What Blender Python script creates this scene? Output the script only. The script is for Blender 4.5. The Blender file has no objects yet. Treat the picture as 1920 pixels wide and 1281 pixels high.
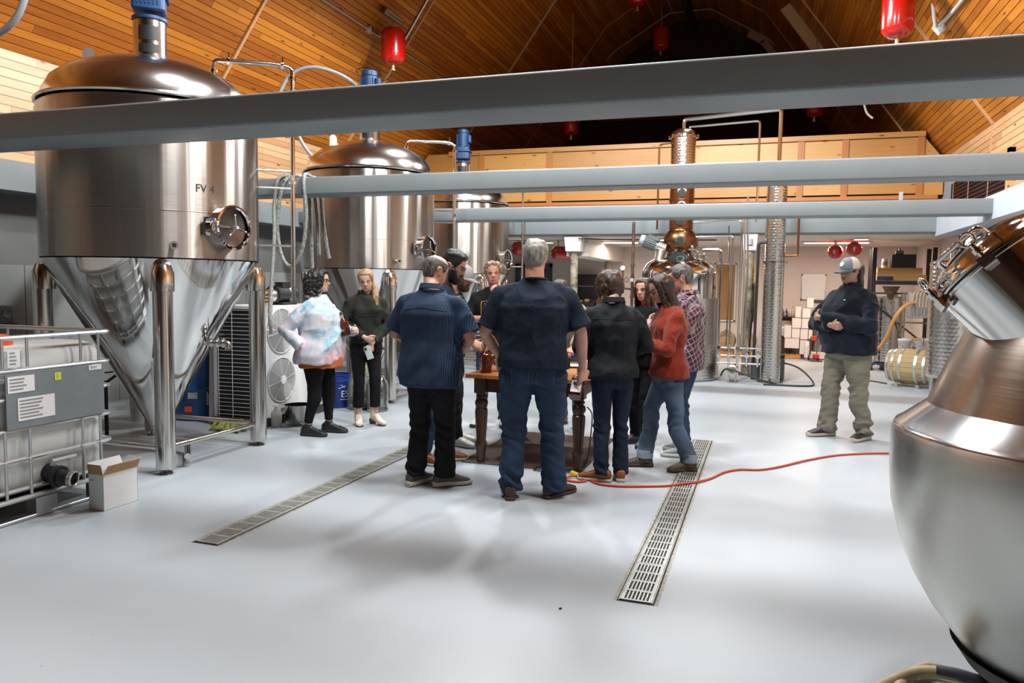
import bpy, bmesh, math, random
import numpy as np
from mathutils import Vector, Matrix, noise
from mathutils.bvhtree import BVHTree
PI = math.pi
rnd = random.Random(7)
SC = bpy.context.scene
COL = SC.collection
# ------------------------------------------------------------------ camera, light, exposure
def make_camera():
    cam = bpy.data.cameras.new('camera'); o = bpy.data.objects.new('camera', cam); COL.objects.link(o)
    pit, yaw, rol = math.radians(4.41), math.radians(18.5), math.radians(.82)
    fwd = Vector((-math.sin(yaw)*math.cos(pit), math.cos(yaw)*math.cos(pit), -math.sin(pit)))
    rt = Vector((math.cos(yaw), math.sin(yaw), 0)); up = rt.cross(fwd)
    c, s = math.cos(rol), math.sin(rol)
    r2 = rt*c + up*s; u2 = up*c - rt*s
    m = Matrix((r2, u2, -fwd)).transposed().to_4x4(); m.translation = (0, 0, 1.5)
    o.matrix_world = m
    cam.sensor_width = 36; cam.lens = 36*1421.5/1920; cam.clip_end = 100; cam.clip_start = .05
    SC.camera = o
make_camera()
w = bpy.data.worlds.new('world'); SC.world = w; w.use_nodes = True
w.node_tree.nodes['Background'].inputs[0].default_value = (.30, .36, .45, 1)
w.node_tree.nodes['Background'].inputs[1].default_value = .10
SC.view_settings.view_transform = 'Standard'; SC.view_settings.look = 'None'
SC.view_settings.gamma = 1; SC.view_settings.use_curve_mapping = False
SC.view_settings.exposure = 0.0
SC.cycles.max_bounces = 7; SC.cycles.diffuse_bounces = 3; SC.cycles.glossy_bounces = 5; SC.cycles.transmission_bounces = 6
SC.cycles.sample_clamp_indirect = 6; SC.cycles.caustics_refractive = False; SC.cycles.caustics_reflective = False
HIGHBAY = [((-2.7, 4.35, 5.7), .62, (-2.7, 4.35, 0)), ((.9, 4.5, 5.7), .64, (.9, 4.5, 0)), ((-1.5, 5.65, 5.7), .66, (-1.5, 5.65, 0)), ((-.7, 9.7, 5.7), .74, (-.6, 9.7, 0)), ((-3.6, 9.7, 5.7), .70, (-3.7, 9.7, 0)), ((-.9, 12.4, 5.4), .25, (-.7, 12.3, 0))]  # unseen roof lamps; the nearest pair is fill added for the front floor
HIGHBAY_FILL_W = 1080
def lamp(kind, loc, power, color, size, spot=None, blend=.15, aim=None):
    l = bpy.data.lights.new('lamp_light', kind); l.energy = power; l.color = color
    if kind == 'AREA':
        l.shape = 'RECTANGLE'; l.size, l.size_y = size
    else: l.shadow_soft_size = size
    if kind == 'SPOT': l.spot_size = math.radians(spot); l.spot_blend = blend
    o = bpy.data.objects.new('lamp_light', l); COL.objects.link(o); o.location = loc
    if aim is not None: o.rotation_euler = (Vector(aim)-Vector(loc)).to_track_quat('-Z', 'Y').to_euler()
    return o
for p, k, q in HIGHBAY: lamp('SPOT', p, HIGHBAY_FILL_W*k, (.97, .985, 1.0), .36 if p[1] < 6 else .2, 172, .22, q)
for (x, y) in ((-2.6, 15.3), (1.2, 15.6)):        # ceiling fittings of the back room
    lamp('AREA', (x, y, 2.28), 80, (1, .80, .66), (1.2, .3))
# ------------------------------------------------------------------ mesh helpers
def link(name, me, parent=None):
    o = bpy.data.objects.new(name, me); COL.objects.link(o)
    if parent is not None: o.parent = parent
    return o
def tag(o, label=None, cat=None, group=None, kind=None):
    if label: o['label'] = label
    if cat: o['category'] = cat
    if group: o['group'] = group
    if kind: o['kind'] = kind
    return o
def thing(name, label, cat, loc=(0, 0, 0), rz=0, group=None, kind=None):
    o = bpy.data.objects.new(name, None); COL.objects.link(o); o.location = loc; o.rotation_euler = (0, 0, rz)
    o.empty_display_size = .1
    return tag(o, label, cat, group, kind)
def V(*a): return Vector(a[0] if len(a) == 1 else a)
def frame_of(d, hint=None):
    d = V(d).normalized()
    h = V(hint) if hint is not None else (V(0, 0, 1) if abs(d.z) < .95 else V(1, 0, 0))
    a = h.cross(d)
    if a.length < 1e-6: a = V(0, 1, 0).cross(d)
    a.normalize(); b = d.cross(a)
    return a, b, d
class MB:
    def __init__(s): s.v = []; s.f = []; s.mi = []; s.cur = 0
    def add(s, vs, fs):
        n = len(s.v); s.v += [tuple(p) for p in vs]; s.f += [tuple(i+n for i in f) for f in fs]; s.mi += [s.cur]*len(fs); return s
    def box(s, c, size, rot=None, taper=1):
        hx, hy, hz = size[0]/2, size[1]/2, size[2]/2
        vs = [V(sx*hx*(taper if sz > 0 else 1), sy*hy*(taper if sz > 0 else 1), sz*hz) for sz in (-1, 1) for sy in (-1, 1) for sx in (-1, 1)]
        if rot is not None: vs = [rot @ p for p in vs]
        vs = [p+V(c) for p in vs]
        return s.add(vs, [(0, 2, 3, 1), (4, 5, 7, 6), (0, 1, 5, 4), (2, 6, 7, 3), (0, 4, 6, 2), (1, 3, 7, 5)])
    def bbox(s, lo, hi): return s.box([(a+b)/2 for a, b in zip(lo, hi)], [b-a for a, b in zip(lo, hi)])
    def rbox(s, c, size, r=.01, rot=None, seg=3):          # box with rounded vertical edges and chamfered top/bottom
        hx, hy, hz = size[0]/2, size[1]/2, size[2]/2
        def ring(z, k):
            out = []
            for (cx, cy, a0) in ((hx-r, hy-r, 0), (-hx+r, hy-r, PI/2), (-hx+r, -hy+r, PI), (hx-r, -hy+r, 3*PI/2)):
                for i in range(seg+1):
                    a = a0+PI/2*i/seg; out.append(V(cx+(r-k)*math.cos(a), cy+(r-k)*math.sin(a), z))
            return out
        c2 = min(r*.5, hz*.4)
        rings = [ring(-hz, c2), ring(-hz+c2, 0), ring(hz-c2, 0), ring(hz, c2)]
        if rot is not None: rings = [[rot @ p for p in q] for q in rings]
        return s.loft([[p+V(c) for p in q] for q in rings])
    def loft(s, rings, caps=True, closed=True):
        n = len(rings[0]); vs = [p for r in rings for p in r]; fs = []
        for i in range(len(rings)-1):
            for j in range(n if closed else n-1):
                k = (j+1) % n; fs.append((i*n+j, i*n+k, (i+1)*n+k, (i+1)*n+j))
        if caps:
            fs.append(tuple(range(n-1, -1, -1))); fs.append(tuple((len(rings)-1)*n+j for j in range(n)))
        return s.add(vs, fs)
    def cyl(s, p0, p1, r0, r1=None, n=16, caps=True):
        r1 = r0 if r1 is None else r1; p0, p1 = V(p0), V(p1); a, b, d = frame_of(p1-p0)
        return s.loft([[p+(a*math.cos(2*PI*i/n)+b*math.sin(2*PI*i/n))*r for i in range(n)] for p, r in ((p0, r0), (p1, r1))], caps)
    def lathe(s, prof, c=(0, 0, 0), n=32, axis=(0, 0, 1), caps=False, a0=0, a1=2*PI):
        a, b, d = frame_of(axis)
        full = abs(a1-a0-2*PI) < 1e-6; m = n if full else n+1
        rings = [[V(c)+d*z+(a*math.cos(a0+(a1-a0)*i/n)+b*math.sin(a0+(a1-a0)*i/n))*max(r, 1e-5) for i in range(m)] for r, z in prof]
        return s.loft(rings, caps, full)
    def tube(s, pts, r, n=8, closed=False, caps=True, flat=1):
        pts = [V(p) for p in pts]; m = len(pts); rs = r if isinstance(r, (list, tuple)) else [r]*m; rings = []; a = None
        for i, p in enumerate(pts):
            if closed: d = pts[(i+1) % m]-pts[i-1]
            else: d = pts[min(i+1, m-1)]-pts[max(i-1, 0)]
            if d.length < 1e-9: d = V(0, 0, 1)
            d.normalize()
            if a is None: a, b, _ = frame_of(d)
            else:
                a = a-d*a.dot(d)
                if a.length < 1e-6: a, b, _ = frame_of(d)
                a.normalize(); b = d.cross(a)
            rings.append([p+(a*math.cos(2*PI*j/n)+b*flat*math.sin(2*PI*j/n))*rs[i] for j in range(n)])
        if closed: rings.append(rings[0]); caps = False
        return s.loft(rings, caps)
    def ball(s, c, r, n=12, m=8, rot=None):
        r = (r, r, r) if not hasattr(r, '__len__') else r
        vs = []
        for i in range(m+1):
            ph = -PI/2+PI*i/m
            for j in range(n):
                t = 2*PI*j/n; p = V(r[0]*math.cos(ph)*math.cos(t), r[1]*math.cos(ph)*math.sin(t), r[2]*math.sin(ph))
                vs.append(V(c)+(rot @ p if rot is not None else p))
        return s.add(vs, [(i*n+j, i*n+(j+1) % n, (i+1)*n+(j+1) % n, (i+1)*n+j) for i in range(m) for j in range(n)])
    def quad(s, a, b, c, d): return s.add([a, b, c, d], [(0, 1, 2, 3)])
    def mesh(s, name='m', angle=40, weld=True):
        me = bpy.data.meshes.new(name); me.from_pydata(s.v, [], s.f)
        if max(s.mi, default=0) > 0: me.polygons.foreach_set('material_index', s.mi)
        if weld:
            bm = bmesh.new(); bm.from_mesh(me); bmesh.ops.remove_doubles(bm, verts=bm.verts, dist=1e-5)
            bmesh.ops.dissolve_degenerate(bm, edges=bm.edges, dist=1e-6)
            bmesh.ops.recalc_face_normals(bm, faces=bm.faces); bm.to_mesh(me); bm.free()
        me.polygons.foreach_set('use_smooth', [True]*len(me.polygons))
        if angle is not None: me.set_sharp_from_angle(angle=math.radians(angle))
        return me
    def build(s, name, mat, parent=None, angle=40, weld=True):
        me = s.mesh(name, angle, weld)
        for m in (mat if isinstance(mat, (list, tuple)) else [mat]): me.materials.append(m)
        return link(name, me, parent)
def bez(pts, n=8, closed=False):                           # Catmull-Rom through points
    pts = [V(p) for p in pts]; out = []; m = len(pts)
    g = (lambda i: pts[i % m]) if closed else (lambda i: pts[max(0, min(m-1, i))])
    for i in range(m if closed else m-1):
        p0, p1, p2, p3 = g(i-1), g(i), g(i+1), g(i+2)
        for k in range(n):
            t = k/n
            out.append(.5*((2*p1)+(p2-p0)*t+(2*p0-5*p1+4*p2-p3)*t*t+(3*p1-p0-3*p2+p3)*t**3))
    if not closed: out.append(pts[-1])
    return out
def fillet(pts, r=.05, n=5):                               # polyline with rounded corners (pipes)
    pts = [V(p) for p in pts]; out = [pts[0]]
    for i in range(1, len(pts)-1):
        a, b, c = pts[i-1], pts[i], pts[i+1]
        k = min(r, (a-b).length*.45, (c-b).length*.45)
        p, q = b+(a-b).normalized()*k, b+(c-b).normalized()*k
        for j in range(n+1):
            t = j/n; out.append(p*(1-t)**2+b*2*t*(1-t)+q*t*t)
    out.append(pts[-1]); return out
def text_mesh(txt, size, align='CENTER', extrude=0):
    cu = bpy.data.curves.new('t', 'FONT'); cu.body = txt; cu.size = size; cu.align_x = align; cu.align_y = 'CENTER'; cu.extrude = extrude
    o = bpy.data.objects.new('t', cu); COL.objects.link(o)
    dg = bpy.context.evaluated_depsgraph_get(); me = bpy.data.meshes.new_from_object(o.evaluated_get(dg))
    bpy.data.objects.remove(o); bpy.data.curves.remove(cu); return me
def text_on(txt, size, mat, parent, fn, name='lettering', align='CENTER'):   # flat text, each vertex mapped by fn(x, y)
    me = text_mesh(txt, size, align)
    for v in me.vertices: v.co = fn(v.co.x, v.co.y)
    me.materials.clear(); me.materials.append(mat); return link(name, me, parent)
def lines_on(fn, rect, rows, mat, parent, name='print', fill=.8):           # rows of small bars: print too small to read
    mb = MB(); x0, y0, x1, y1 = rect; h = (y1-y0)/rows
    for i in range(rows):
        e = x0+(x1-x0)*rnd.uniform(.55, fill); y = y1-(i+.75)*h
        mb.quad(fn(x0, y), fn(e, y), fn(e, y+h*.45), fn(x0, y+h*.45))
    return mb.build(name, mat, parent)
# numpy value noise
def vnoise(p, seed=0):
    p = np.asarray(p, float); i = np.floor(p).astype(np.int64); f = p-i; u = f*f*(3-2*f); r = np.zeros(len(p))
    for dx in (0, 1):
        for dy in (0, 1):
            for dz in (0, 1):
                h = ((i[:, 0]+dx)*374761393+(i[:, 1]+dy)*668265263+(i[:, 2]+dz)*2147483647+seed*974634777) & 0xffffffff
                h = ((h ^ (h >> 13))*1274126177) & 0xffffffff; h = (h ^ (h >> 16)) & 0xffff
                r += h/65535.*(u[:, 0] if dx else 1-u[:, 0])*(u[:, 1] if dy else 1-u[:, 1])*(u[:, 2] if dz else 1-u[:, 2])
    return r*2-1
# ------------------------------------------------------------------ materials
MATS = {}
def newmat(name):
    m = bpy.data.materials.new(name); m.use_nodes = True; nt = m.node_tree
    return m, nt, nt.nodes['Principled BSDF']
def nd(nt, t, **kw):
    n = nt.nodes.new('ShaderNode'+t)
    for k, v in kw.items(): setattr(n, k, v)
    return n
def mat(name, col, rough=.5, metal=0, noise_scale=0, vary=.15, bump=0, bump_scale=60, coat=0, spec=None, trans=0, ior=1.45, emit=0, sheen=0, alpha=None, stretch=(1, 1, 1)):
    if name in MATS: return MATS[name]
    m, nt, b = newmat(name); L = nt.links
    c4 = (*col, 1); b.inputs['Base Color'].default_value = c4
    b.inputs['Roughness'].default_value = rough; b.inputs['Metallic'].default_value = metal
    if coat: b.inputs['Coat Weight'].default_value = coat; b.inputs['Coat Roughness'].default_value = .08
    if spec is not None: b.inputs['Specular IOR Level'].default_value = spec
    if trans: b.inputs['Transmission Weight'].default_value = trans; b.inputs['IOR'].default_value = ior
    if sheen: b.inputs['Sheen Weight'].default_value = sheen
    if emit: b.inputs['Emission Color'].default_value = c4; b.inputs['Emission Strength'].default_value = emit
    if alpha is not None: b.inputs['Alpha'].default_value = alpha
    if noise_scale or bump:
        tc = nd(nt, 'TexCoord'); mp = nd(nt, 'Mapping'); mp.inputs['Scale'].default_value = stretch
        L.new(tc.outputs['Object'], mp.inputs['Vector'])
    if noise_scale:
        n = nd(nt, 'TexNoise'); n.inputs['Scale'].default_value = noise_scale; n.inputs['Detail'].default_value = 5
        L.new(mp.outputs[0], n.inputs['Vector'])
        r = nd(nt, 'ValToRGB'); r.color_ramp.elements[0].position = .3; r.color_ramp.elements[1].position = .7
        r.color_ramp.elements[0].color = (*[max(0, x*(1-vary)) for x in col], 1); r.color_ramp.elements[1].color = (*[min(1, x*(1+vary)) for x in col], 1)
        L.new(n.outputs['Fac'], r.inputs[0]); L.new(r.outputs[0], b.inputs['Base Color'])
    if bump:
        n2 = nd(nt, 'TexNoise'); n2.inputs['Scale'].default_value = bump_scale; n2.inputs['Detail'].default_value = 4
        L.new(mp.outputs[0], n2.inputs['Vector'])
        bp = nd(nt, 'Bump'); bp.inputs['Strength'].default_value = bump; bp.inputs['Distance'].default_value = .01
        L.new(n2.outputs['Fac'], bp.inputs['Height']); L.new(bp.outputs[0], b.inputs['Normal'])
    MATS[name] = m; return m
def steel(name, col=(.60, .575, .54), rough=.22, aniso=0, streak=0, wav=0.0, wstretch=(1, 1, 1)):
    m, nt, b = newmat(name); L = nt.links
    b.inputs['Metallic'].default_value = 1; b.inputs['Roughness'].default_value = rough
    b.inputs['Base Color'].default_value = (*col, 1)
    tc = nd(nt, 'TexCoord')
    if aniso:
        b.inputs['Anisotropic'].default_value = aniso; b.inputs['Anisotropic Rotation'].default_value = .25
        t = nd(nt, 'Tangent', direction_type='RADIAL', axis='Z'); L.new(t.outputs[0], b.inputs['Tangent'])
    if streak:
        mp = nd(nt, 'Mapping'); mp.inputs['Scale'].default_value = (2, 2, 60); L.new(tc.outputs['Object'], mp.inputs[0])
        n = nd(nt, 'TexNoise'); n.inputs['Scale'].default_value = 2.2; n.inputs['Detail'].default_value = 6; L.new(mp.outputs[0], n.inputs['Vector'])
        mr = nd(nt, 'MapRange'); mr.inputs['To Min'].default_value = rough-streak; mr.inputs['To Max'].default_value = rough+streak
        L.new(n.outputs['Fac'], mr.inputs[0]); L.new(mr.outputs[0], b.inputs['Roughness'])
    if wav:
        n = nd(nt, 'TexNoise'); n.inputs['Scale'].default_value = 2.4; n.inputs['Detail'].default_value = 1.5
        mw_ = nd(nt, 'Mapping'); mw_.inputs['Scale'].default_value = wstretch; L.new(tc.outputs['Object'], mw_.inputs[0]); L.new(mw_.outputs[0], n.inputs['Vector'])
        bp = nd(nt, 'Bump'); bp.inputs['Strength'].default_value = wav; bp.inputs['Distance'].default_value = .02
        L.new(n.outputs['Fac'], bp.inputs['Height']); L.new(bp.outputs[0], b.inputs['Normal'])
    MATS[name] = m; return m
def wood(name, lo, hi, axis=1, rough=.42, knots=True, obj=False, grain=.5, scale=1.0):
    """boards: tone per object, grain along an axis of the position, knots"""
    m, nt, b = newmat(name); L = nt.links; b.inputs['Roughness'].default_value = rough
    oi = nd(nt, 'ObjectInfo'); g = nd(nt, 'NewGeometry'); tc = nd(nt, 'TexCoord')
    add = nd(nt, 'VectorMath', operation='MULTIPLY_ADD'); add.inputs[1].default_value = (1, 1, 1)
    L.new((tc.outputs['Object'] if obj else g.outputs['Position']), add.inputs[0])
    sc = nd(nt, 'VectorMath', operation='SCALE'); sc.inputs[0].default_value = (37, 91, 53); L.new(oi.outputs['Random'], sc.inputs['Scale']); L.new(sc.outputs[0], add.inputs[2])
    mp = nd(nt, 'Mapping'); s = [26*scale]*3; s[axis] = 1.6*scale; mp.inputs['Scale'].default_value = s; L.new(add.outputs[0], mp.inputs[0])
    n = nd(nt, 'TexNoise'); n.inputs['Scale'].default_value = 1; n.inputs['Detail'].default_value = 6; n.inputs['Distortion'].default_value = .6; L.new(mp.outputs[0], n.inputs['Vector'])
    ma = nd(nt, 'Math', operation='MULTIPLY_ADD'); ma.inputs[1].default_value = grain; L.new(n.outputs['Fac'], ma.inputs[0])
    ra = nd(nt, 'Math', operation='MULTIPLY'); ra.inputs[1].default_value = .62; L.new(oi.outputs['Random'], ra.inputs[0]); L.new(ra.outputs[0], ma.inputs[2])
    r = nd(nt, 'ValToRGB'); r.color_ramp.elements[0].position = .12; r.color_ramp.elements[1].position = .95
    r.color_ramp.elements[0].color = (*lo, 1); r.color_ramp.elements[1].color = (*hi, 1); L.new(ma.outputs[0], r.inputs[0])
    out = r.outputs[0]
    if knots:
        mk = nd(nt, 'Mapping'); s = [9.]*3; s[axis] = 2.4; mk.inputs['Scale'].default_value = s; L.new(add.outputs[0], mk.inputs[0])
        vo = nd(nt, 'TexVoronoi'); vo.inputs['Scale'].default_value = 1; L.new(mk.outputs[0], vo.inputs['Vector'])
        kr = nd(nt, 'ValToRGB'); kr.color_ramp.elements[0].position = .07; kr.color_ramp.elements[1].position = .15
        L.new(vo.outputs['Distance'], kr.inputs[0])
        mx = nd(nt, 'Mix', data_type='RGBA'); mx.inputs[6].default_value = (.10, .035, .012, 1)
        L.new(kr.outputs[0], mx.inputs[0]); L.new(out, mx.inputs[7]); out = mx.outputs[2]
    L.new(out, b.inputs['Base Color']); MATS[name] = m; return m
# ------------------------------------------------------------------ materials of the room
M_PINE = wood('pine_ceiling', (.25, .058, .004), (.57, .205, .020))
M_PINEW = wood('pine_wall', (.44, .22, .09), (.66, .43, .23))
M_PINEX = wood('pine_panel', (.38, .17, .04), (.58, .32, .10), axis=0)
M_PINEV = wood('pine_post', (.36, .13, .03), (.50, .21, .05), axis=2, knots=False)
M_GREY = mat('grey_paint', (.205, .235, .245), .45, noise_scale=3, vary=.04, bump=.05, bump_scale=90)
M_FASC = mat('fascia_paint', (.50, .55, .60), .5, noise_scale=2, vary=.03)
M_WALLG = mat('wall_dark_grey', (.155, .16, .155), .6, noise_scale=2, vary=.06)
M_LOWPANEL = mat('lower_wall_panel', (.27, .29, .275), .4, noise_scale=4, vary=.05)
M_CREAM = mat('cream_wall_paint', (.66, .60, .54), .6, noise_scale=2, vary=.03)
M_BACKW = mat('back_wall_paint', (.66, .58, .54), .6, noise_scale=2, vary=.03)
M_WCEIL = mat('white_ceiling_paint', (.70, .63, .57), .7, noise_scale=2, vary=.03)
M_DARKW = mat('dark_loft', (.05, .025, .012), .8, noise_scale=3, vary=.2)
M_BLACK = mat('matt_black', (.012, .012, .013), .5)
M_TRIMW = mat('trim_white', (.68, .68, .68), .5, noise_scale=3, vary=.03)
def floor_mat():
    m, nt, b = newmat('painted_concrete'); L = nt.links
    g = nd(nt, 'NewGeometry')
    n = nd(nt, 'TexNoise'); n.inputs['Scale'].default_value = .9; n.inputs['Detail'].default_value = 8; L.new(g.outputs['Position'], n.inputs['Vector'])
    r = nd(nt, 'ValToRGB'); r.color_ramp.elements[0].position = .3; r.color_ramp.elements[1].position = .75
    r.color_ramp.elements[0].color = (.385, .435, .465, 1); r.color_ramp.elements[1].color = (.44, .485, .515, 1); L.new(n.outputs['Fac'], r.inputs[0])
    n3 = nd(nt, 'TexNoise'); n3.inputs['Scale'].default_value = 26; n3.inputs['Detail'].default_value = 3; L.new(g.outputs['Position'], n3.inputs['Vector'])
    r3 = nd(nt, 'ValToRGB'); r3.color_ramp.elements[0].position = .755; r3.color_ramp.elements[1].position = .79
    L.new(n3.outputs['Fac'], r3.inputs[0])
    mx = nd(nt, 'Mix', data_type='RGBA'); L.new(r3.outputs[0], mx.inputs[0]); L.new(r.outputs[0], mx.inputs[6]); mx.inputs[7].default_value = (.12, .11, .09, 1)
    L.new(mx.outputs[2], b.inputs['Base Color'])
    n2 = nd(nt, 'TexNoise'); n2.inputs['Scale'].default_value = 3; n2.inputs['Detail'].default_value = 6; L.new(g.outputs['Position'], n2.inputs['Vector'])
    mr = nd(nt, 'MapRange'); mr.inputs['To Min'].default_value = .28; mr.inputs['To Max'].default_value = .46; L.new(n2.outputs['Fac'], mr.inputs[0]); L.new(mr.outputs[0], b.inputs['Roughness'])
    bp = nd(nt, 'Bump'); bp.inputs['Strength'].default_value = .06; bp.inputs['Distance'].default_value = .02; L.new(n2.outputs['Fac'], bp.inputs['Height']); L.new(bp.outputs[0], b.inputs['Normal'])
    b.inputs['Specular IOR Level'].default_value = .4
    return m
XR, XL, XC, ZK = 2.9, -7.48, -2.29, 3.81
YF, YB, YG = -6.0, 17.7, 23.0
def struct(name, mb, m, label, cat, parent=None, angle=30):
    o = mb.build(name, m, parent, angle); return tag(o, label, cat, kind='structure') if parent is None else o
struct('floor', MB().bbox((XL-.1, YF, -.15), (XR+.1, YB+.1, 0)), floor_mat(), 'pale grey painted concrete floor of the distillery hall', 'floor')
# walls below the roof
struct('wall_left', MB().bbox((XL-.15, YF, 0), (XL, YG, ZK)), M_WALLG, 'dark grey wall behind the row of cone bottomed tanks', 'wall')
# paler panels on the lower left wall, one by one
wn = thing('baseboard_left', 'pale grey panels along the foot of the left wall', 'wainscot', kind='structure')
wp = MB().bbox((0, 0, 0), (.022, 1.192, 1.615)).mesh('panel'); wp.materials.append(M_LOWPANEL)
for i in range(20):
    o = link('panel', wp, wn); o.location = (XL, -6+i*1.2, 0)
struct('wall_right', MB().bbox((XR, YF, 0), (XR+.15, YG, 2.63)).bbox((XR+.02, YF, 2.6), (XR+.15, YG, ZK)), M_CREAM, 'cream painted wall along the right side below the fascia', 'wall')
struct('wall_front', MB().bbox((XL, YF-.15, 0), (XR, YF, 9.3)), M_DARKW, 'wall behind the camera', 'wall')
struct('wall_back', MB().bbox((XL, YB, 0), (XR, YB+.15, 2.75)), M_BACKW, 'warm white back wall behind the still and the whiteboard', 'wall')
struct('wall_gable', MB().bbox((XL, YG, 2.6), (XR, YG+.15, 9.4)), M_DARKW, 'dark far gable wall under the timber roof', 'wall')
struct('ceiling', MB().bbox((XL, 13.72, 2.37), (XR, YB, 2.75)).bbox((XL, YB, 2.6), (XR, YG, 2.75)), M_WCEIL, 'low white ceiling of the room at the back under the mezzanine', 'ceiling')
# roof deck behind the boards
prof = [(XL-.02, ZK), (XC-2.0, 8.25), (XC-.53, 9.13), (XC+.53, 9.13), (XC+2.0, 8.25), (XR+.02, ZK)]
def normal_in(p, q):
    d = V(q[0]-p[0], 0, q[1]-p[1]).normalized(); return V(d.z, 0, -d.x)
mb = MB()
for p, q in zip(prof[:-1], prof[1:]):
    n = normal_in(p, q)
    a, b = V(p[0], 0, p[1])-n*.03, V(q[0], 0, q[1])-n*.03
    a2, b2 = a-n*.12, b-n*.12
    for (y0, y1) in ((YF, YG),):
        mb.add([(a.x, y0, a.z), (b.x, y0, b.z), (b2.x, y0, b2.z), (a2.x, y0, a2.z), (a.x, y1, a.z), (b.x, y1, b.z), (b2.x, y1, b2.z), (a2.x, y1, a2.z)],
               [(0, 1, 2, 3), (4, 5, 6, 7), (0, 1, 5, 4), (1, 2, 6, 5), (2, 3, 7, 6), (3, 0, 4, 7)])
struct('trim_deck', mb, M_DARKW, 'dark roof deck above the ceiling boards', 'roof deck')
# ---- boards: each board an object, the farthest as stuff
BW, BT = .088, .018
unit = MB().box((0, .5, 0), (BW-.008, 1, BT)).mesh('plank', 20); unit.materials.append(M_PINE)
unitw = unit.copy(); unitw.materials.clear(); unitw.materials.append(M_PINEW)
CAMP = V(0, 0, 1.5); CF = V(-.3164, .9455, -.0769); CR = V(.948, .317, .01); CU = V(-.03, .07, .99)
def on_view(p):                                            # rough: could the photograph see this spot
    d = V(p)-CAMP; w_ = d.dot(CF)
    return w_ > .5 and abs(d.dot(CR)/w_) < .75 and abs(d.dot(CU)/w_) < .53
def board_field(name, label, p, q, y0, y1, um, m, seed, limit=295):
    """boards running along Y on the strip from p=(x,z) to q"""
    r = random.Random(seed); root = thing(name, label, 'boarding', kind='structure')
    P, Q = V(p[0], 0, p[1]), V(q[0], 0, q[1]); Ln = (Q-P).length; d = (Q-P)/Ln; n = normal_in(p, q)
    rows = int(Ln/BW); bw = Ln/rows; items = []
    rot = Matrix((d, V(0, 1, 0), d.cross(V(0, 1, 0)))).transposed()
    for i in range(rows):
        c = P+d*(bw*(i+.5)); y = y0-r.uniform(0, 3)
        while y < y1:
            ln = r.choice((2.4, 3.0, 3.6, 4.2)); a, b = max(y, y0), min(y+ln, y1)
            if b-a > .05:
                mid = V(c.x, (a+b)/2, c.z); vis = any(on_view((c.x, yy, c.z)) for yy in (a, (a+b)/2, b))
                items.append(((0 if vis else 1), (mid-CAMP).length, c-n*(BT/2-r.uniform(0, .003)), a, b))
            y += ln
    items.sort(key=lambda t: (t[0], t[1]))
    for it in items[:limit]:
        o = link('plank', um, root); o.matrix_basis = Matrix.Translation((it[2].x, it[3]+.002, it[2].z)) @ rot.to_4x4() @ Matrix.Diagonal((bw/BW, it[4]-it[3]-.004, 1, 1))
    mbr = MB()
    for it in items[limit:]:
        c = it[2]; hw = (bw-.008)/2; vs = []
        for yy in (it[3]+.002, it[4]-.002):
            for s, t in ((-1, -1), (1, -1), (1, 1), (-1, 1)):
                vs.append(c+d*(hw*s)+n*(BT/2*t)+V(0, yy, 0))
        mbr.add(vs, [(0, 1, 2, 3), (4, 5, 6, 7), (0, 1, 5, 4), (1, 2, 6, 5), (2, 3, 7, 6), (3, 0, 4, 7)])
    if mbr.v:
        o = mbr.build('plank_rest', m, root, 20, weld=False); o['kind'] = 'stuff'
    return root
def sub(p, q, t): return (p[0]+(q[0]-p[0])*t, p[1]+(q[1]-p[1])*t)
pl, pb = prof[0], prof[1]; pr, pbr = prof[5], prof[4]
board_field('ceiling.001', 'orange pine boards on the lower left roof slope above the tanks', pl, sub(pl, pb, .5), YF, YG, unit, M_PINE, 1)
board_field('ceiling.002', 'pine boards on the upper left roof slope fading into the dark', sub(pl, pb, .5), pb, YF, YG, unit, M_PINE, 2, 250)
board_field('ceiling.003', 'shallow dark boarded roof left of the ridge', pb, prof[2], YF, YG, unit, M_PINE, 3, 60)
board_field('ceiling.004', 'flat dark boarded strip under the ridge', prof[2], prof[3], YF, YG, unit, M_PINE, 4, 40)
board_field('ceiling.005', 'shallow dark boarded roof right of the ridge', prof[3], pbr, YF, YG, unit, M_PINE, 5, 60)
board_field('ceiling.006', 'pine boards on the upper right roof slope fading into the dark', pbr, sub(pbr, pr, .5), YF, YG, unit, M_PINE, 6, 250)
board_field('ceiling.007', 'golden pine boards on the lower right roof slope', sub(pbr, pr, .5), pr, YF, YG, unit, M_PINE, 7)
board_field('wall_left.001', 'pale pine boards on the upright wall above the left fascia', (XL, 2.6), (XL, ZK), YF, YG, unitw, M_PINEW, 8)
board_field('wall_right.001', 'pale pine boards on the upright wall above the right fascia', (XR, ZK), (XR, 2.6), YF, YG, unitw, M_PINEW, 9)
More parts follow.
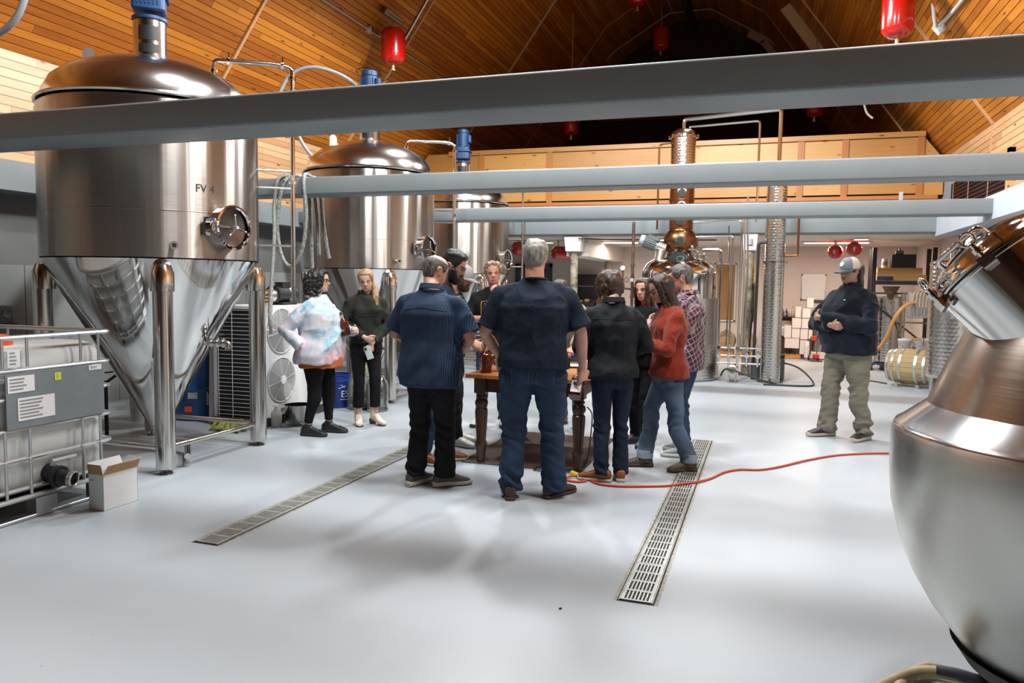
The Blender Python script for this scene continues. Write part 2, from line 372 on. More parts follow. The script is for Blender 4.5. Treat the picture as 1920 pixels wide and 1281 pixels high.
# cross battens on the roof
tn = 0
def batten(y, label, half=False, depth=.03, wd=.045, m=None):
    global tn; tn += 1
    mb = MB(); pts = [(XL, 2.63)]+prof+[(XR, 2.63)] if not half else half
    for p, q in zip(pts[:-1], pts[1:]):
        n = normal_in(p, q) if abs(p[0]-q[0]) > .05 else V(1 if p[0] < XC else -1, 0, 0)
        a, b = V(p[0], y, p[1]), V(q[0], y, q[1])
        vs = [a+V(0, s*wd/2, 0)+n*t for t in (0, depth) for s in (-1, 1)]+[b+V(0, s*wd/2, 0)+n*t for t in (0, depth) for s in (-1, 1)]
        mb.add(vs, [(0, 1, 3, 2), (4, 5, 7, 6), (0, 1, 5, 4), (2, 3, 7, 6), (0, 2, 6, 4), (1, 3, 7, 5)])
    struct('trim_%d' % tn, mb, m or M_PINEW, label, 'batten')
for y, lb in ((5.1, 'thin pine batten across the roof nearest the camera'), (8.8, 'thin pine batten across the roof beside the first red cylinder'), (12.35, 'pine batten across the roof behind the first red cylinder'), (16.6, 'reddish pine batten across the dim part of the roof'), (20.2, 'dim batten across the roof far back')): batten(y, lb)
LIT_RIB = wood('lit_rib', (.62, .42, .24), (.85, .66, .45), axis=2, knots=False)  # paler than the battens: the light the ribs catch, put into the colour
batten(17.7, 'pine rib with its light painted pale, standing proud of the dark right roof slope', [sub(pbr, pr, .16), sub(pbr, pr, .46)], .22, .10, LIT_RIB)
batten(22.3, 'bent rib with its light painted pale, far back on the dark right roof slope', [sub(prof[3], pbr, .72), pbr, sub(pbr, pr, .22)], .18, .10, LIT_RIB)
struct('trim_8', MB().bbox((XC-.07, YF, 8.72), (XC+.07, YG, 9.1)), M_DARKW, 'dark ridge beam under the roof', 'beam')
struct('trim_9', MB().bbox((-4.6, 20.9, 6.0), (.1, 21.1, 6.24)), M_PINE, 'dim boarded header across the loft far back', 'header')
# fascias with ledges, tie beams, mezzanine edge
def bevel_box(lo, hi, r=.012):
    c = [(a+b)/2 for a, b in zip(lo, hi)]; s = [b-a for a, b in zip(lo, hi)]
    # rounded along X: profile in YZ
    hy, hz = s[1]/2, s[2]/2; ring = []
    for (cy, cz, a0) in ((hy-r, hz-r, 0), (-hy+r, hz-r, PI/2), (-hy+r, -hz+r, PI), (hy-r, -hz+r, 1.5*PI)):
        for i in range(4):
            a = a0+PI/2*i/3; ring.append((cy+r*math.cos(a), cz+r*math.sin(a)))
    return MB().loft([[V(x, c[1]+y, c[2]+z) for y, z in ring] for x in (lo[0], hi[0])])
ZB0, ZB1 = 2.40, 2.585
for i, (y0, y1, lb) in enumerate(((3.80, 4.18, 'dark grey tie beam nearest the camera'), (6.99, 7.30, 'pale grey tie beam with a hose hung over its left end'), (10.41, 10.78, 'pale grey tie beam in front of the mezzanine edge'))):
    struct('trim_%d' % (10+i), bevel_box((XL+.38, y0, ZB0), (XR-.38, y1, ZB1), .018), M_GREY, lb, 'beam', angle=50)
struct('trim_13', bevel_box((XL+.38, 13.60, 2.40), (XR-.38, 13.9, 2.78), .018), M_GREY, 'pale grey beam at the mezzanine edge', 'beam', angle=50)
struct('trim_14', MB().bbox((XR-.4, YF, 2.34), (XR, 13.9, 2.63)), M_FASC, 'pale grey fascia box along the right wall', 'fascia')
struct('trim_15', MB().bbox((XL, YF, 2.34), (XL+.4, 13.9, 2.63)), M_GREY, 'fascia box along the left wall, coloured darker grey for the tank shadow', 'fascia')  # darker grey than the right fascia: tank shadow put into the colour
# pine parapet of the loft: panels, posts, rails
pw = thing('wall_loft', 'pine panelled parapet wall of the loft at the back', 'parapet', kind='structure')
YP = 15.3
edges = [-5.85, -4.35, -1.47, .5, 1.26, 2.5]
for a, b in zip(edges[:-1], edges[1:]):
    rr = 2 if b-a > 1.6 else 1
    for k in range(rr):
        z0, z1 = 3.2+k*1.0/rr, 3.2+(k+1)*1.0/rr
        MB().bbox((a+.05, YP, z0+.004), (b-.05, YP+.03, z1-.004)).build('panel', M_PINEX, pw, 20)
for e in edges: MB().bbox((e-.055, YP-.03, 3.17), (e+.055, YP+.03, 4.2)).build('post', M_PINEV, pw, 20)
MB().bbox((-6.6, YP-.05, 4.2), (2.56, YP+.06, 4.29)).build('top_rail', M_PINEX, pw, 20)
MB().bbox((-6.6, YP-.04, 3.1), (2.8, YP+.05, 3.17)).build('bottom_rail', M_PINEV, pw, 20)
mb = MB(); mb.add([(2.5, YP, 3.17), (2.88, YP, 3.17), (2.88, YP, 3.78), (2.5, YP, 4.25), (2.5, YP+.03, 3.17), (2.88, YP+.03, 3.17), (2.88, YP+.03, 3.78), (2.5, YP+.03, 4.25)], [(0, 1, 2, 3), (4, 5, 6, 7), (0, 1, 5, 4), (1, 2, 6, 5), (2, 3, 7, 6), (3, 0, 4, 7)])
mb.build('corner_panel', M_PINEX, pw, 20)
mb = MB(); mb.add([(-5.9, YP, 3.17), (-7.46, YP, 3.17), (-7.46, YP, 3.78), (-7.1, YP, 4.25), (-5.9, YP, 4.25), (-5.9, YP+.03, 3.17), (-7.46, YP+.03, 3.17), (-7.46, YP+.03, 3.78), (-7.1, YP+.03, 4.25), (-5.9, YP+.03, 4.25)], [(0, 1, 2, 3, 4), (5, 6, 7, 8, 9), (0, 1, 6, 5), (1, 2, 7, 6), (2, 3, 8, 7), (3, 4, 9, 8), (4, 0, 5, 9)])
mb.build('corner_panel', M_PINEX, pw, 20)
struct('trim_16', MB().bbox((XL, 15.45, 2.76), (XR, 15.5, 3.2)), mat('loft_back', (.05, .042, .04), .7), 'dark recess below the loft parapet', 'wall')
# ------------------------------------------------------------------ conical tanks
S_CYL = steel('steel_brushed', (.37, .34, .305), .31, aniso=.98, streak=.06, wav=.20, wstretch=(5, 5, .10))
S_POL = steel('steel_polished', (.66, .65, .63), .07, wav=.10)
S_DOME = steel('steel_dome', (.60, .575, .545), .20, wav=.05)
S_TUBE = steel('steel_tube', (.62, .60, .57), .16)
S_SAT = steel('steel_satin', (.60, .58, .55), .30)
S_DARK = steel('steel_dark', (.16, .155, .15), .28)
GALV = steel('galvanised', (.55, .57, .58), .38)
M_BLUE = mat('motor_blue', (.002, .040, .12), .5, noise_scale=6, vary=.2)
M_RUB = mat('rubber_black', (.015, .015, .016), .55)
M_CHROME = steel('chrome', (.78, .77, .75), .06)
M_INK = mat('ink_black', (.02, .02, .02), .6)
def ring_pts(r, z, n=32, a0=0): return [(r*math.cos(a0+2*PI*i/n), r*math.sin(a0+2*PI*i/n), z) for i in range(n)]
TR = .84
def valve(parent, p, d, s=1, name='valve'):                # butterfly valve: body, two clamps, lever
    p, d = V(p), V(d).normalized(); a, b, _ = frame_of(d)
    mb = MB()
    for t in (-.05, 0, .05): mb.cyl(p+d*(t-.008)*s, p+d*(t+.008)*s, .036*s, n=16)
    mb.cyl(p-d*.06*s, p+d*.06*s, .024*s, n=14)
    o = mb.build(name, S_TUBE, parent)
    MB().tube([p, p+b*.06*s, p+b*.075*s+d*.11*s], .006*s, 6).build('lever', S_DARK, o)
    return o
def tank(loc, label, number, motor_rz):
    t = thing('fermentation_tank', label, 'tank', loc, 0, 'cone bottomed steel tanks along the left wall')
    sh = MB().lathe([(TR, 1.655), (TR, 2.2), (TR, 2.80), (TR-.012, 2.845)], n=72).build('shell', S_CYL, t)
    MB().lathe([(TR+.002, 2.008), (TR+.003, 2.012), (TR+.002, 2.016)], n=72).build('weld_seam', S_CYL, t)
    MB().lathe([(TR-.03, 2.86), (TR+.004, 2.862), (TR+.012, 2.875), (TR+.004, 2.89), (TR-.035, 2.892)], n=72).build('weld_band', S_TUBE, t)
    d = MB().lathe([(TR-.035, 2.888), (TR-.045, 2.96), (TR-.10, 3.06), (TR-.20, 3.145), (TR-.34, 3.21), (TR-.5, 3.262), (.2, 3.295), (.12, 3.30)], n=72).build('dome', S_DOME, t, 60)
    MB().lathe([(TR-.02, 1.665), (TR-.005, 1.645), (.72, 1.43), (.20, .47), (.075, .245), (.055, .20), (.055, .16)], n=72).build('cone', S_POL, t, 50)
    MB().lathe([(.075, .25), (.078, .235), (.05, .235)], n=20).tube(fillet([(0, 0, .18), (0, 0, .09), (.25, .06, .09), (.62, -.35, .09)], .08), .026, 10).build('outlet_pipe', S_TUBE, t)
    for sx, sy in ((1, -1), (1, 1), (-1, 1), (-1, -1)):
        x, y = sx*.602, sy*.56
        lm = MB().lathe([(0, .045), (.072, .045), (.072, 1.50), (.068, 1.535), (.052, 1.57), (.025, 1.59), (0, 1.594)], (x, y, 0), 24)
        lg = lm.build('leg', S_SAT if False else S_TUBE, t)
        MB().cyl((x, y, 0), (x, y, .016), .05, .046, 18).cyl((x, y, .016), (x, y, .045), .02, n=10).build('foot', S_DARK, lg)
        st = MB().lathe([(.086, 1.40), (.086, 1.54), (.06, 1.60), (0, 1.615)], (x*.985, y*.985, 0), 24).build('leg_pad', S_TUBE, lg)
    for a, b in (((.602, -.56), (.602, .56)), ((.602, -.56), (-.602, -.56)), ((-.602, .56), (.602, .56))):
        MB().cyl((a[0], a[1], .20), (b[0], b[1], .20), .021, n=12).build('brace', S_TUBE, t)
    # manway in the shell, facing the aisle
    ang = math.radians(-8); dr = V(math.cos(ang), math.sin(ang), 0); c = dr*(TR-.05)+V(0, 0, 1.905); sd = V(-dr.y, dr.x, 0); up = V(0, 0, 1)
    mw = MB().lathe([(.168, 0), (.168, .115), (.176, .12), (.176, .138), (.16, .143), (.15, .13)], c, 40, dr).build('manway', M_CHROME, t)
    MB().lathe([(.155, .10), (.12, .088), (.06, .08), (0, .078)], c, 40, dr).build('manway_lid', S_DARK, mw, 60)
    mb = MB(); hb = c+dr*.135
    for k in range(3):
        a = PI/2+k*2*PI/3+.2; e = hb+dr*.03+sd*(.095*math.cos(a))+up*(.095*math.sin(a)); mb.cyl(hb+dr*.022, e, .006, n=8); mb.ball(e, .010, 8, 6)
    mb.cyl(hb-dr*.05, hb+dr*.04, .014, n=10)
    MB().cyl(hb-sd*.17, hb+sd*.03, .011, n=8).build('clamp_arm', M_CHROME, mw)
    mb.build('clamp_wheel', M_CHROME, mw)
    h = MB()
    for z in (-.05, .05): h.cyl(c-sd*.20+up*z+dr*.05, c-sd*.20+up*z+dr*.15, .008, n=8).cyl(c-sd*.20+up*z+dr*.14, c-sd*.14+up*z+dr*.14, .008, n=8)
    h.box(c-sd*.20+dr*.06, (.02, .05, .14)); h.build('hinge', M_CHROME, mw)
    # sampling port and outlet on shell / cone
    a2 = math.radians(-38); d2 = V(math.cos(a2), math.sin(a2), 0); p2 = d2*TR+V(0, 0, 1.745)
    MB().cyl(p2-d2*.03, p2+d2*.075, .021, n=16).cyl(p2+d2*.06, p2+d2*.085, .032, n=18).build('sample_port', S_TUBE, t)
    MB().cyl(p2+d2*.0852, p2+d2*.0862, .017, n=16).build('port_mouth', M_BLACK, t)
    a3 = math.radians(10); d3 = V(math.cos(a3), math.sin(a3), 0); p3 = d3*.455+V(0, 0, .96)
    valve(t, p3+d3*.10, d3, 1.05, 'racking_valve')
    MB().cyl(p3-d3*.1, p3+d3*.05, .026, n=14).build('racking_port', S_TUBE, t)
    MB().tube(fillet([p3+d3*.16, p3+d3*.2, p3+d3*.2-V(0, 0, .05)], .03), .026, 10).build('racking_pipe', S_TUBE, t)
    # thermowell
    MB().cyl(V(.28, -.34, .80), V(.345, -.41, .80), .012, n=10).cyl(V(.335, -.40, .72), V(.345, -.41, .84), .007, n=8).build('thermowell', S_TUBE, t)
    # neck with guards, motor
    mx = MB().lathe([(.12, 3.285), (.155, 3.29), (.155, 3.31), (.128, 3.312), (.128, 3.60), (.12, 3.605), (0, 3.605)], n=36).build('motor_neck', S_DOME, t)
    R0 = Matrix.Rotation(motor_rz, 3, 'Z')
    for z0, z1 in ((3.335, 3.405), (3.435, 3.55)):
        mb = MB(); w_ = .62
        vs = [R0 @ V(.1295*math.cos(a), .1295*math.sin(a), z) for z in (z0, z1) for a in np.linspace(-PI/2-w_, -PI/2+w_, 9)]
        mb.add(vs, [(i, i+1, i+10, i+9) for i in range(8)]); mb.build('guard_opening', M_BLACK, mx)
    mt = thing_part('gear_motor', t)
    MB().lathe([(.13, 3.605), (.136, 3.612), (.136, 3.635), (.11, 3.64), (.06, 3.645), (.06, 3.66)], n=28).build('flange', M_BLUE, mt)
    g = MB(); rot = R0
    g.rbox(rot @ V(0, 0, 0)+V(0, 0, 3.74), (.25, .25, .13), .03, rot).rbox(V(0, 0, 3.815), (.30, .30, .03), .03, rot).rbox(V(0, 0, 3.86), (.24, .22, .08), .04, rot)
    g.build('gearbox', M_BLUE, mt)
    m2 = MB().lathe([(.105, 3.89), (.105, 4.12), (.09, 4.13), (.10, 4.135), (.10, 4.19), (.08, 4.2), (0, 4.2)], n=28)
    for i in range(20):
        a = 2*PI*i/20; m2.box((.108*math.cos(a), .108*math.sin(a), 4.0), (.016, .006, .2), Matrix.Rotation(a, 3, 'Z'))
    m2.rbox(rot @ V(.12, -.02, 0)+V(0, 0, 4.03), (.06, .12, .13), .015, rot)
    m2.build('motor', M_BLUE, mt)
    for i in range(6): MB().box(rot @ V(-.075+i*.03, -.127, 0)+V(0, 0, 3.74), (.012, .006, .035), rot).build('relief_mark', M_BLUE, mt)
    # lifting lug, cleaning pipe over the dome and down the side
    lu = MB(); a5 = math.radians(215); q = V(.46*math.cos(a5), .46*math.sin(a5), 3.24); rt_ = V(.68, .73, 0)
    ring = [q+rt_*(.045*math.cos(x))+V(0, 0, .075+.045*math.sin(x)) for x in np.linspace(0, PI, 12)]
    outl = [q+rt_*.045-V(0, 0, .03)]+ring+[q-rt_*.045-V(0, 0, .03)]
    nn = rt_.cross(V(0, 0, 1))*.008
    lu.loft([[p-nn for p in outl], [p+nn for p in outl]]); lu.build('lifting_lug', S_SAT, t)
    e = V(.80, .58, 0); s0 = V(.40, .28, 3.20); top = 3.36
    pts = fillet([s0, s0+V(0, 0, .15), V(.80, .56, top), V(.93, .64, top-.02), V(.93, .64, 1.30)], .05)
    MB().tube(pts, .0205, 12).build('cleaning_pipe', S_TUBE, t)
    for p, d_ in ((s0+V(0, 0, .06), V(0, 0, 1)), (V(.50, .35, 3.355), V(.82, .57, 0)), (V(.86, .6, 3.358), V(.82, .57, 0)), (V(.93, .64, 3.25), V(0, 0, 1)), (V(.93, .64, 2.35), V(0, 0, 1))):
        cl = MB().cyl(p-d_*.012, p+d_*.012, .034, n=14).build('pipe_clamp', M_CHROME, t)
        MB().cyl(p+V(.02, -.02, .02), p+V(.02, -.02, .065), .009, n=8).build('wing_nut', M_CHROME, cl)
    for z in (2.45, 2.3, 1.80): MB().cyl((.70, .47, z), (.93, .64, z), .010, n=8).build('pipe_bracket', S_TUBE, t)
    # lettering on the shell
    if number:
        al = math.radians(-26)
        text_on(number, .085, M_INK, t, lambda x, y: V((TR+.002)*math.cos(al+x/TR), (TR+.002)*math.sin(al+x/TR), 2.19+y), 'lettering', 'LEFT')
    return t
def thing_part(name, parent):
    o = bpy.data.objects.new(name, None); COL.objects.link(o); o.parent = parent; o.empty_display_size = .1; return o
tank((-4.93, 5.16, 0), 'nearest of the steel cone bottomed tanks, marked in black letters by its manway', 'FV 4', math.radians(38))
tank((-4.97, 8.90, 0), 'second steel cone bottomed tank, behind the two women', None, math.radians(20))
tank((-5.22, 12.70, 0), 'farthest steel cone bottomed tank, behind the man in the printed black shirt', None, math.radians(15))
# ------------------------------------------------------------------ liquid tote in its cage
M_HDPE = mat('tote_plastic', (.70, .73, .72), .42, noise_scale=2.5, vary=.06, spec=.4)
M_ORANGE = mat('orange_red_plastic', (.75, .08, .02), .4)
M_PLATE = mat('label_plate_grey', (.20, .235, .25), .38, noise_scale=4, vary=.12)
M_PAPER = mat('paper_white', (.80, .80, .79), .7)
M_YEL = mat('sticker_yellow', (.75, .72, .06), .6)
M_PRINT = mat('print_grey', (.25, .26, .28), .7)
t = thing('liquid_tote', 'white plastic liquid tote in a galvanised cage at the left edge', 'tote', (-4.85, 3.53, 0))
hx, hy = .58, .53
def rrect(hx, hy, r, z, n=5): 
    out = []
    for cx, cy, a0 in ((hx-r, hy-r, 0), (-hx+r, hy-r, PI/2), (-hx+r, -hy+r, PI), (hx-r, -hy+r, 1.5*PI)):
        for i in range(n+1):
            a = a0+PI/2*i/n; out.append(V(cx+r*math.cos(a), cy+r*math.sin(a), z))
    return out
MB().loft([rrect(hx-.06, hy-.06, .10, .16), rrect(hx-.035, hy-.035, .10, .19), rrect(hx-.03, hy-.03, .11, .5), rrect(hx-.03, hy-.03, .11, 1.0), rrect(hx-.04, hy-.04, .11, 1.045), rrect(hx-.09, hy-.09, .10, 1.07)]).build('bottle', M_HDPE, t, 50)
MB().lathe([(.12, 1.06), (.12, 1.09), (.095, 1.09), (.095, 1.13), (.09, 1.135), (0, 1.135)], (.30, -.12, 0), 28).build('cap', M_ORANGE, t)
for k, z in enumerate((1.13, .93, .76, .57, .385, .20)):
    tb = MB().tube(rrect(hx, hy, .06, z), .013 if k else .016, 8, closed=True)
    if k in (2,):                                          # interrupted behind the plate on the front face
        pts = [p for p in rrect(hx, hy, .06, z)]
        tb = MB().tube(pts[3:]+pts[:1]+[V(hx, .33, z)], .013, 8)
    tb.build('cage_tube', GALV, t)
for (x, ys) in ((hx+.012, (-.42, -.27, -.11, .27, .41)), (-hx-.012, (-.3, 0, .3))):
    for y in ys:
        for (z0, z1) in (((.95, 1.13), (.40, .57), (.16, .385)) if (x > 0 and y > -.3) else ((.16, 1.13),)):
            MB().tube([(x, y, z0), (x, y, z1)], .010, 8, flat=.8).build('cage_tube', GALV, t)
for y, x_ in ((hy+.012, (-.4, -.1, .2, .45)), (-hy-.012, (-.4, -.1, .2, .45))):
    for x in x_: MB().tube([(x, y, .16), (x, y, 1.13)], .010, 8, flat=.8).build('cage_tube', GALV, t)
pf = lambda y, z: V(hx+.024, y, z)
MB().bbox((hx+.014, -.26, .58), (hx+.021, .44, .915)).build('label_plate', M_PLATE, t)
for (y0, z0, y1, z1, m, rows) in ((-.25, .80, -.075, .90, M_PAPER, 4), (-.19, .625, .06, .765, M_PAPER, 6), (.065, .845, .11, .895, M_YEL, 3), (.32, .882, .42, .916, M_PAPER, 2), (-.245, .955, -.165, 1.06, M_HDPE, 4)):
    st = MB().quad(pf(y0, z0), pf(y1, z0), pf(y1, z1), pf(y0, z1)).build('sticker', m, t)
    lines_on(lambda y, z: pf(y, z)+V(.001, 0, 0), (y0+.012, z0+.01, y1-.01, z1-.008), rows, M_PRINT, st)
vb = MB().cyl((hx-.12, .05, .27), (hx+.04, .05, .235), .062, .058, 20).cyl((hx+.04, .05, .235), (hx+.06, .05, .232), .07, n=20).cyl((hx+.06, .05, .232), (hx+.13, .07, .222), .05, n=20).build('outlet_valve', M_RUB, t)
MB().lathe([(.045, .0), (.052, .005), (.052, .03), (.044, .035), (.04, .03)], (hx+.12, .066, .223), 20, (1, .25, -.12)).build('valve_collar', S_SAT, vb)
MB().cyl((hx+.0, .05, .30), (hx+.02, .05, .335), .018, n=10).box((hx+.03, .11, .34), (.018, .17, .012)).build('valve_handle', M_HDPE, vb)
pal = thing_part('pallet', t)
MB().tube(rrect(hx+.01, hy+.01, .06, .145), .016, 8, closed=True).build('pallet_rim', GALV, pal)
MB().bbox((-hx, -hy, .125), (hx, hy, .14)).build('pallet_deck', S_SAT, pal)
for x in (hx-.04, 0, -hx+.04):
    MB().rbox((x, 0, .012), (.09, 2*hy, .022), .02).build('runner', GALV, pal)
    for y in (-hy+.09, 0, hy-.09): MB().box((x, y, .07), (.085, .15, .10)).build('block', GALV, pal)
# open white carton in front of the tote
M_CARD = mat('carton_white', (.74, .75, .75), .75, noise_scale=5, vary=.03)
M_CARDIN = mat('carton_brown', (.42, .25, .12), .85, noise_scale=8, vary=.1)
bx = thing('open_carton', 'open white carton with brown inside standing by the tote', 'box', (-4.04, 3.79, 0), math.radians(-2))
L, W_, Hc = .19, .125, .235                                # along Y, along X, height
c0 = MB()
for lo, hi in (((-W_/2, -L/2-.0, 0), (-W_/2+.004, L/2+.08, Hc)), ((W_/2-.004, -L/2, 0), (W_/2, L/2+.08, Hc)), ((-W_/2, -L/2, 0), (W_/2, -L/2+.004, Hc)), ((-W_/2, L/2+.076, 0), (W_/2, L/2+.08, Hc)), ((-W_/2, -L/2, 0), (W_/2, L/2+.08, .004))): c0.bbox(lo, hi)
bxm = c0.build('body', M_CARD, bx)
MB().bbox((-W_/2+.005, -L/2+.005, .005), (W_/2-.005, L/2+.075, .01)).build('inside_floor', M_CARDIN, bx)
def flap(p, q, out, hgt, name='flap'):
    p, q, o_ = V(p), V(q), V(out)
    for s, m in ((0, M_CARD), (1, M_CARDIN)):
        n_ = (q-p).cross(o_).normalized()*(.0012 if s else -.0012)
        MB().loft([[p+n_*.2, q+n_*.2, q+o_+n_*.2-(q-p)*.04, p+o_+n_*.2+(q-p)*.04], [p+n_*1.6, q+n_*1.6, q+o_+n_*1.6-(q-p)*.04, p+o_+n_*1.6+(q-p)*.04]]).build(name, m, bx, 20)
flap((W_/2, -L/2, Hc), (W_/2, L/2+.08, Hc), (.035, 0, .062), .07)
flap((-W_/2, L/2+.08, Hc), (-W_/2, -L/2, Hc), (-.02, 0, .066), .07)
flap((-W_/2, -L/2, Hc), (W_/2, -L/2, Hc), (0, -.01, .066), .07)
flap((W_/2, L/2+.08, Hc), (-W_/2, L/2+.08, Hc), (0, .035, .06), .07)
lines_on(lambda x, z: V(x, -L/2-.001, z), (-.045, .19, .0, .203), 1, M_PRINT, bx)
# ------------------------------------------------------------------ chiller with two fans behind the first tank
M_CHILL = mat('chiller_white', (.72, .72, .71), .4, noise_scale=3, vary=.03)
ch = thing('chiller', 'white chiller cabinet with two round fan guards beside the first tank', 'chiller', (-5.12, 6.98, 0))
x0, x1, y0, y1, z0, z1 = -.23, .34, -.62, .64, .09, 1.23
MB().bbox((x0, y0+.03, z0), (x1, y1, z1)).build('cabinet', M_CHILL, ch)
MB().bbox((x0-.02, y0-.02, 0), (x1+.02, y1+.02, .09)).build('base_rail', mat('rail_dark', (.05, .05, .05), .5), ch)
fr = MB().bbox((x0, y0, z0), (x0+.03, y0+.03, z1)).bbox((x1-.03, y0, z0), (x1, y0+.03, z1)).bbox((x0, y0, z1-.03), (x1, y0+.03, z1))
fr.build('coil_frame', M_CHILL, ch)
MB().bbox((x0+.03, y0+.022, z0), (x1-.03, y0+.029, z1-.03)).build('coil', M_BLACK, ch)
gm = MB()
for i in range(27): gm.cyl((x0+.03, y0+.004, z0+.03+i*.041), (x1-.03, y0+.004, z0+.03+i*.041), .0028, n=6)
for x in (x0+.06, 0.0, x1-.06): gm.cyl((x, y0, z0), (x, y0, z1-.03), .003, n=6)
gm.build('coil_guard', mat('wire_white', (.7, .7, .7), .4), ch)
for zc in (.46, .97):
    yc = -.28; f = thing_part('fan', ch)
    MB().lathe([(.225, 0), (.225, .004), (0, .004)], (x1, yc, zc), 40, (1, 0, 0)).build('fan_opening', mat('fan_shade', (.30, .30, .29), .6), f)
    g2 = MB()
    for k in range(14):
        r = .05+k*.0135; g2.tube([(x1+.03-.02*(k/13)**2, yc+r*math.cos(a), zc+r*math.sin(a)) for a in np.linspace(0, 2*PI, 37)[:-1]], .0022, 5, closed=True)
    for k in range(8):
        a = 2*PI*k/8+.2; g2.tube([(x1+.03, yc+.04*math.cos(a), zc+.04*math.sin(a)), (x1+.012, yc+.232*math.cos(a), zc+.232*math.sin(a))], .004, 6)
    g2.tube([(x1+.01, yc+.232*math.cos(a), zc+.232*math.sin(a)) for a in np.linspace(0, 2*PI, 49)[:-1]], .005, 6, closed=True)
    g2.build('fan_guard', mat('wire_grey', (.62, .62, .61), .35), f)
    MB().lathe([(.045, .02), (.045, .034), (0, .036)], (x1, yc, zc), 24, (1, 0, 0)).build('fan_hub', M_PAPER, f)
pu = thing('pump_motor', 'black pump motor lying on top of the white chiller', 'motor', (-5.0, 6.93, 1.23))
MB().cyl((0, -.02, .11), (0, .30, .11), .085, n=24).cyl((0, -.06, .11), (0, -.02, .11), .10, .09, 24).build('motor_body', M_RUB, pu)
MB().box((.0, .12, .205), (.10, .14, .08)).build('terminal_box', M_RUB, pu)
MB().bbox((-.09, 0, 0), (.09, .25, .03)).build('foot_plate', M_RUB, pu)
MB().lathe([(.0865, 0), (.0865, .05)], (0, .16, .11), 24, (0, 1, 0)).build('rating_band', M_PAPER, pu)
MB().cyl((0, -.16, .10), (0, -.06, .10), .06, .075, 20).build('pump_head', S_SAT, pu)
cb = thing('wooden_block', 'small pale wooden box on the corner of the white chiller', 'box', (-4.87, 6.50, 1.23))
MB().rbox((0, 0, .075), (.11, .12, .15), .006).build('body', M_PINEW, cb)
for z in (.04, .075, .11): MB().bbox((.055, -.05, z), (.058, .05, z+.012)).build('slot', M_INK, cb)
# ------------------------------------------------------------------ people
def to_mesh_remesh(mb, voxel, smooth=4, fac=.5):
    me = bpy.data.meshes.new('tmp'); me.from_pydata(mb.v, [], mb.f)
    bm = bmesh.new(); bm.from_mesh(me); bmesh.ops.recalc_face_normals(bm, faces=bm.faces); bm.to_mesh(me); bm.free()
    o = bpy.data.objects.new('tmp', me); COL.objects.link(o)
    r = o.modifiers.new('r', 'REMESH'); r.mode = 'VOXEL'; r.voxel_size = voxel
    if smooth:
        s = o.modifiers.new('s', 'SMOOTH'); s.iterations = smooth; s.factor = fac
    dg = bpy.context.evaluated_depsgraph_get(); out = bpy.data.meshes.new_from_object(o.evaluated_get(dg))
    bpy.data.objects.remove(o); bpy.data.meshes.remove(me)
    out.polygons.foreach_set('use_smooth', [True]*len(out.polygons))
    return out
def coords(me):
    a = np.empty(len(me.vertices)*3); me.vertices.foreach_get('co', a); return a.reshape(-1, 3)
def normals(me):
    a = np.empty(len(me.vertices)*3); me.vertices.foreach_get('normal', a); return a.reshape(-1, 3)
def displace(me, d):
    c = coords(me)+normals(me)*np.asarray(d)[:, None]; me.vertices.foreach_set('co', c.ravel()); me.update()
def fin(name, me, m, parent):
    me.materials.clear()
    for x in (m if isinstance(m, (list, tuple)) else [m]): me.materials.append(x)
    return link(name, me, parent)
# head: radius field on (x, z) rings, chin at z=0, crown .225, face towards +y
HZ = np.array([-.012, 0, .02, .045, .075, .10, .13, .16, .19, .212, .2245])
HW = np.array([.020, .036, .053, .062, .067, .071, .074, .074, .066, .046, .006])
HF = np.array([.045, .083, .092, .093, .092, .090, .093, .090, .076, .050, .006])
HB = np.array([.020, .030, .045, .066, .086, .098, .104, .104, .089, .060, .006])
def head_pt(th, z, off=0.0, face=True):
    w_ = np.interp(z, HZ, HW); f = np.interp(z, HZ, HF); b = np.interp(z, HZ, HB)
    s, c = math.sin(th), math.cos(th)
    e = .88; sx = math.copysign(abs(s)**e, s); cy = math.copysign(abs(c)**e, c)
    x = w_*sx; y = (f if c > 0 else b)*cy
    if face and c > 0:
        g = lambda u, s_: math.exp(-(u/s_)**2)
        nz = max(0, min(1, (.128-z)/.05)) if z > .078 else max(0, 1-(.078-z)/.012)
        y += .030*nz**.8*g(x, .011+.004*nz)
        y -= .012*(g(abs(x)-.032, .015)*g(z-.109, .011))
        y += .005*g(z-.128, .008)*g(x, .05)
        y += .006*g(x, .022)*(g(z-.050, .0055)+.9*g(z-.037, .006))-.004*g(x, .03)*g(z-.0435, .0025)
        y += .007*g(x, .019)*g(z-.010, .012)
        y += .004*g(abs(x)-.045, .016)*g(z-.085, .018)
    p = V(x, y, z)
    if off: n = V(x/.07, y/.1, (z-.11)/.13).normalized(); p = p+n*off
    return p
def head_rings(fn=None, nt=56, nz=44):
    zs = [-.012+.2365*(i/(nz-1)) for i in range(nz)]; rings = []
    for z in zs:
        rings.append([head_pt(2*PI*j/nt, z, fn(2*PI*j/nt, z) if fn else 0, fn is None) for j in range(nt)])
    return rings
def xform(pts, M): return [M @ p for p in pts]
def blob_loft(mb, secs, n=20, M=None):
    """secs: (center, half width x, half depth y) horizontal superelliptic rings; closed ends"""
    rings = []
    for c, a, b in secs:
        r = []
        for j in range(n):
            t = 2*PI*j/n; s, k = math.sin(t), math.cos(t)
            p = V(c)+V(a*math.copysign(abs(s)**.85, s), b*math.copysign(abs(k)**.85, k), 0)
            r.append(M @ p if M else p)
        rings.append(r)
    mb.loft(rings); return mb
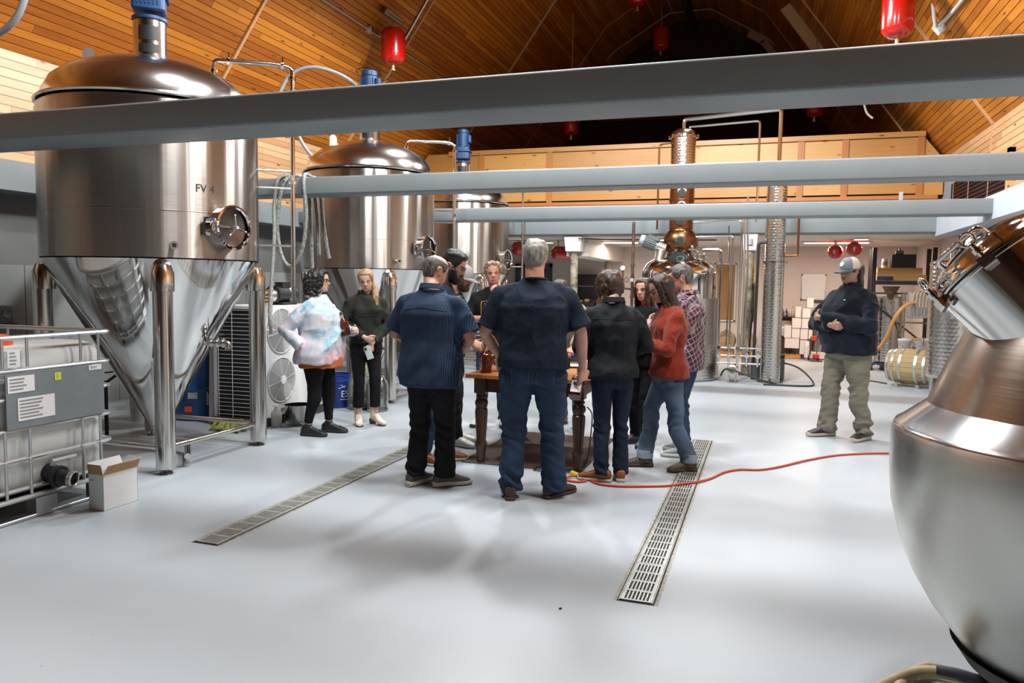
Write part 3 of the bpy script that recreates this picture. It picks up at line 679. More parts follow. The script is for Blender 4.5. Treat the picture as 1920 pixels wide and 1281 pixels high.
def limb(mb, pts, rs, n=14, flat=1):
    """tapered tube with round ends"""
    pts = [V(p) for p in pts]
    mb.tube(pts, list(rs), n, flat=flat)
    mb.ball(pts[0], rs[0]*.98, 12, 8); mb.ball(pts[-1], rs[-1]*.98, 12, 8)
def hand(mb, W, H, N, right, curl=.5, s=1.0, spread=1.0, thumb=.5):
    H = V(H).normalized(); N = V(N); N = (N-H*N.dot(H)).normalized(); S = (H.cross(N) if right else N.cross(H))
    W = V(W); rings = []
    for k, (t, a, b) in enumerate(((-.01, .027, .020), (.02, .034, .018), (.055, .042, .016), (.088, .041, .013))):
        rings.append([W+H*t*s+S*(a*s*math.cos(q))+N*(b*s*math.sin(q)) for q in np.linspace(0, 2*PI, 15)[:-1]])
    mb.loft(rings)
    for i, (o, L) in enumerate(((.033, .072), (.0115, .080), (-.0115, .075), (-.033, .058))):
        p = W+H*(.078 if i in (1, 2) else .072)*s+S*o*s; d = (H+S*(o*1.6*spread)).normalized(); pts = [p-H*.02*s]; rs = [.0095*s]; ang = 0
        for k, fr in enumerate((.45, .32, .23)):
            ang += curl*(.9 if k == 0 else 1.0)*(1+.08*i); dd = d*math.cos(ang)+N*math.sin(ang)
            pts.append(pts[-1]+dd*L*fr*s*(1.25 if k == 0 else 1)); rs.append((.0092, .0084, .0072)[k]*s)
        limb(mb, pts, rs, 10)
    b = W+H*.022*s+S*.030*s
    d1 = (H*.62+S*.75+N*.25).normalized(); d2 = (H*.9+S*(.45-.5*thumb)+N*(.2+.6*thumb)).normalized()
    limb(mb, [b-S*.012*s, b+d1*.036*s, b+d1*.036*s+d2*.034*s, b+d1*.036*s+d2*.034*s+(d2+N*.2*thumb).normalized()*.024*s], [.015*s, .0125*s, .0105*s, .0085*s], 10)
SKIN = lambda nm, c: mat('skin_'+nm, c, .5, noise_scale=14, vary=.10, bump=.08, bump_scale=120)
M_EYE = mat('eye_white', (.55, .52, .48), .25); M_IRIS = mat('eye_iris', (.03, .02, .015), .2)
M_LIP = mat('lip', (.42, .13, .11), .5)
def clothm(nm, c, rough=.85, vary=.12, ns=9, bump=.55, bs=26, sheen=0): return mat(nm, [x*.8 for x in c], rough, noise_scale=ns, vary=vary, bump=bump, bump_scale=bs, sheen=sheen, spec=.18)
def hairm(nm, c, c2=None):
    if nm in MATS: return MATS[nm]
    m, nt, b = newmat(nm); L = nt.links; tc = nd(nt, 'TexCoord'); mp = nd(nt, 'Mapping'); mp.inputs['Scale'].default_value = (90, 90, 7); L.new(tc.outputs['Object'], mp.inputs[0])
    n = nd(nt, 'TexNoise'); n.inputs['Scale'].default_value = 1.6; n.inputs['Detail'].default_value = 4; L.new(mp.outputs[0], n.inputs['Vector'])
    r = nd(nt, 'ValToRGB'); r.color_ramp.elements[0].position = .35; r.color_ramp.elements[1].position = .68
    c2 = c2 or [min(1, x*2.4+.006) for x in c]
    r.color_ramp.elements[0].color = (*c, 1); r.color_ramp.elements[1].color = (*c2, 1); L.new(n.outputs['Fac'], r.inputs[0]); L.new(r.outputs[0], b.inputs['Base Color'])
    bp = nd(nt, 'Bump'); bp.inputs['Strength'].default_value = .6; bp.inputs['Distance'].default_value = .006; L.new(n.outputs['Fac'], bp.inputs['Height']); L.new(bp.outputs[0], b.inputs['Normal'])
    b.inputs['Roughness'].default_value = .42; MATS[nm] = m; return m
class Person: pass
def person(label, loc, rz, H=1.75, group=None, skin=None, girth=1.0, belly=0.0, shoulder=1.0, hips=1.0, female=False, bust=0,
           arms=None, feet=((.10, 0, 8), (-.10, 0, -8)), lean=0.0, twist=0.0, head=(0, 0, 0), hpos=(0, .015), voxel=.0078, hand_s=1.0, neck=1.0, curl=(.5, .5), knee=(0, 0), sway=0.0, thumb=(.5, .5)):
    """arms: {'r': (elbow, wrist, hand direction, palm normal), 'l': ...}; feet: (x, y, toe-out degrees) right, left"""
    P = Person(); k = H/1.75; t = thing('person', label, 'person', loc, rz, group); t.scale = (k, k, k)
    P.t = t; P.female = female; P.girth = girth; P.belly = belly; P.lean = lean; P.k = k
    # upper body frame: lean forward about the hips, twist about z
    U = Matrix.Translation((sway, 0, .95)) @ Matrix.Rotation(-lean, 4, 'X') @ Matrix.Rotation(twist, 4, 'Z') @ Matrix.Translation((0, 0, -.95))
    P.U = U; sw = .182*shoulder
    P.sh = {'r': U @ V(sw, -.008, 1.372), 'l': U @ V(-sw, -.008, 1.372)}
    P.sw = sw
    dflt = {'r': ((.25, -.03, 1.14), (.26, .05, .89), (0, .15, -1), (-1, 0, 0)), 'l': ((-.25, -.03, 1.14), (-.26, .05, .89), (0, .15, -1), (1, 0, 0))}
    arms = {**dflt, **(arms or {})}; P.arms = arms
    P.hip = {'r': V(.088*hips+sway, 0, .90), 'l': V(-.088*hips+sway, 0, .90)}
    P.foot = {'r': feet[0], 'l': feet[1]}; P.ank = {}; P.knee = {}
    for i, s in enumerate('rl'):
        f = P.foot[s]; a = V(f[0], f[1], .085); P.ank[s] = a
        m = (P.hip[s]+a)/2; P.knee[s] = V(m.x, m.y+.03+knee[i], .49)
    # head placement
    yaw, pit, rol = [math.radians(v) for v in head]
    nb = U @ V(0, hpos[1]-.01, 1.47); hc = U @ V(hpos[0], hpos[1]+.012, 1.525)
    P.HM = Matrix.Translation(hc) @ Matrix.Rotation(yaw, 4, 'Z') @ Matrix.Rotation(-pit, 4, 'X') @ Matrix.Rotation(rol, 4, 'Y') @ Matrix.Translation((0, -.012, 0))
    P.skin = skin or SKIN('fair', (.56, .33, .24))
    mb = MB(); hd = [xform(r, P.HM) for r in head_rings()]; mb.loft(hd)
    for s in (-1, 1):                                       # ears: rim and lobe
        e0 = [P.HM @ V(s*(.070+.012*q), -.012-.014*q+.018*math.cos(a), .098+.030*math.sin(a)) for q, a in [(.5+.5*math.sin(a_), a_) for a_ in np.linspace(-PI*.5, PI*1.1, 10)]]
        mb.tube(e0, .0068, 8); mb.ball(P.HM @ V(s*.070, -.010, .098), (.008, .016, .026), 10, 8, P.HM.to_3x3())
    nr = .058*neck*(.86 if female else 1)
    limb(mb, [U @ V(0, -.012, 1.43), (U @ V(0, -.01, 1.47)), P.HM @ V(0, -.012, .035)], [nr*1.12, nr, nr*.97], 18)
    blob_loft(mb, [(U @ V(0, 0, z), a, b) for z, a, b in ((1.46, .055, .045), (1.43, .085, .06), (1.36, .12, .075), (1.2, .12, .08), (1.08, .11, .075), (.95, .125, .08), (.86, .12, .08))])
    for s, right in (('r', True), ('l', False)):
        E, W, hh, nn = arms[s]; sh = P.sh[s]
        g = .92 if female else 1.04; g *= (.9+.1*girth)
        limb(mb, [sh, (sh*.55+V(E)*.45), V(E), V(E)*.7+V(W)*.3, W], [.046*g, .046*g, .040*g, .041*g, .0265*g], 14)
        hand(mb, W, hh, nn, right, curl[0 if right else 1], hand_s*(.92 if female else 1.0), thumb=thumb[0 if right else 1])
        limb(mb, [P.hip[s], P.knee[s], P.ank[s]+V(0, -.01, .02)], [.062, .042, .034], 12)
        a = P.ank[s]; an = math.radians(-P.foot[s][2]); d = V(math.sin(-an), math.cos(an), 0)
        limb(mb, [a-V(0, 0, .02), a+d*.10-V(0, 0, .045)], [.036, .028], 10)
    me = to_mesh_remesh(mb, voxel, 2, .5)
    P.body = fin('body', me, P.skin, t)
    # eyes, lips
    for s in (-1, 1):
        c = V(s*.0315, .0805, .1085)
        e = MB().ball(P.HM @ c, (.0122, .0105, .0053), 14, 10, P.HM.to_3x3()).build('eye', M_EYE, t)
        MB().ball(P.HM @ (c+V(0, .0085, 0)), (.0052, .003, .0056), 12, 8, P.HM.to_3x3()).build('iris', M_IRIS, e)
        MB().tube([P.HM @ (c+V(x*.0155, .0095-.006*x*x, .0054-.004*x*x)) for x in (-1, -.5, 0, .5, 1)], .0018, 6).build('lashes_lid_shadow', M_IRIS, e)  # lashes, with the upper lid's shadow put into the dark line
    lp = MB()
    for zz, w_, yo in ((.0492, .023, .0), (.0385, .019, .0)):
        lp.tube([P.HM @ (head_pt(math.asin(max(-1, min(1, (x*w_)/.062))), zz-.002*abs(x))+V(0, .0005, 0)) for x in np.linspace(-1, 1, 9)], [.001+.0042*(1-x*x) for x in np.linspace(-1, 1, 9)], 6)
    lp.build('lips', M_LIP, t, 60)
    return P
def brows(P, m, thick=.0042):
    for s in (-1, 1):
        MB().tube([P.HM @ (head_pt(math.asin((.014+.034*q)/.074)*s, .1265+.006*math.sin(q*2.4))+V(0, .002, 0)) for q in np.linspace(0, 1, 6)], [thick*(1-.5*abs(q-.3)) for q in np.linspace(0, 1, 6)], 6).build('eyebrow', m, P.t)
def hair_cap(P, m, fn, name='hair', locks=(), voxel=.0075, rough=.004, smooth=1, freq=(55, 55, 12)):
    """fn(theta, z) -> hair thickness in metres, negative where there is none"""
    mb = MB(); mb.loft([xform(r, P.HM) for r in head_rings(lambda th, z: fn((th+PI) % (2*PI)-PI, z), 48, 40)])
    for pts, rs in locks: mb.tube([P.HM @ V(p) for p in pts], list(rs), 8)
    me = to_mesh_remesh(mb, voxel, smooth, .5)
    if rough: displace(me, rough*vnoise(coords(me)*np.array(freq), 3)+rough*.7*vnoise(coords(me)*40, 5))
    return fin(name, me, m, P.t)
def sstep(a, b, x): 
    t = max(0, min(1, (x-a)/(b-a))); return t*t*(3-2*t)
def short_hair(thick=.014, front=.178, side=.115, nape=.035, top=None, fringe=0.0, sideburn=.02):
    def fn(th, z):
        a = abs(th)                                         # 0 front, PI back
        line = front-fringe if a < .55 else (front-fringe+(side-front+fringe)*sstep(.55, 1.15, a) if a < 1.15 else (side-sideburn if a < 1.5 else (side-.0+(nape-side)*sstep(1.75, 2.2, a))))
        k = sstep(line-.006, line+.014, z)
        return -.012+(thick+.012)*k*(1 if top is None else (.75+top*sstep(.16, .21, z)))
    return fn
def under_cap(f, top=.128):
    return lambda th, z: f(th, z)+(-.014-f(th, z))*sstep(top-.01, top+.004, z)
def bald_hair(thick=.010, side=.13, nape=.03, upper=.182):
    f = short_hair(thick, .30, side, nape)
    def fn(th, z):
        a = abs(th); v = f(th, z) if a > .9 else -.012
        u = upper-.03*sstep(2.2, 3.1, a)*0
        return v if z < u else v+(-.012-v)*sstep(u, u+.012, z)
    return fn
def beard(P, m, thick=.014, low=-.012, mous=True):
    def fn(th, z):
        a = abs(th); k = sstep(1.75, 1.45, a); up = .052+.045*sstep(.75, 1.25, a)
        v = k*sstep(up+.008, up-.008, z)
        if mous: v = max(v, sstep(.55, .38, a)*sstep(.053, .058, z)*sstep(.072, .066, z))
        if a < .30 and .034 < z < .054: v *= .15
        return -.012+(thick+.012)*v
    mb = MB(); mb.loft([[P.HM @ head_pt(2*PI*j/48, z, fn((2*PI*j/48+PI) % (2*PI)-PI, z), True) for j in range(48)] for z in np.linspace(-.012, .12, 26)])
    me = to_mesh_remesh(mb, .006, 1); displace(me, .003*vnoise(coords(me)*np.array((80, 80, 40)), 2)); return fin('beard', me, m, P.t)
def glasses(P, m, lens=True, w_=.024, h_=.017):
    g = thing_part('glasses', P.t); mb = MB(); z = .108; y = .101
    for s in (-1, 1):
        c = V(s*.033, y, z); mb.tube([P.HM @ (c+V(w_*math.copysign(abs(math.cos(a))**.7, math.cos(a)), -.010*abs(math.cos(a)) if math.cos(a)*s > 0 else 0, h_*math.copysign(abs(math.sin(a))**.7, math.sin(a)))) for a in np.linspace(0, 2*PI, 21)[:-1]], .0022, 6, closed=True)
        mb.tube([P.HM @ p for p in (V(s*.056, y-.010, z+.008), V(s*.074, .06, z+.008), V(s*.080, -.005, z+.006), V(s*.078, -.022, z-.010))], .0022, 6)
    mb.tube([P.HM @ p for p in (V(-.010, y+.002, z+.004), V(0, y+.006, z+.006), V(.010, y+.002, z+.004))], .002, 6)
    mb.build('frame', m, g); return g
def folds(me, amp, f=(7, 7, 5), seed=1, zone=None):
    c = coords(me); amp *= 1.5; rot = np.array(((.80, -.25, .55), (.33, .94, -.06), (-.50, .23, .83))); c = c @ rot; n = vnoise(c*np.array(f), seed)+.5*vnoise(c*np.array(f)*2.1+5, seed+7)
    d = amp*(.35-np.abs(n))*1.6
    if zone is not None: d *= zone(coords(me))
    displace(me, d)
def torso_secs(P, hem=.86, infl=.012, collar=1.485):
    g, be, fem = P.girth, P.belly, P.female
    base = [(.80, .172, .122), (.86, .176, .125), (.95, .176, .126), (1.02, .166, .118), (1.10, .160, .115), (1.20, .172, .122), (1.30, .182, .125), (1.37, .168, .110), (1.42, .135, .092), (1.455, .098, .076), (1.485, .072, .066), (1.50, .060, .060)]
    if fem: base = [(.80, .176, .122), (.86, .180, .125), (.95, .172, .120), (1.02, .150, .106), (1.10, .140, .100), (1.20, .152, .112), (1.30, .158, .122), (1.37, .143, .100), (1.42, .118, .083), (1.455, .085, .068), (1.485, .060, .056), (1.50, .052, .052)]
    out = []
    zz = sorted([hem]+[b[0] for b in base if b[0] > hem+.02 and b[0] < collar-.005]+[collar])
    for z in zz:
        a = np.interp(z, [b[0] for b in base], [b[1] for b in base]); b = np.interp(z, [q[0] for q in base], [q[2] for q in base])
        gg = 1+(g-1)*sstep(1.46, 1.30, z); bl = be*math.exp(-((z-1.06)/.17)**2)
        a = a*gg+infl+bl*.35; b = b*gg+infl+bl*.55
        out.append((V(0, bl*.55, z), a, b))
    return out
def top_garment(P, name, m, sleeve='long', hem=.86, infl=.012, collar=1.485, voxel=.0105, fold=.008, loose=1.0, cuff=None, ff=(7, 7, 5), seed=1, hemflare=0, hem_flat=True, cuffband=False):
    mb = MB(); secs = torso_secs(P, hem, infl, collar)
    if hemflare: secs = [(c, a+hemflare*sstep(hem+.25, hem, c.z), b+hemflare*sstep(hem+.25, hem, c.z)) for c, a, b in secs]
    rings = []
    for c, a, b in secs:
        r = []
        for j in range(24):
            t = 2*PI*j/24; s, k_ = math.sin(t), math.cos(t)
            r.append(P.U @ (c+V(a*math.copysign(abs(s)**.82, s), b*math.copysign(abs(k_)**.82, k_), 0)))
        rings.append(r)
    mb.loft(rings); g = (.9+.1*P.girth)*(.92 if P.female else 1.02)
    for s in 'rl':
        E, W, _, _ = P.arms[s]; E, W, sh = V(E), V(W), P.sh[s]; x = 1 if s == 'r' else -1
        neckp = P.U @ V(x*.045, -.012, 1.452)
        limb(mb, [neckp, neckp*.45+sh*.55+V(0, 0, .004), sh], [.040, .052*g, .063*g], 16)
        if sleeve == 'long':
            d = (W-E); fr = cuff or .97
            pts = [sh, sh*.5+E*.5, E, E+d*.35, E+d*.8, E+d*fr]; lo_ = 1+(loose-1)*.35; rs = [.066*g*lo_, .062*g*(loose*.6+lo_*.4), .056*g*loose, .054*g*loose, .042*g*loose, .038*g*loose]
            if cuffband: pts += [E+d*(fr-.02), E+d*(fr+.02)]; rs = rs[:5]+[.046*g*loose, .036*g, .034*g]
        else:
            d = E-sh; pts = [sh, sh+d*.4, sh+d*.86]; lo_ = 1+(loose-1)*.35; rs = [.066*g*lo_, .068*g*(loose*.6+lo_*.4), .071*g*loose]
        mb.ball(pts[0], rs[0]*.98, 14, 10); mb.tube(pts, rs, 16)
        if sleeve == 'long': mb.ball(E, rs[2]*.99, 12, 8)
    me = to_mesh_remesh(mb, voxel, 4, .5)
    if fold: folds(me, fold, ff, seed)
    o = fin(name, me, m, P.t); P.top = o; return o
def trousers(P, m, name='trousers', waist=1.0, cuff=.058, knee_r=.068, thigh=.098, hem=.07, voxel=.0105, fold=.007, seed=3, stack=1.0, taper=None):
    mb = MB(); sx = P.hip['r'].x+P.hip['l'].x; g = .55+.45*P.girth; be = P.belly
    fem = 1.03 if P.female else 1.0
    hp = [(waist, .150, .108), (.95, .168*fem, .122), (.88, .176*fem, .128), (.82, .168*fem, .122), (.785, .10, .08)]
    blob_loft(mb, [(V(sx/2, be*.15, z), a*g+.006+be*.2, b*g+.006+be*.2) for z, a, b in hp], 22)
    for s in 'rl':
        h, kn, an = P.hip[s], P.knee[s], P.ank[s]; h = V(h.x, h.y, .84)
        bot = V(an.x, an.y-.012, hem)
        pts = [h, h*.62+kn*.38, kn+V(0, 0, .06), kn-V(0, 0, .10), kn*.35+bot*.65, bot]
        rs = [thigh*g, (thigh*.6+knee_r*.4)*g*.98, knee_r*(.7+.3*g), (knee_r*.97)*(.7+.3*g), (knee_r*.35+cuff*.65), cuff]
        mb.tube(pts, rs, 18); mb.ball(pts[0], rs[0]*.98, 14, 10)
    me = to_mesh_remesh(mb, voxel, 4, .5)
    z_ = lambda c: .35+1.0*np.exp(-((c[:, 2]-.47)/.13)**2)+1.3*stack*np.exp(-((c[:, 2]-hem-.05)/.09)**2)+.5*np.exp(-((c[:, 2]-.80)/.08)**2)
    folds(me, fold, (6, 6, 15), seed, z_)
    o = fin(name, me, m, P.t); P.bot = o; return o
def shoe(P, s, m, sole_m, kind='sneaker', L=.285, sole_h=.028, name='shoe'):
    f = P.foot[s]; an = math.radians(f[2]); R_ = Matrix.Rotation(-an, 4, 'Z'); M = Matrix.Translation((f[0], f[1], 0)) @ R_
    x = 1 if s == 'r' else -1
    o = thing_part(name, P.t)
    def ring(y, w_, z0, z1, n=16, off=0):
        r = []
        for j in range(n):
            t = 2*PI*j/n; cx, cz = math.cos(t), math.sin(t)
            r.append(M @ V(off+w_*math.copysign(abs(cx)**.8, cx), y, (z0+z1)/2+(z1-z0)/2*math.copysign(abs(cz)**.75, cz)))
        return r
    k = L/.285; z0 = sole_h*.75
    if kind == 'boot':
        secs = [(-.075, .024, .05, .10), (-.066, .034, .045, .125), (-.03, .038, .04, .14), (.03, .036, .03, .125), (.08, .042, .012, .085), (.13, .042, .008, .06), (.165, .034, .008, .05), (.186, .015, .01, .036)]
        mb = MB().loft([ring(y*k, w_, a, b, off=x*.006*(y > .1)) for y, w_, a, b in secs]); mb.tube([M @ V(0, -.028, .08), M @ V(0, -.022, .16), M @ V(0, -.018, .225)], [.045, .043, .047], 16)
        fin('upper', to_mesh_remesh(mb, .006, 3), m, o)
        MB().loft([[M @ V(a*q, -.05+b*q2, z) for a, b in ((-.032, -.028), (.032, -.028), (.032, .028), (-.032, .028))] for z, q, q2 in ((0, .86, .8), (.06, 1, 1))]).build('heel', sole_m, o)
        MB().loft([ring(y*k, w_*1.03, .0, .012) for y, w_, a, b in secs[4:]]).build('sole', sole_m, o)
        return o
    secs = [(-.088, .020, z0, .07), (-.080, .034, z0, .095), (-.045, .039, z0, .115), (.0, .040, z0, .115), (.04, .042, z0, .098), (.085, .047, z0, .080), (.13, .048, z0, .064), (.165, .041, z0, .052), (.190, .022, z0+.002, .040)]
    mb = MB().loft([ring(y*k, w_, a, b, off=x*.007*max(0, y)/.1) for y, w_, a, b in secs])
    mb.tube([M @ V(0, -.012, .07), M @ V(0, -.015, .125)], [.046, .043], 16)
    me = to_mesh_remesh(mb, .006, 2); fin('upper', me, m, o)
    pr = [(-.094, .022), (-.086, .035), (-.05, .041), (0, .041), (.04, .043), (.085, .049), (.13, .051), (.168, .044), (.196, .022)]
    MB().loft([ring(y*k, w_, 0.0, sole_h*1.35 if kind == 'sneaker' else sole_h, off=x*.007*max(0, y)/.1) for y, w_ in pr]).build('sole', sole_m, o, 60)
    if kind in ('sneaker', 'lace'):
        lc = MB()
        for i in range(4):
            y = .03+i*.022; z = .103-i*.0085
            lc.tube([M @ V(-.020, y*k, z-.004), M @ V(0, y*k+.004, z+.004), M @ V(.020, y*k, z-.004)], .0028, 6)
        lc.build('laces', MATS.get('lace_'+name) or mat('lace_grey', (.45, .44, .42), .8), o)
    return o
def belt_loop_patch(P, obj, pts, m, name, off=.004, thick=.0):
    """flat patch laid on a garment: grid of points pushed onto the surface along direction d"""
    pass
def drape(obj, grid, d, off=.003):
    """project a grid of local points along d onto obj's mesh (local coordinates)"""
    me = obj.data; bv = BVHTree.FromPolygons([v.co.copy() for v in me.vertices], [tuple(p.vertices) for p in me.polygons]); d = V(d).normalized(); out = []; last = None
    for row in grid:
        r = []
        for p in row:
            h = bv.ray_cast(V(p)-d*.6, d)
            q = h[0]-d*off if h[0] is not None else (last if last is not None else V(p)); last = q; r.append(q)
        out.append(r)
    return out
def patch(obj, parent, c, u, v, d, m, name, n=6, off=.003, shape=None):
    c, u, v = V(c), V(u), V(v); g = [[c+u*(2*i/n-1)+v*(2*j/n-1)*(1 if shape is None else 1) for i in range(n+1)] for j in range(n+1)]
    if shape == 'pocket':
        for j in range(n+1):
            for i in range(n+1):
                if j == 0: g[j][i] = g[j][i]+v*(.30*abs(2*i/n-1)**1.0)
    G_ = drape(obj, g, d, off); mb = MB(); fl = [p for r in G_ for p in r]
    mb.add(fl, [(j*(n+1)+i, j*(n+1)+i+1, (j+1)*(n+1)+i+1, (j+1)*(n+1)+i) for j in range(n) for i in range(n)])
    o = mb.build(name, m, parent)
    e = [G_[0][i] for i in range(n+1)]+[G_[j][n] for j in range(n+1)]+[G_[n][i] for i in range(n, -1, -1)]+[G_[j][0] for j in range(n, -1, -1)]
    return o, e
def drape_line(obj, parent, pts, d, m, name, r=.0016, off=.001):
    L_ = drape(obj, [bez(pts, 5)], d, off)[0]
    return MB().tube(L_, r, 5).build(name, m, parent)
def collar(P, m, r=.075, h=.035, z=1.475, open_=0.5, name='collar', stand=.012):
    r += .010; z += .018; h += .010; mb = MB(); a = np.linspace(open_, 2*PI-open_, 25); vs = []
    for t in a:
        dx, dy = math.sin(t), math.cos(t); f = .6+.4*abs(math.cos(t/2)); 
        p0 = V(dx*r, dy*r*.95-.01, z); p1 = V(dx*(r*.92), dy*r*.88-.012, z+h*.9-.012*(1+dy)/2); p2 = V(dx*(r*1.13), dy*r*1.1-.012, z+h*.15-.02*(1+dy)/2)
        vs.append([P.U @ p for p in (p0, p1, p1+V(dx*.006, dy*.006, 0), p2, p2-V(dx*.006, dy*.006, .004), p0)])
    mb.loft(vs, True); return mb.build(name, m, P.t, 60)
def cap(P, m_front, m_back, m_brim, z=.135, tilt=0, badge=None):
    c = thing_part('cap', P.t); hm = P.HM
    def dome(a0, a1, mm, nm):
        rings = []
        for i in range(9):
            q = i/8; zz = z+.112*math.sin(q*PI/2); k = math.cos(q*PI/2)**.72
            rings.append([hm @ V(.086*k*math.sin(a), .004+(.108 if math.cos(a) > 0 else .116)*k*math.cos(a), zz) for a in np.linspace(a0, a1, 19)])
        return MB().loft(rings, False, False).build(nm, mm, c, 60)
    f = dome(-1.15, 1.15, m_front, 'front_panel'); dome(1.15, 2*PI-1.15, m_back, 'back_panel')
    vs = []
    for q, w_ in ((0, 1), (.4, 1.02), (.75, .93), (1, .72)):
        vs.append([hm @ V(.086*w_*math.sin(a), .004+.108*math.cos(a)+.085*q*(math.cos(a)**.6 if math.cos(a) > 0 else 0), z-.004-.022*q-.014*abs(math.sin(a))**2*q) for a in np.linspace(-1.25, 1.25, 17)])
    lo = [[p-V(0, 0, .005) for p in r] for r in vs]
    mb = MB().loft(vs, False, False).loft(lo, False, False); mb.build('brim', m_brim, c, 60)
    MB().ball(hm @ V(0, .0, z+.112), (.008, .008, .004), 10, 6).build('button', m_brim, c)
    if badge: MB().lathe([(.024, 0), (.022, .004), (0, .005)], hm @ V(0, .106, z+.045), 24, hm.to_3x3() @ V(0, .93, .36)).build('badge', badge, c)
    return c
# ------------------------------------------------------------------ cloth with pattern
def tie_dye():
    m, nt, b = newmat('tie_dye'); L = nt.links; tc = nd(nt, 'TexCoord')
    n = nd(nt, 'TexNoise'); n.inputs['Scale'].default_value = 5.5; n.inputs['Detail'].default_value = 3; n.inputs['Distortion'].default_value = 1.2; L.new(tc.outputs['Object'], n.inputs['Vector'])
    r = nd(nt, 'ValToRGB'); el = r.color_ramp.elements
    el[0].position = .28; el[0].color = (.25, .46, .60, 1); el[1].position = .72; el[1].color = (.60, .34, .36, 1)
    for p, c in ((.40, (.42, .58, .68, 1)), (.50, (.66, .68, .72, 1)), (.60, (.66, .58, .64, 1))): e = el.new(p); e.color = c
    sx = nd(nt, 'SeparateXYZ'); L.new(tc.outputs['Object'], sx.inputs[0])
    mr = nd(nt, 'MapRange'); mr.inputs['From Min'].default_value = .72; mr.inputs['From Max'].default_value = 1.0; mr.inputs['To Min'].default_value = .20; mr.inputs['To Max'].default_value = -.06; L.new(sx.outputs['Z'], mr.inputs[0])
    ad = nd(nt, 'Math', operation='ADD'); L.new(n.outputs['Fac'], ad.inputs[0]); L.new(mr.outputs[0], ad.inputs[1]); L.new(ad.outputs[0], r.inputs[0])
    L.new(r.outputs[0], b.inputs['Base Color']); b.inputs['Roughness'].default_value = .9; b.inputs['Sheen Weight'].default_value = .15; return m
def stripes(nm, base, line, freq, axis='X', width=.8, rough=.8):
    m, nt, b = newmat(nm); L = nt.links; tc = nd(nt, 'TexCoord')
    w_ = nd(nt, 'TexWave', wave_type='BANDS', bands_direction=axis); w_.inputs['Scale'].default_value = freq; w_.inputs['Distortion'].default_value = .4; L.new(tc.outputs['Object'], w_.inputs['Vector'])
    r = nd(nt, 'ValToRGB'); r.color_ramp.elements[0].position = width; r.color_ramp.elements[1].position = min(1, width+.15)
    r.color_ramp.elements[0].color = (*base, 1); r.color_ramp.elements[1].color = (*line, 1); L.new(w_.outputs['Fac'], r.inputs[0]); L.new(r.outputs[0], b.inputs['Base Color'])
    b.inputs['Roughness'].default_value = rough; b.inputs['Specular IOR Level'].default_value = .2; return m
def plaid(nm, base, c1, c2, f=11):
    m, nt, b = newmat(nm); L = nt.links; tc = nd(nt, 'TexCoord'); out = None
    mp = nd(nt, 'Mapping'); mp.inputs['Rotation'].default_value = (.3, .35, .5); L.new(tc.outputs['Object'], mp.inputs[0])
    b.inputs['Base Color'].default_value = (*base, 1); prev = None
    for ax, fr, wd, c in (('X', f*.6, .62, c2), ('Z', f*.6, .62, c2), ('Y', f*.5, .7, c2), ('X', f, .93, c1), ('Z', f, .93, c1), ('Y', f, .94, c1)):
        w_ = nd(nt, 'TexWave', wave_type='BANDS', bands_direction=ax); w_.inputs['Scale'].default_value = fr; L.new(mp.outputs[0], w_.inputs['Vector'])
        r = nd(nt, 'ValToRGB'); r.color_ramp.elements[0].position = wd-.06; r.color_ramp.elements[1].position = wd; r.color_ramp.elements[1].color = (.62, .62, .62, 1); L.new(w_.outputs['Fac'], r.inputs[0])
        mx = nd(nt, 'Mix', data_type='RGBA'); L.new(r.outputs[0], mx.inputs[0]); mx.inputs[7].default_value = (*c, 1)
        if prev is None: mx.inputs[6].default_value = (*base, 1)
        else: L.new(prev, mx.inputs[6])
        prev = mx.outputs[2]
    L.new(prev, b.inputs['Base Color']); b.inputs['Roughness'].default_value = .9; return m
def denim(nm, c, fade=1.6): return mat(nm, c, .85, noise_scale=5, vary=.30, bump=.4, bump_scale=40, spec=.18)
K_BLACK = clothm('cloth_black', (.010, .010, .011)); K_BLACK2 = clothm('cloth_black_trousers', (.012, .012, .014))
K_NAVYT = clothm('tee_navy', (.016, .025, .043)); K_JEAN = denim('denim_blue', (.023, .042, .078)); K_JEAND = denim('denim_dark', (.013, .021, .040))
K_JEANL = denim('denim_light', (.085, .125, .185)); K_KHAKI = clothm('khaki', (.26, .245, .185)); K_OLIVE = clothm('olive_shirt', (.026, .028, .022))
K_SLATE = clothm('charcoal_jacket', (.012, .015, .019), .75); K_RED = clothm('rust_cardigan', (.30, .032, .012), .95, bump=.9, bs=110, sheen=.2); K_NAVY = clothm('navy_fleece', (.010, .016, .028), .95, sheen=.12)
K_ORANGE = clothm('orange_tee', (.55, .15, .04)); K_TIE = tie_dye()
K_STRIPE = stripes('navy_pinstripe', (.013, .030, .064), (.04, .062, .10), 24, 'X', .66)
K_PLAID = plaid('plaid_shirt', (.022, .018, .034), (.36, .30, .32), (.09, .014, .024), 7)
K_CHECK = stripes('beige_stripe_shirt', (.42, .39, .31), (.20, .19, .15), 16, 'X', .7); K_GREYP = stripes('black_grey_hoodie', (.02, .02, .022), (.42, .44, .45), 9, 'Z', .93)
L_BLK = mat('shoe_black', (.012, .012, .013), .45); L_BRN = mat('shoe_brown', (.045, .028, .02), .5, noise_scale=20, vary=.2); L_TAN = mat('shoe_tan', (.25, .075, .022), .5, noise_scale=20, vary=.2)
L_WHT = mat('shoe_white', (.55, .54, .48), .6); L_GRY = mat('shoe_grey', (.30, .31, .31), .6); L_CREAM = mat('boot_cream', (.66, .55, .44), .55); L_FLOR = mat('shoe_floral', (.10, .07, .04), .7, noise_scale=70, vary=.9)
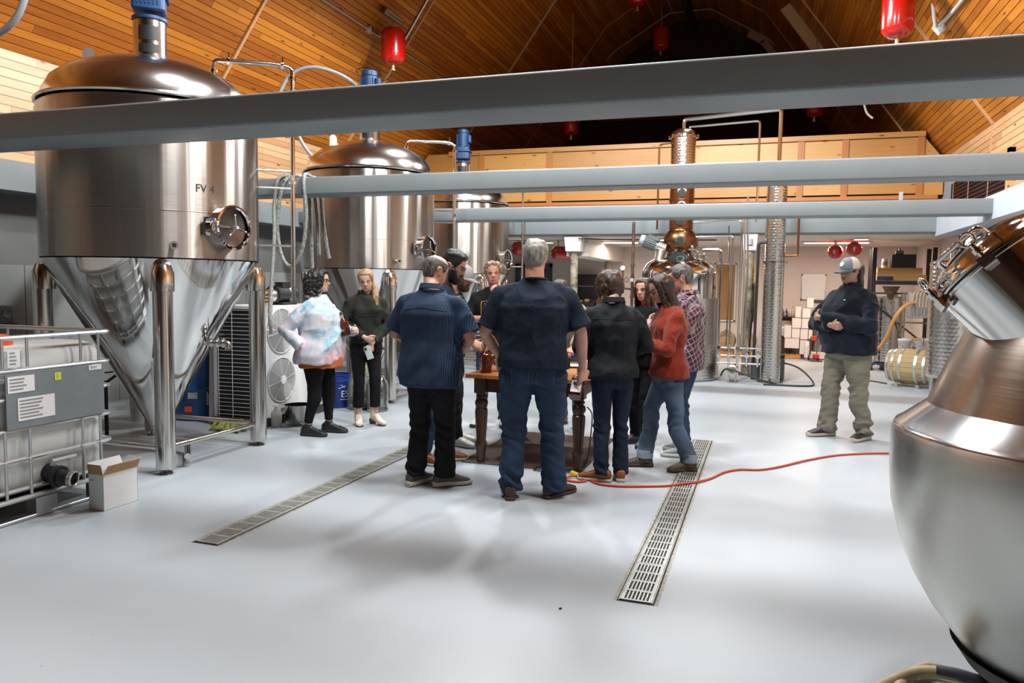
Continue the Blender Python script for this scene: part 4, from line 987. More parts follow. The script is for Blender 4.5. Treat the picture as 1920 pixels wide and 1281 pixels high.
L_TAUPE = mat('shoe_taupe', (.07, .06, .055), .6); SOLE_L = mat('sole_light', (.50, .46, .38), .7); SOLE_D = mat('sole_dark', (.02, .02, .02), .6); SOLE_B = mat('sole_brown', (.06, .03, .018), .6)
HR_BLK = hairm('hair_black', (.006, .005, .005)); HR_BRN = hairm('hair_brown', (.012, .007, .004), (.07, .04, .022)); HR_GREY = hairm('hair_grey', (.13, .12, .105), (.42, .39, .35)); HR_SALT = hairm('hair_salt_pepper', (.02, .02, .02), (.20, .19, .18))
HR_BLND = hairm('hair_blonde', (.16, .085, .035), (.46, .29, .14)); HR_SAND = hairm('hair_sandy', (.17, .11, .06), (.42, .31, .20)); HR_DKB = hairm('hair_dark_brown', (.010, .006, .004), (.05, .026, .014)); HR_COP = hairm('hair_copper_ends', (.05, .02, .008), (.26, .10, .035))
S_FAIR = SKIN('fair', (.56, .33, .24)); S_RUD = SKIN('ruddy', (.54, .28, .195)); S_TAN = SKIN('tanned', (.44, .25, .165)); S_PALE = SKIN('pale', (.62, .40, .31))
M_FRAME = mat('glasses_frame', (.015, .013, .012), .3)
D = math.radians
def wisps(n, z0, z1, spread, seed, r0=.010, a0=1.25, a1=PI, curl=0, front=False, tip=.35, back=.0):
    """locks hanging from the head sides and back; a0..a1 range of |theta|"""
    r = random.Random(seed); out = []
    for i in range(n):
        s = 1 if i % 2 else -1; a = a0+(a1-a0)*r.random(); zt = .165+r.uniform(-.02, .03); p = head_pt(a*s, min(zt, .2), .008)
        end = z0+(z1-z0)*r.random(); pts = []; m = 12 if curl else 7; ph = r.uniform(0, 6.28)
        for k in range(m):
            q = k/(m-1); z = p.z+(end-p.z)*q; h = head_pt(a*s, max(z, .045), .012+.012*q)
            x = h.x*(1+spread*q)+curl*.016*math.sin(ph+q*16); y = h.y*(1+spread*.3*q)-.01*q-back*q+curl*.016*math.cos(ph+q*16); pts.append((x+r.uniform(-.003, .003), y, z))
        out.append((pts, [r0*(1.1-.1*q if q < .7 else 1.03-(q-.7)/.3*(1-tip)) for q in np.linspace(0, 1, m)]))
    return out
# ---- woman in the tie-dye hoodie
P = person('person in a pastel tie-dye hoodie and black leggings holding a dark bottle', (-4.12, 6.37, 0), D(-78), 1.60, skin=S_PALE, girth=1.50, belly=.085, shoulder=1.10, hips=1.25, female=True,
    arms={'r': ((.30, -.24, 1.13), (.285, -.07, .955), (-.5, .6, -.25), (-.3, -.5, -.6)), 'l': ((-.25, .10, 1.13), (-.10, .37, 1.10), (.6, .5, .1), (.5, -.7, 0))}, feet=((.13, -.05, 2), (-.10, .09, 6)), head=(4, 2, 0), curl=(.4, .9), hand_s=1.05)
top_garment(P, 'hoodie', K_TIE, 'long', .77, .026, 1.49, fold=.011, loose=1.36, cuff=.93, cuffband=True, hemflare=.02, ff=(5, 5, 6), seed=4)
MB().tube([P.U @ V(.105*math.sin(a), .085*math.cos(a)-.03, 1.462-.02*math.cos(a)) for a in np.linspace(0, 2*PI, 25)[:-1]], [.030-.012*math.cos(a) for a in np.linspace(0, 2*PI, 25)[:-1]], 10, closed=True).build('hood', clothm('hood_pink', (.62, .40, .44)), P.t)
us = MB(); blob_loft(us, [(V(0, .03, z), a, b) for z, a, b in ((.725, .262, .215), (.80, .262, .215), (.9, .24, .2), (.93, .1, .1))], 24)
me = to_mesh_remesh(us, .011, 3); folds(me, .006, (7, 7, 5), 3); fin('undershirt', me, K_ORANGE, P.t)
trousers(P, K_BLACK, 'leggings', 1.0, .044, .072, .108, .135, fold=.002, stack=.2)
MB().tube([P.U @ V(.09, .33, .80), P.U @ V(.10, .345, .93)], .003, 6).build('pocket_seam', mat('seam_red', (.30, .06, .06), .8), P.t)
for s in 'rl': shoe(P, s, L_BLK, SOLE_D, 'sneaker', .29)
hair_cap(P, HR_BLK, short_hair(.030, .182, .11, .0), locks=wisps(90, -.09, .05, .42, 3, .0145, .95, PI, 1.0, back=.045), rough=.006, voxel=.007); brows(P, HR_BLK); glasses(P, M_FRAME)
BOT_P1 = P
# ---- woman in the dark olive shirt
P = person('person with a blonde ponytail in a dark olive shirt, black trousers and cream ankle boots', (-3.94, 6.98, 0), D(-138), 1.62, skin=S_FAIR, girth=1.02, female=True, shoulder=.98,
    arms={'r': ((.255, .02, 1.13), (.055, .225, 1.00), (-.75, .25, -.45), (-.2, -.8, .3)), 'l': ((-.245, .03, 1.12), (-.015, .21, .93), (.18, .12, -.9), (.1, -.9, 0))}, feet=((.085, 0, 5), (-.10, .04, -24)), head=(-14, 18, 4), curl=(.7, .55), twist=.05)
top_garment(P, 'shirt', K_OLIVE, 'long', .93, .018, 1.48, fold=.010, loose=1.15, cuff=.86, cuffband=True, seed=6); collar(P, K_OLIVE, .070, .034, 1.465, .55)
patch(P.top, P.t, P.U @ V(-.075, .1, 1.27), (.042, 0, 0), (0, 0, .045), (0, -1, 0), K_OLIVE, 'chest_pocket', off=.005)
patch(P.top, P.t, P.U @ V(.075, .1, 1.27), (.042, 0, 0), (0, 0, .045), (0, -1, 0), K_OLIVE, 'chest_pocket', off=.005)
trousers(P, K_BLACK2, 'trousers', 1.05, .062, .066, .092, .20, fold=.003, stack=.2)
for s in 'rl': shoe(P, s, L_CREAM, SOLE_B, 'boot', .26, name='boot')
lk = []
for i in range(16):
    r = random.Random(i); x0 = r.uniform(-.02, .02)
    lk.append(([(-.03, -.10, .13), (-.075, -.085, .06), (-.095+x0, -.02, .0), (-.10+x0, .05, -.07), (-.085+x0*1.6, .095+r.uniform(-.01, .012), -.15), (-.08+x0*2, .10+r.uniform(-.012, .014), -.235-r.uniform(0, .04))], [.02, .024, .022, .019, .015, .006]))
lk.append(([(.058, .082, .165), (.072, .078, .11), (.068, .085, .05), (.062, .088, -.02)], [.006, .007, .006, .003]))
hair_cap(P, HR_BLND, short_hair(.013, .180, .10, .05), locks=lk, voxel=.007); brows(P, HR_BRN, .003)
PHONE_P2 = P
# ---- balding man in the navy pinstripe shirt
P = person('person with a balding head in a navy pinstripe short-sleeved shirt, back to the camera', (-2.31, 5.04, 0), D(-4), 1.70, skin=S_RUD, girth=1.24, belly=.03, shoulder=1.16,
    arms={'r': ((.315, .03, 1.13), (.16, .24, 1.05), (-.6, .6, -.3), (-.5, -.5, -.5)), 'l': ((-.33, .03, 1.13), (-.15, .24, 1.06), (.6, .6, -.3), (.5, -.5, -.5))}, feet=((.115, .03, 42), (-.105, -.03, 12)), head=(-24, 24, 0), hpos=(-.035, .045), lean=.03)
top_garment(P, 'shirt', K_STRIPE, 'short', .765, .020, 1.49, fold=.010, loose=1.16, hemflare=.012, ff=(6, 6, 4), seed=2); collar(P, K_STRIPE, .076, .036, 1.475, .5)
drape_line(P.top, P.t, [P.U @ V(x, -.2, 1.335+.012*math.cos(x*14)) for x in (-.19, -.1, 0, .1, .19)], (0, 1, 0), mat('seam_navy', (.006, .012, .028), .9), 'yoke_seam', .0022)
trousers(P, K_BLACK2, 'trousers', 1.0, .076, .078, .104, .075, fold=.008)
for s in 'rl': shoe(P, s, L_TAUPE, SOLE_L, 'sneaker', .305, .034)
hair_cap(P, HR_SALT, bald_hair(.010, .125, .025, .178), rough=.003); brows(P, HR_SALT)
# ---- bearded man beside him
P = person('person with slick dark hair, black glasses and a full beard, in profile', (-2.53, 5.72, 0), D(-76), 1.75, skin=S_TAN, girth=1.05, arms={'r': ((.24, .03, 1.13), (.14, .26, 1.02), (-.5, .7, -.3), (-.5, -.5, -.5)), 'l': ((-.24, .05, 1.13), (-.1, .27, 1.0), (.5, .7, -.3), (.5, -.5, -.5))}, feet=((.09, -.12, 10), (-.09, .02, -5)), head=(-4, 20, 0), hpos=(0, .06))
top_garment(P, 'sweater', clothm('sweater_dark', (.016, .022, .034)), 'long', .88, .016, 1.49); trousers(P, K_JEAN)
for s in 'rl': shoe(P, s, L_TAN, SOLE_L, 'lace', .29)
hair_cap(P, HR_BLK, short_hair(.020, .176, .12, .03, top=.5), freq=(70, 14, 40)); brows(P, HR_BLK); beard(P, HR_BLK, .022); glasses(P, M_FRAME)
# ---- man in the grey cap
P = person('person in a grey cap and black patterned hoodie holding a bottle at the table corner', (-2.78, 6.44, 0), D(-88), 1.66, skin=S_RUD, girth=1.1, lean=.10, arms={'r': ((.31, .20, 1.12), (.40, .47, 1.02), (.1, .45, -.8), (-.5, .6, .2)), 'l': ((-.25, .1, 1.12), (-.12, .34, 1.0), (.4, .7, -.3), (.5, -.5, -.5))}, feet=((.10, .15, 12), (-.11, .05, -8)), head=(0, 14, 0), hpos=(0, .05), curl=(.9, .6))
top_garment(P, 'hoodie', K_GREYP, 'long', .86, .018, 1.49, loose=1.15, fold=.009); trousers(P, K_BLACK2, fold=.006)
for s in 'rl': shoe(P, s, L_WHT, L_GRY, 'sneaker', .30, .032)
hair_cap(P, HR_BRN, under_cap(short_hair(.012, .17, .11, .02))); beard(P, HR_BRN, .012); cap(P, mat('cap_grey', (.30, .31, .30), .85), mat('cap_mesh', (.36, .36, .34), .9), mat('cap_brim', (.24, .25, .24), .85))
# ---- man with his hand at his mouth
P = person('person in a printed black tee, sandy hair, hand raised to the mouth, facing the camera', (-2.70, 7.45, 0), D(-172), 1.71, skin=S_RUD, girth=1.08,
    arms={'r': ((.285, .05, 1.135), (.04, .235, 1.165), (-1, .1, .05), (0, -1, .1)), 'l': ((-.235, .225, 1.165), (-.085, .215, 1.42), (.55, -.12, .8), (.35, -.9, .1))}, feet=((.12, .02, 12), (-.12, 0, -12)), head=(14, 2, 3), curl=(.3, .55), thumb=(.5, .2), hand_s=1.05)
top_garment(P, 'tee', K_BLACK, 'short', .86, .016, 1.485, fold=.008, loose=1.1, seed=9); trousers(P, K_JEAN, fold=.008); 
for s in 'rl': shoe(P, s, L_WHT, SOLE_D, 'sneaker', .30, .03)
hair_cap(P, HR_SAND, short_hair(.022, .190, .12, .03), rough=.008, freq=(60, 60, 60)); brows(P, HR_SAND)
def on_tee(x, y):
    return drape(P.top, [[P.U @ V(x, .1, y)]], (0, -1, 0), .003)[0][0]
YELP = mat('print_yellow', (.62, .46, .05), .7); WHP = mat('print_white', (.72, .72, .70), .7)
bv_tee = BVHTree.FromPolygons([v.co.copy() for v in P.top.data.vertices], [tuple(p.vertices) for p in P.top.data.polygons])
def tee_pt(x, y):
    h = bv_tee.ray_cast(V(x, .7, y), V(0, -1, 0)); return (h[0] if h[0] is not None else V(x, .15, y))+V(0, .003, 0)
mir = lambda cx, cz: (lambda x, y: tee_pt(cx-x, cz+y))      # seen from the front, x runs to the wearer's left
text_on('CLA', .052, WHP, P.t, mir(.085, 1.262), 'print_lettering', 'LEFT'); text_on('DI', .032, WHP, P.t, mir(.045, 1.222), 'print_lettering', 'LEFT')
for a, b in (((.105, 1.335), (.105, 1.195)), ((.105, 1.195), (-.12, 1.195)), ((.105, 1.335), (.045, 1.345)), ((.045, 1.345), (0, 1.365)), ((0, 1.365), (-.045, 1.345)), ((-.045, 1.345), (-.12, 1.335))):
    MB().tube([tee_pt(a[0]+(b[0]-a[0])*q, a[1]+(b[1]-a[1])*q) for q in np.linspace(0, 1, 8)], .0022, 5).build('print_border', YELP, P.t)
MB().tube([tee_pt(.065-.05*q, 1.31+.006*q) for q in np.linspace(0, 1, 6)], .006, 5).build('print_mark', YELP, P.t)
for q in (.065,): MB().tube([tee_pt(.085-.03*u, 1.222) for u in np.linspace(0, 1, 4)], .0016, 5).build('print_dash', YELP, P.t)
# ---- tall man in the navy tee
P = person('tallest person, cropped grey hair, navy tee and blue jeans, back to the camera', (-1.52, 5.02, 0), D(15), 1.80, skin=S_RUD, girth=1.26, belly=.02, shoulder=1.22, hips=1.25, voxel=.0072,
    arms={'r': ((.315, .0, 1.13), (.335, .12, .885), (.05, .15, -1), (-.55, .55, .1)), 'l': ((-.335, .01, 1.12), (-.235, .19, .93), (.1, .6, -.7), (.3, -.2, -.9))}, feet=((.155, .03, 38), (-.145, -.02, -6)), head=(-10, 8, 0), hpos=(0, .02), curl=(.85, .5), hand_s=1.12, lean=.02, neck=1.12)
top_garment(P, 'tee', K_NAVYT, 'short', .885, .018, 1.487, fold=.009, loose=1.18, ff=(5, 5, 6), seed=11, voxel=.0095)
MB().tube([P.U @ V(.082*math.sin(a), .078*math.cos(a)-.012, 1.482-.010*math.cos(a)) for a in np.linspace(0, 2*PI, 29)[:-1]], .008, 8, closed=True).build('neckband', K_NAVYT, P.t)
trousers(P, K_JEAN, 'jeans', 1.0, .082, .084, .112, .045, fold=.009, voxel=.0095)
M_STITCH = mat('stitch_tan', (.16, .12, .08), .9)
def jeans_back(P, m, st=M_STITCH, loops=True, wx=.082):
    for x in (wx, -wx):
        o, e = patch(P.bot, P.t, V(x+(P.hip['r'].x+P.hip['l'].x)/2, -.1, .845), (.058, 0, 0), (0, 0, .068), (0, 1, 0), m, 'back_pocket', off=.0045, shape='pocket')
        MB().tube(e, .0013, 4, closed=False).build('pocket_stitch', st, o)
    drape_line(P.bot, P.t, [V(x*1.5, -.2, .935-.03*(1-abs(x)/.11)) for x in (-.11, -.055, 0, .055, .11)], (0, 1, 0), st, 'yoke_stitch', .0011)
    drape_line(P.bot, P.t, [V(0, -.2, .97), V(0, -.2, .9), V(0, -.2, .83)], (0, 1, 0), st, 'seat_seam', .0012)
jeans_back(P, K_JEAN)
for s in 'rl': shoe(P, s, L_BRN, SOLE_B, 'lace', .315, .026)
hair_cap(P, HR_GREY, short_hair(.013, .18, .118, .035), rough=.005); brows(P, HR_GREY)
TALL = P
# ---- man bending over the far side of the table
P = person('person in a beige striped shirt bending over the far end of the table', (-1.93, 7.72, 0), D(174), 1.66, skin=S_FAIR, girth=1.1, lean=.62, arms={'r': ((.22, .36, 1.10), (.12, .52, .93), (-.2, .6, -.5), (0, -.3, -.9)), 'l': ((-.27, .30, 1.12), (-.22, .55, .93), (.1, .6, -.4), (0, -.3, -.9))}, feet=((.11, -.05, 10), (-.11, .03, -10)), head=(0, 10, 0), hpos=(0, .03))
top_garment(P, 'shirt', K_CHECK, 'long', .84, .018, 1.485, loose=1.15, fold=.010); trousers(P, K_JEANL)
for s in 'rl': shoe(P, s, L_TAN, SOLE_B, 'lace', .29)
hair_cap(P, HR_BRN, short_hair()); brows(P, HR_BRN)
# ---- young man in the charcoal jacket
P = person('person with dark mop of hair, charcoal jacket and dark jeans, back to the camera', (-1.09, 5.68, 0), D(24), 1.60, skin=S_FAIR, girth=.98, shoulder=1.06, lean=.06,
    arms={'r': ((.275, .02, 1.13), (.13, .25, 1.02), (-.6, .6, -.2), (-.5, -.5, -.5)), 'l': ((-.275, .03, 1.13), (-.12, .26, 1.03), (.6, .6, -.2), (.5, -.5, -.5))}, feet=((.085, .0, 6), (-.085, -.03, -62)), head=(22, 28, 0), hpos=(0, .05))
top_garment(P, 'jacket', K_SLATE, 'long', .865, .026, 1.49, loose=1.22, fold=.013, ff=(6, 6, 6), seed=14, hemflare=.02); collar(P, K_SLATE, .078, .044, 1.47, .45)
drape_line(P.top, P.t, [P.U @ V(x, -.2, 1.345) for x in (-.18, -.09, 0, .09, .18)], (0, 1, 0), mat('seam_dark', (.006, .008, .01), .9), 'yoke_seam', .0024)
trousers(P, K_JEAND, 'jeans', 1.0, .064, .068, .096, .055, fold=.006); jeans_back(P, K_JEAND, mat('stitch_blue', (.05, .06, .08), .9), wx=.075)
for s in 'rl': shoe(P, s, L_TAN, SOLE_L, 'lace', .285, .032)
mop = short_hair(.030, .165, .085, -.01, fringe=.03)
hair_cap(P, HR_BRN, mop, locks=wisps(46, .02, .06, .14, 8, .013, .55, PI), rough=.006, freq=(45, 45, 10)); brows(P, HR_BRN)
# ---- woman facing the camera in black
P = person('person with long brown hair dressed in black, looking towards the camera', (-1.07, 7.10, 0), D(150), 1.56, skin=S_FAIR, girth=1.0, female=True,
    arms={'r': ((.24, .08, 1.13), (-.02, .22, 1.10), (-1, .1, .1), (0, -1, 0)), 'l': ((-.24, .08, 1.12), (.02, .23, 1.06), (1, .1, .1), (0, -1, 0))}, feet=((.09, 0, 8), (-.11, .10, -12)), head=(10, 6, 2))
top_garment(P, 'top', K_BLACK, 'long', .84, .016, 1.46, fold=.007); trousers(P, K_BLACK2, fold=.004)
for s in 'rl': shoe(P, s, L_BLK, SOLE_D, 'sneaker', .25)
hair_cap(P, HR_BRN, short_hair(.014, .185, .09, -.012), locks=wisps(64, -.20, -.10, .22, 5, .011, .85, PI), freq=(60, 60, 6)); brows(P, HR_BRN, .0036)
# ---- man in the plaid shirt
P = person('person with grey hair in a dark plaid shirt, partly hidden behind the rust cardigan', (-.66, 6.78, 0), D(78), 1.68, skin=S_RUD, girth=1.1, shoulder=1.06,
    arms={'l': ((-.21, .22, 1.13), (-.03, .35, 1.21), (.9, .1, .2), (0, -1, 0)), 'r': ((.26, .20, 1.14), (.03, .33, 1.13), (-1, .1, .1), (0, -1, 0))}, feet=((.10, .03, 8), (-.11, -.05, -8)), head=(12, 14, 0), hpos=(0, .035))
top_garment(P, 'shirt', K_PLAID, 'long', .80, .022, 1.49, loose=1.2, fold=.010, seed=5); collar(P, K_PLAID, .078, .036, 1.47, .5); trousers(P, K_JEAN)
for s in 'rl': shoe(P, s, L_GRY, L_WHT, 'sneaker', .30, .034)
hair_cap(P, HR_SALT, short_hair(.015, .178, .12, .04), rough=.005); brows(P, HR_SALT); glasses(P, M_FRAME)
# ---- woman in the rust cardigan
P = person('person with long dark hair and glasses in a rust red cardigan, arms folded, in profile', (-.735, 6.20, 0), D(112), 1.585, skin=S_FAIR, girth=1.08, female=True, shoulder=1.0,
    arms={'l': ((-.245, .08, 1.10), (-.02, .29, 1.17), (.95, .1, .12), (0, -1, 0)), 'r': ((.245, .12, 1.10), (-.03, .25, 1.12), (-1, -.05, .1), (0, -1, 0))}, feet=((.09, .18, 4), (-.10, -.17, -4)), head=(6, 24, 0), hpos=(0, .045))
top_garment(P, 'cardigan', K_RED, 'long', .845, .024, 1.475, loose=1.25, fold=.012, ff=(6, 6, 7), seed=8, hemflare=.012, cuff=.9, cuffband=True)
trousers(P, K_JEANL, 'jeans', 1.02, .074, .074, .104, .10, fold=.007, stack=.3)
for s in 'rl':
    a = P.ank[s]; MB().lathe([(.068, .0), (.074, .004), (.077, .075), (.074, .079), (.066, .076)], (a.x, a.y-.012, .085), 24).build('jeans_cuff', denim('denim_inside', (.22, .27, .33)), P.t)
patch(P.bot, P.t, V(-.2, -.055, .87), (0, -.05, 0), (0, 0, .06), (1, 0, 0), K_JEAN, 'back_pocket', off=.004)
patch(P.bot, P.t, V(-.2, -.085, .925), (0, -.02, 0), (0, 0, .008), (1, 0, 0), mat('leather_tag', (.55, .18, .04), .6), 'waist_tag', off=.006)
for s in 'rl': shoe(P, s, L_FLOR, SOLE_B, 'sneaker', .27, .03)
hair_cap(P, HR_DKB, short_hair(.016, .186, .09, -.012), locks=wisps(54, -.16, -.06, .10, 6, .011, 1.0, PI), freq=(60, 60, 6)); brows(P, HR_DKB); glasses(P, M_FRAME)
lo = MB()
for pts, rs in wisps(40, -.27, -.16, .12, 16, .0095, 1.05, 2.9): lo.tube([P.HM @ V(p) for p in pts[3:]], rs[3:], 7)
o = lo.build('hair_ends', HR_COP, P.t); o['kind'] = 'stuff'
# ---- man with folded arms in the cap
P = person('person in a navy fleece, khaki trousers and grey trucker cap standing apart with folded arms', (.79, 8.18, 0), D(130), 1.78, skin=S_TAN, girth=1.36, belly=.055, shoulder=1.16, hips=1.2,
    arms={'l': ((-.335, .10, 1.12), (.09, .315, 1.185), (.85, -.42, .1), (-.3, -.9, 0)), 'r': ((.335, .12, 1.12), (-.06, .30, 1.12), (-.9, -.3, -.1), (.3, -.9, 0))}, feet=((.14, .10, 6), (-.14, -.10, -12)), head=(2, 4, 0), hpos=(0, .02), neck=1.12)
top_garment(P, 'fleece', K_NAVY, 'long', .84, .026, 1.492, loose=1.34, fold=.012, ff=(5, 5, 6), seed=12, cuff=.94); collar(P, K_NAVY, .080, .05, 1.465, .25)
patch(P.top, P.t, P.U @ V(-.09, .2, 1.36), (.012, 0, 0), (0, 0, .004), (0, -1, 0), WHP, 'chest_mark', n=3)
trousers(P, K_KHAKI, 'trousers', 1.0, .080, .086, .116, .06, fold=.011, stack=1.4, seed=15)
drape_line(P.bot, P.t, [V(-.3, .08, .93), V(-.3, .03, .88), V(-.3, -.01, .80)], (1, 0, 0), M_STITCH, 'pocket_seam', .0022)
for s in 'rl': shoe(P, s, L_BLK, SOLE_L, 'sneaker', .31, .032)
hair_cap(P, HR_DKB, under_cap(short_hair(.012, .15, .11, -.012)), locks=[(q[0][1:], q[1][1:]) for q in wisps(34, -.10, -.02, .06, 21, .012, 1.75, PI, back=.03)]); brows(P, HR_DKB); glasses(P, M_FRAME)
cap(P, mat('cap_blue_grey', (.16, .20, .22), .85), mat('cap_cream_mesh', (.52, .49, .40), .9), mat('cap_brim_blue', (.11, .14, .15), .85), badge=mat('cap_badge', (.60, .62, .60), .7))
# ------------------------------------------------------------------ tasting table and what stands on it
W_TOP = wood('table_honey', (.22, .07, .016), (.48, .19, .05), axis=1, rough=.28, knots=False, obj=True)
W_LEG = wood('table_dark_stain', (.030, .012, .006), (.085, .034, .014), axis=2, rough=.3, knots=False, obj=True)
tb = thing('dining_table', 'wooden table with honey top and dark turned legs in the middle of the group', 'table', (-1.80, 6.40, 0))
TX, TY, TZ = .52, .66, .752
n_b = 6
for i in range(n_b):
    x0 = -TX+2*TX*i/n_b; MB().rbox((x0+TX/n_b, 0, TZ-.016), (2*TX/n_b-.0015, 2*TY, .032), .004, seg=2).build('top_board', W_TOP, tb)
for (lo, hi) in (((-TX+.09, -TY+.085, .60), (TX-.09, -TY+.11, .72)), ((-TX+.09, TY-.11, .60), (TX-.09, TY-.085, .72)), ((-TX+.085, -TY+.09, .60), (-TX+.11, TY-.09, .72)), ((TX-.11, -TY+.09, .60), (TX-.085, TY-.09, .72))):
    MB().bbox(lo, hi).build('apron', W_LEG, tb)
lp = [(0, 0), (.030, 0), (.036, .04), (.043, .135), (.050, .145), (.053, .165), (.046, .178), (.040, .20), (.050, .36), (.054, .42), (.052, .45), (.040, .462), (.040, .47), (.052, .485), (.056, .505), (.050, .528), (.036, .54), (.036, .546), (.046, .552), (.046, .565), (.038, .575), (.040, .59)]
for sx in (-1, 1):
    for sy in (-1, 1):
        lm = MB().lathe(lp, (sx*(TX-.105), sy*(TY-.105), 0), 26); lm.box((sx*(TX-.105), sy*(TY-.105), .655), (.098, .098, .13)); lm.build('leg', W_LEG, tb)
M_MAT = mat('mat_brown', (.085, .050, .036), .75, noise_scale=10, vary=.35, bump=.2, bump_scale=60)
mt = MB().rbox((0, 0, .004), (1.02, 1.42, .008), .01).build('floor_mat', M_MAT); mt.location = (-1.86, 6.50, 0); tag(mt, 'brown floor mat lying under the wooden table', 'mat')
M_WHISK = mat('whiskey_red_brown', (.10, .008, .002), .08, trans=.35, spec=.6); M_GLASS = mat('glass_clear', (.95, .97, .96), .03, trans=1, ior=1.45); M_GLASSG = mat('glass_green_tint', (.75, .82, .72), .05, trans=.9, ior=1.4)
M_LABEL = mat('label_cream', (.55, .50, .40), .7); M_CORK = mat('stopper_black', (.02, .018, .016), .4); M_GOLD = mat('neck_band', (.50, .40, .22), .4)
def spirit_bottle(label, M, name='whiskey_bottle', lab=M_LABEL):
    t = thing(name, label, 'bottle'); t.matrix_world = M
    def sq(w_, d_, z, r): return rrect(w_, d_, r, z, 4)
    MB().loft([sq(.036, .036, 0, .012), sq(.040, .040, .006, .014), sq(.040, .040, .135, .014), sq(.034, .034, .152, .016), sq(.016, .016, .168, .0155), sq(.0125, .0125, .175, .0124)]).build('glass_body', M_WHISK, t, 50)
    MB().lathe([(.0125, .174), (.0125, .2), (.0145, .203), (.0145, .21), (.012, .212)], n=16).build('neck', M_GOLD, t)
    MB().lathe([(.0, .212), (.0165, .212), (.0165, .235), (.014, .238), (0, .238)], n=18).build('stopper', M_CORK, t)
    lb = MB().quad((-.033, -.0408, .02), (.033, -.0408, .02), (.033, -.0408, .115), (-.033, -.0408, .115)).build('label', lab, t)
    lines_on(lambda x, y: V(x, -.0414, y), (-.022, .075, .022, .108), 2, M_INK, lb, 'print', 1)
    MB().loft([[V(p[0], -.0413, p[1]) for p in ((-.012, .045), (.022, .045), (.010, .058), (-.004, .07), (-.014, .062))], [V(p[0], -.0416, p[1]) for p in ((-.012, .045), (.022, .045), (.010, .058), (-.004, .07), (-.014, .062))]]).build('label_picture', M_PRINT, lb)
    return t
rotz = lambda a: Matrix.Rotation(a, 4, 'Z')
spirit_bottle('red brown spirit bottle standing at the left corner of the table', Matrix.Translation((-2.195, 5.88, .752)) @ rotz(D(-52)) @ Matrix.Diagonal((1.05, 1.05, 1.05, 1)))
spirit_bottle('red brown bottle tilted in the hand of the person in the grey cap', Matrix.Translation((-2.275, 6.11, .785)) @ Matrix.Rotation(D(20), 4, 'Y') @ rotz(D(160)))
g = thing('cocktail_glass', 'stemmed cocktail glass of cloudy yellow drink on the table', 'glass', (-2.155, 6.01, .752))
MB().lathe([(.0, .002), (.034, .0), (.034, .003), (.006, .008), (.0035, .02), (.0035, .085), (.010, .095), (.048, .15), (.0475, .151), (.009, .098), (0, .096)], n=28).build('glass', M_GLASS, g, 60)
MB().lathe([(0, .098), (.0095, .099), (.036, .137), (0, .137)], n=24).build('drink', mat('drink_yellow', (.85, .50, .10), .3), g)
for i in range(1):
    s_ = thing('small_bottle', 'small square bottle standing behind the hand at the right side of the table', 'bottle', (-1.45, 6.12, .752))
    MB().loft([rrect(.02, .02, .006, 0, 3), rrect(.02, .02, .006, .06, 3), rrect(.008, .008, .0079, .072, 3), rrect(.008, .008, .0079, .085, 3)]).build('glass', M_WHISK, s_, 50)
    MB().lathe([(0, .085), (.01, .085), (.01, .1), (0, .1)], n=14).build('cap', M_CORK, s_)
pl = thing('plate', 'white plate near the far right of the table', 'plate', (-1.62, 6.62, .752))
MB().lathe([(0, .004), (.055, .004), (.09, .016), (.09, .019), (.055, .008), (0, .008)], n=28).build('plate_body', M_PAPER, pl, 60)
def person_pt(P, p): 
    M = Matrix.LocRotScale(P.t.location, P.t.rotation_euler, P.t.scale); return M @ V(p)
# bottle held by the tall man, label up
wr = person_pt(TALL, TALL.arms['r'][1])
spirit_bottle('labelled bottle held low by the tallest person in the navy tee', Matrix.Translation((wr.x-.045, wr.y-.02, wr.z-.215)) @ Matrix.Rotation(D(-38), 4, 'X') @ rotz(D(6)) @ Matrix.Diagonal((1.12, 1.12, 1.0, 1)), lab=M_PAPER)
lw = person_pt(BOT_P1, BOT_P1.arms['l'][1])
spirit_bottle('dark bottle cradled by the person in the pastel tie-dye hoodie', Matrix.Translation((lw.x-.045, lw.y-.085, lw.z-.04)) @ Matrix.Rotation(D(-14), 4, 'Y'), lab=M_WHISK)
pw_ = person_pt(PHONE_P2, PHONE_P2.arms['l'][1])
ph = thing('mobile_phone', 'pale mobile phone held by the person in the olive shirt', 'phone', (pw_.x+.005, pw_.y-.065, pw_.z-.085), D(-138)); ph.rotation_euler = (D(8), D(18), D(-150))
MB().rbox((0, 0, .0), (.068, .009, .135), .004).build('case', mat('phone_case', (.40, .50, .46), .35), ph)
MB().bbox((-.03, -.0056, -.062), (.03, -.0047, .062)).build('screen', mat('screen_dark', (.02, .02, .025), .1), ph)
MB().rbox((.018, .006, .045), (.024, .004, .03), .002).build('camera_bump', M_RUB, ph)
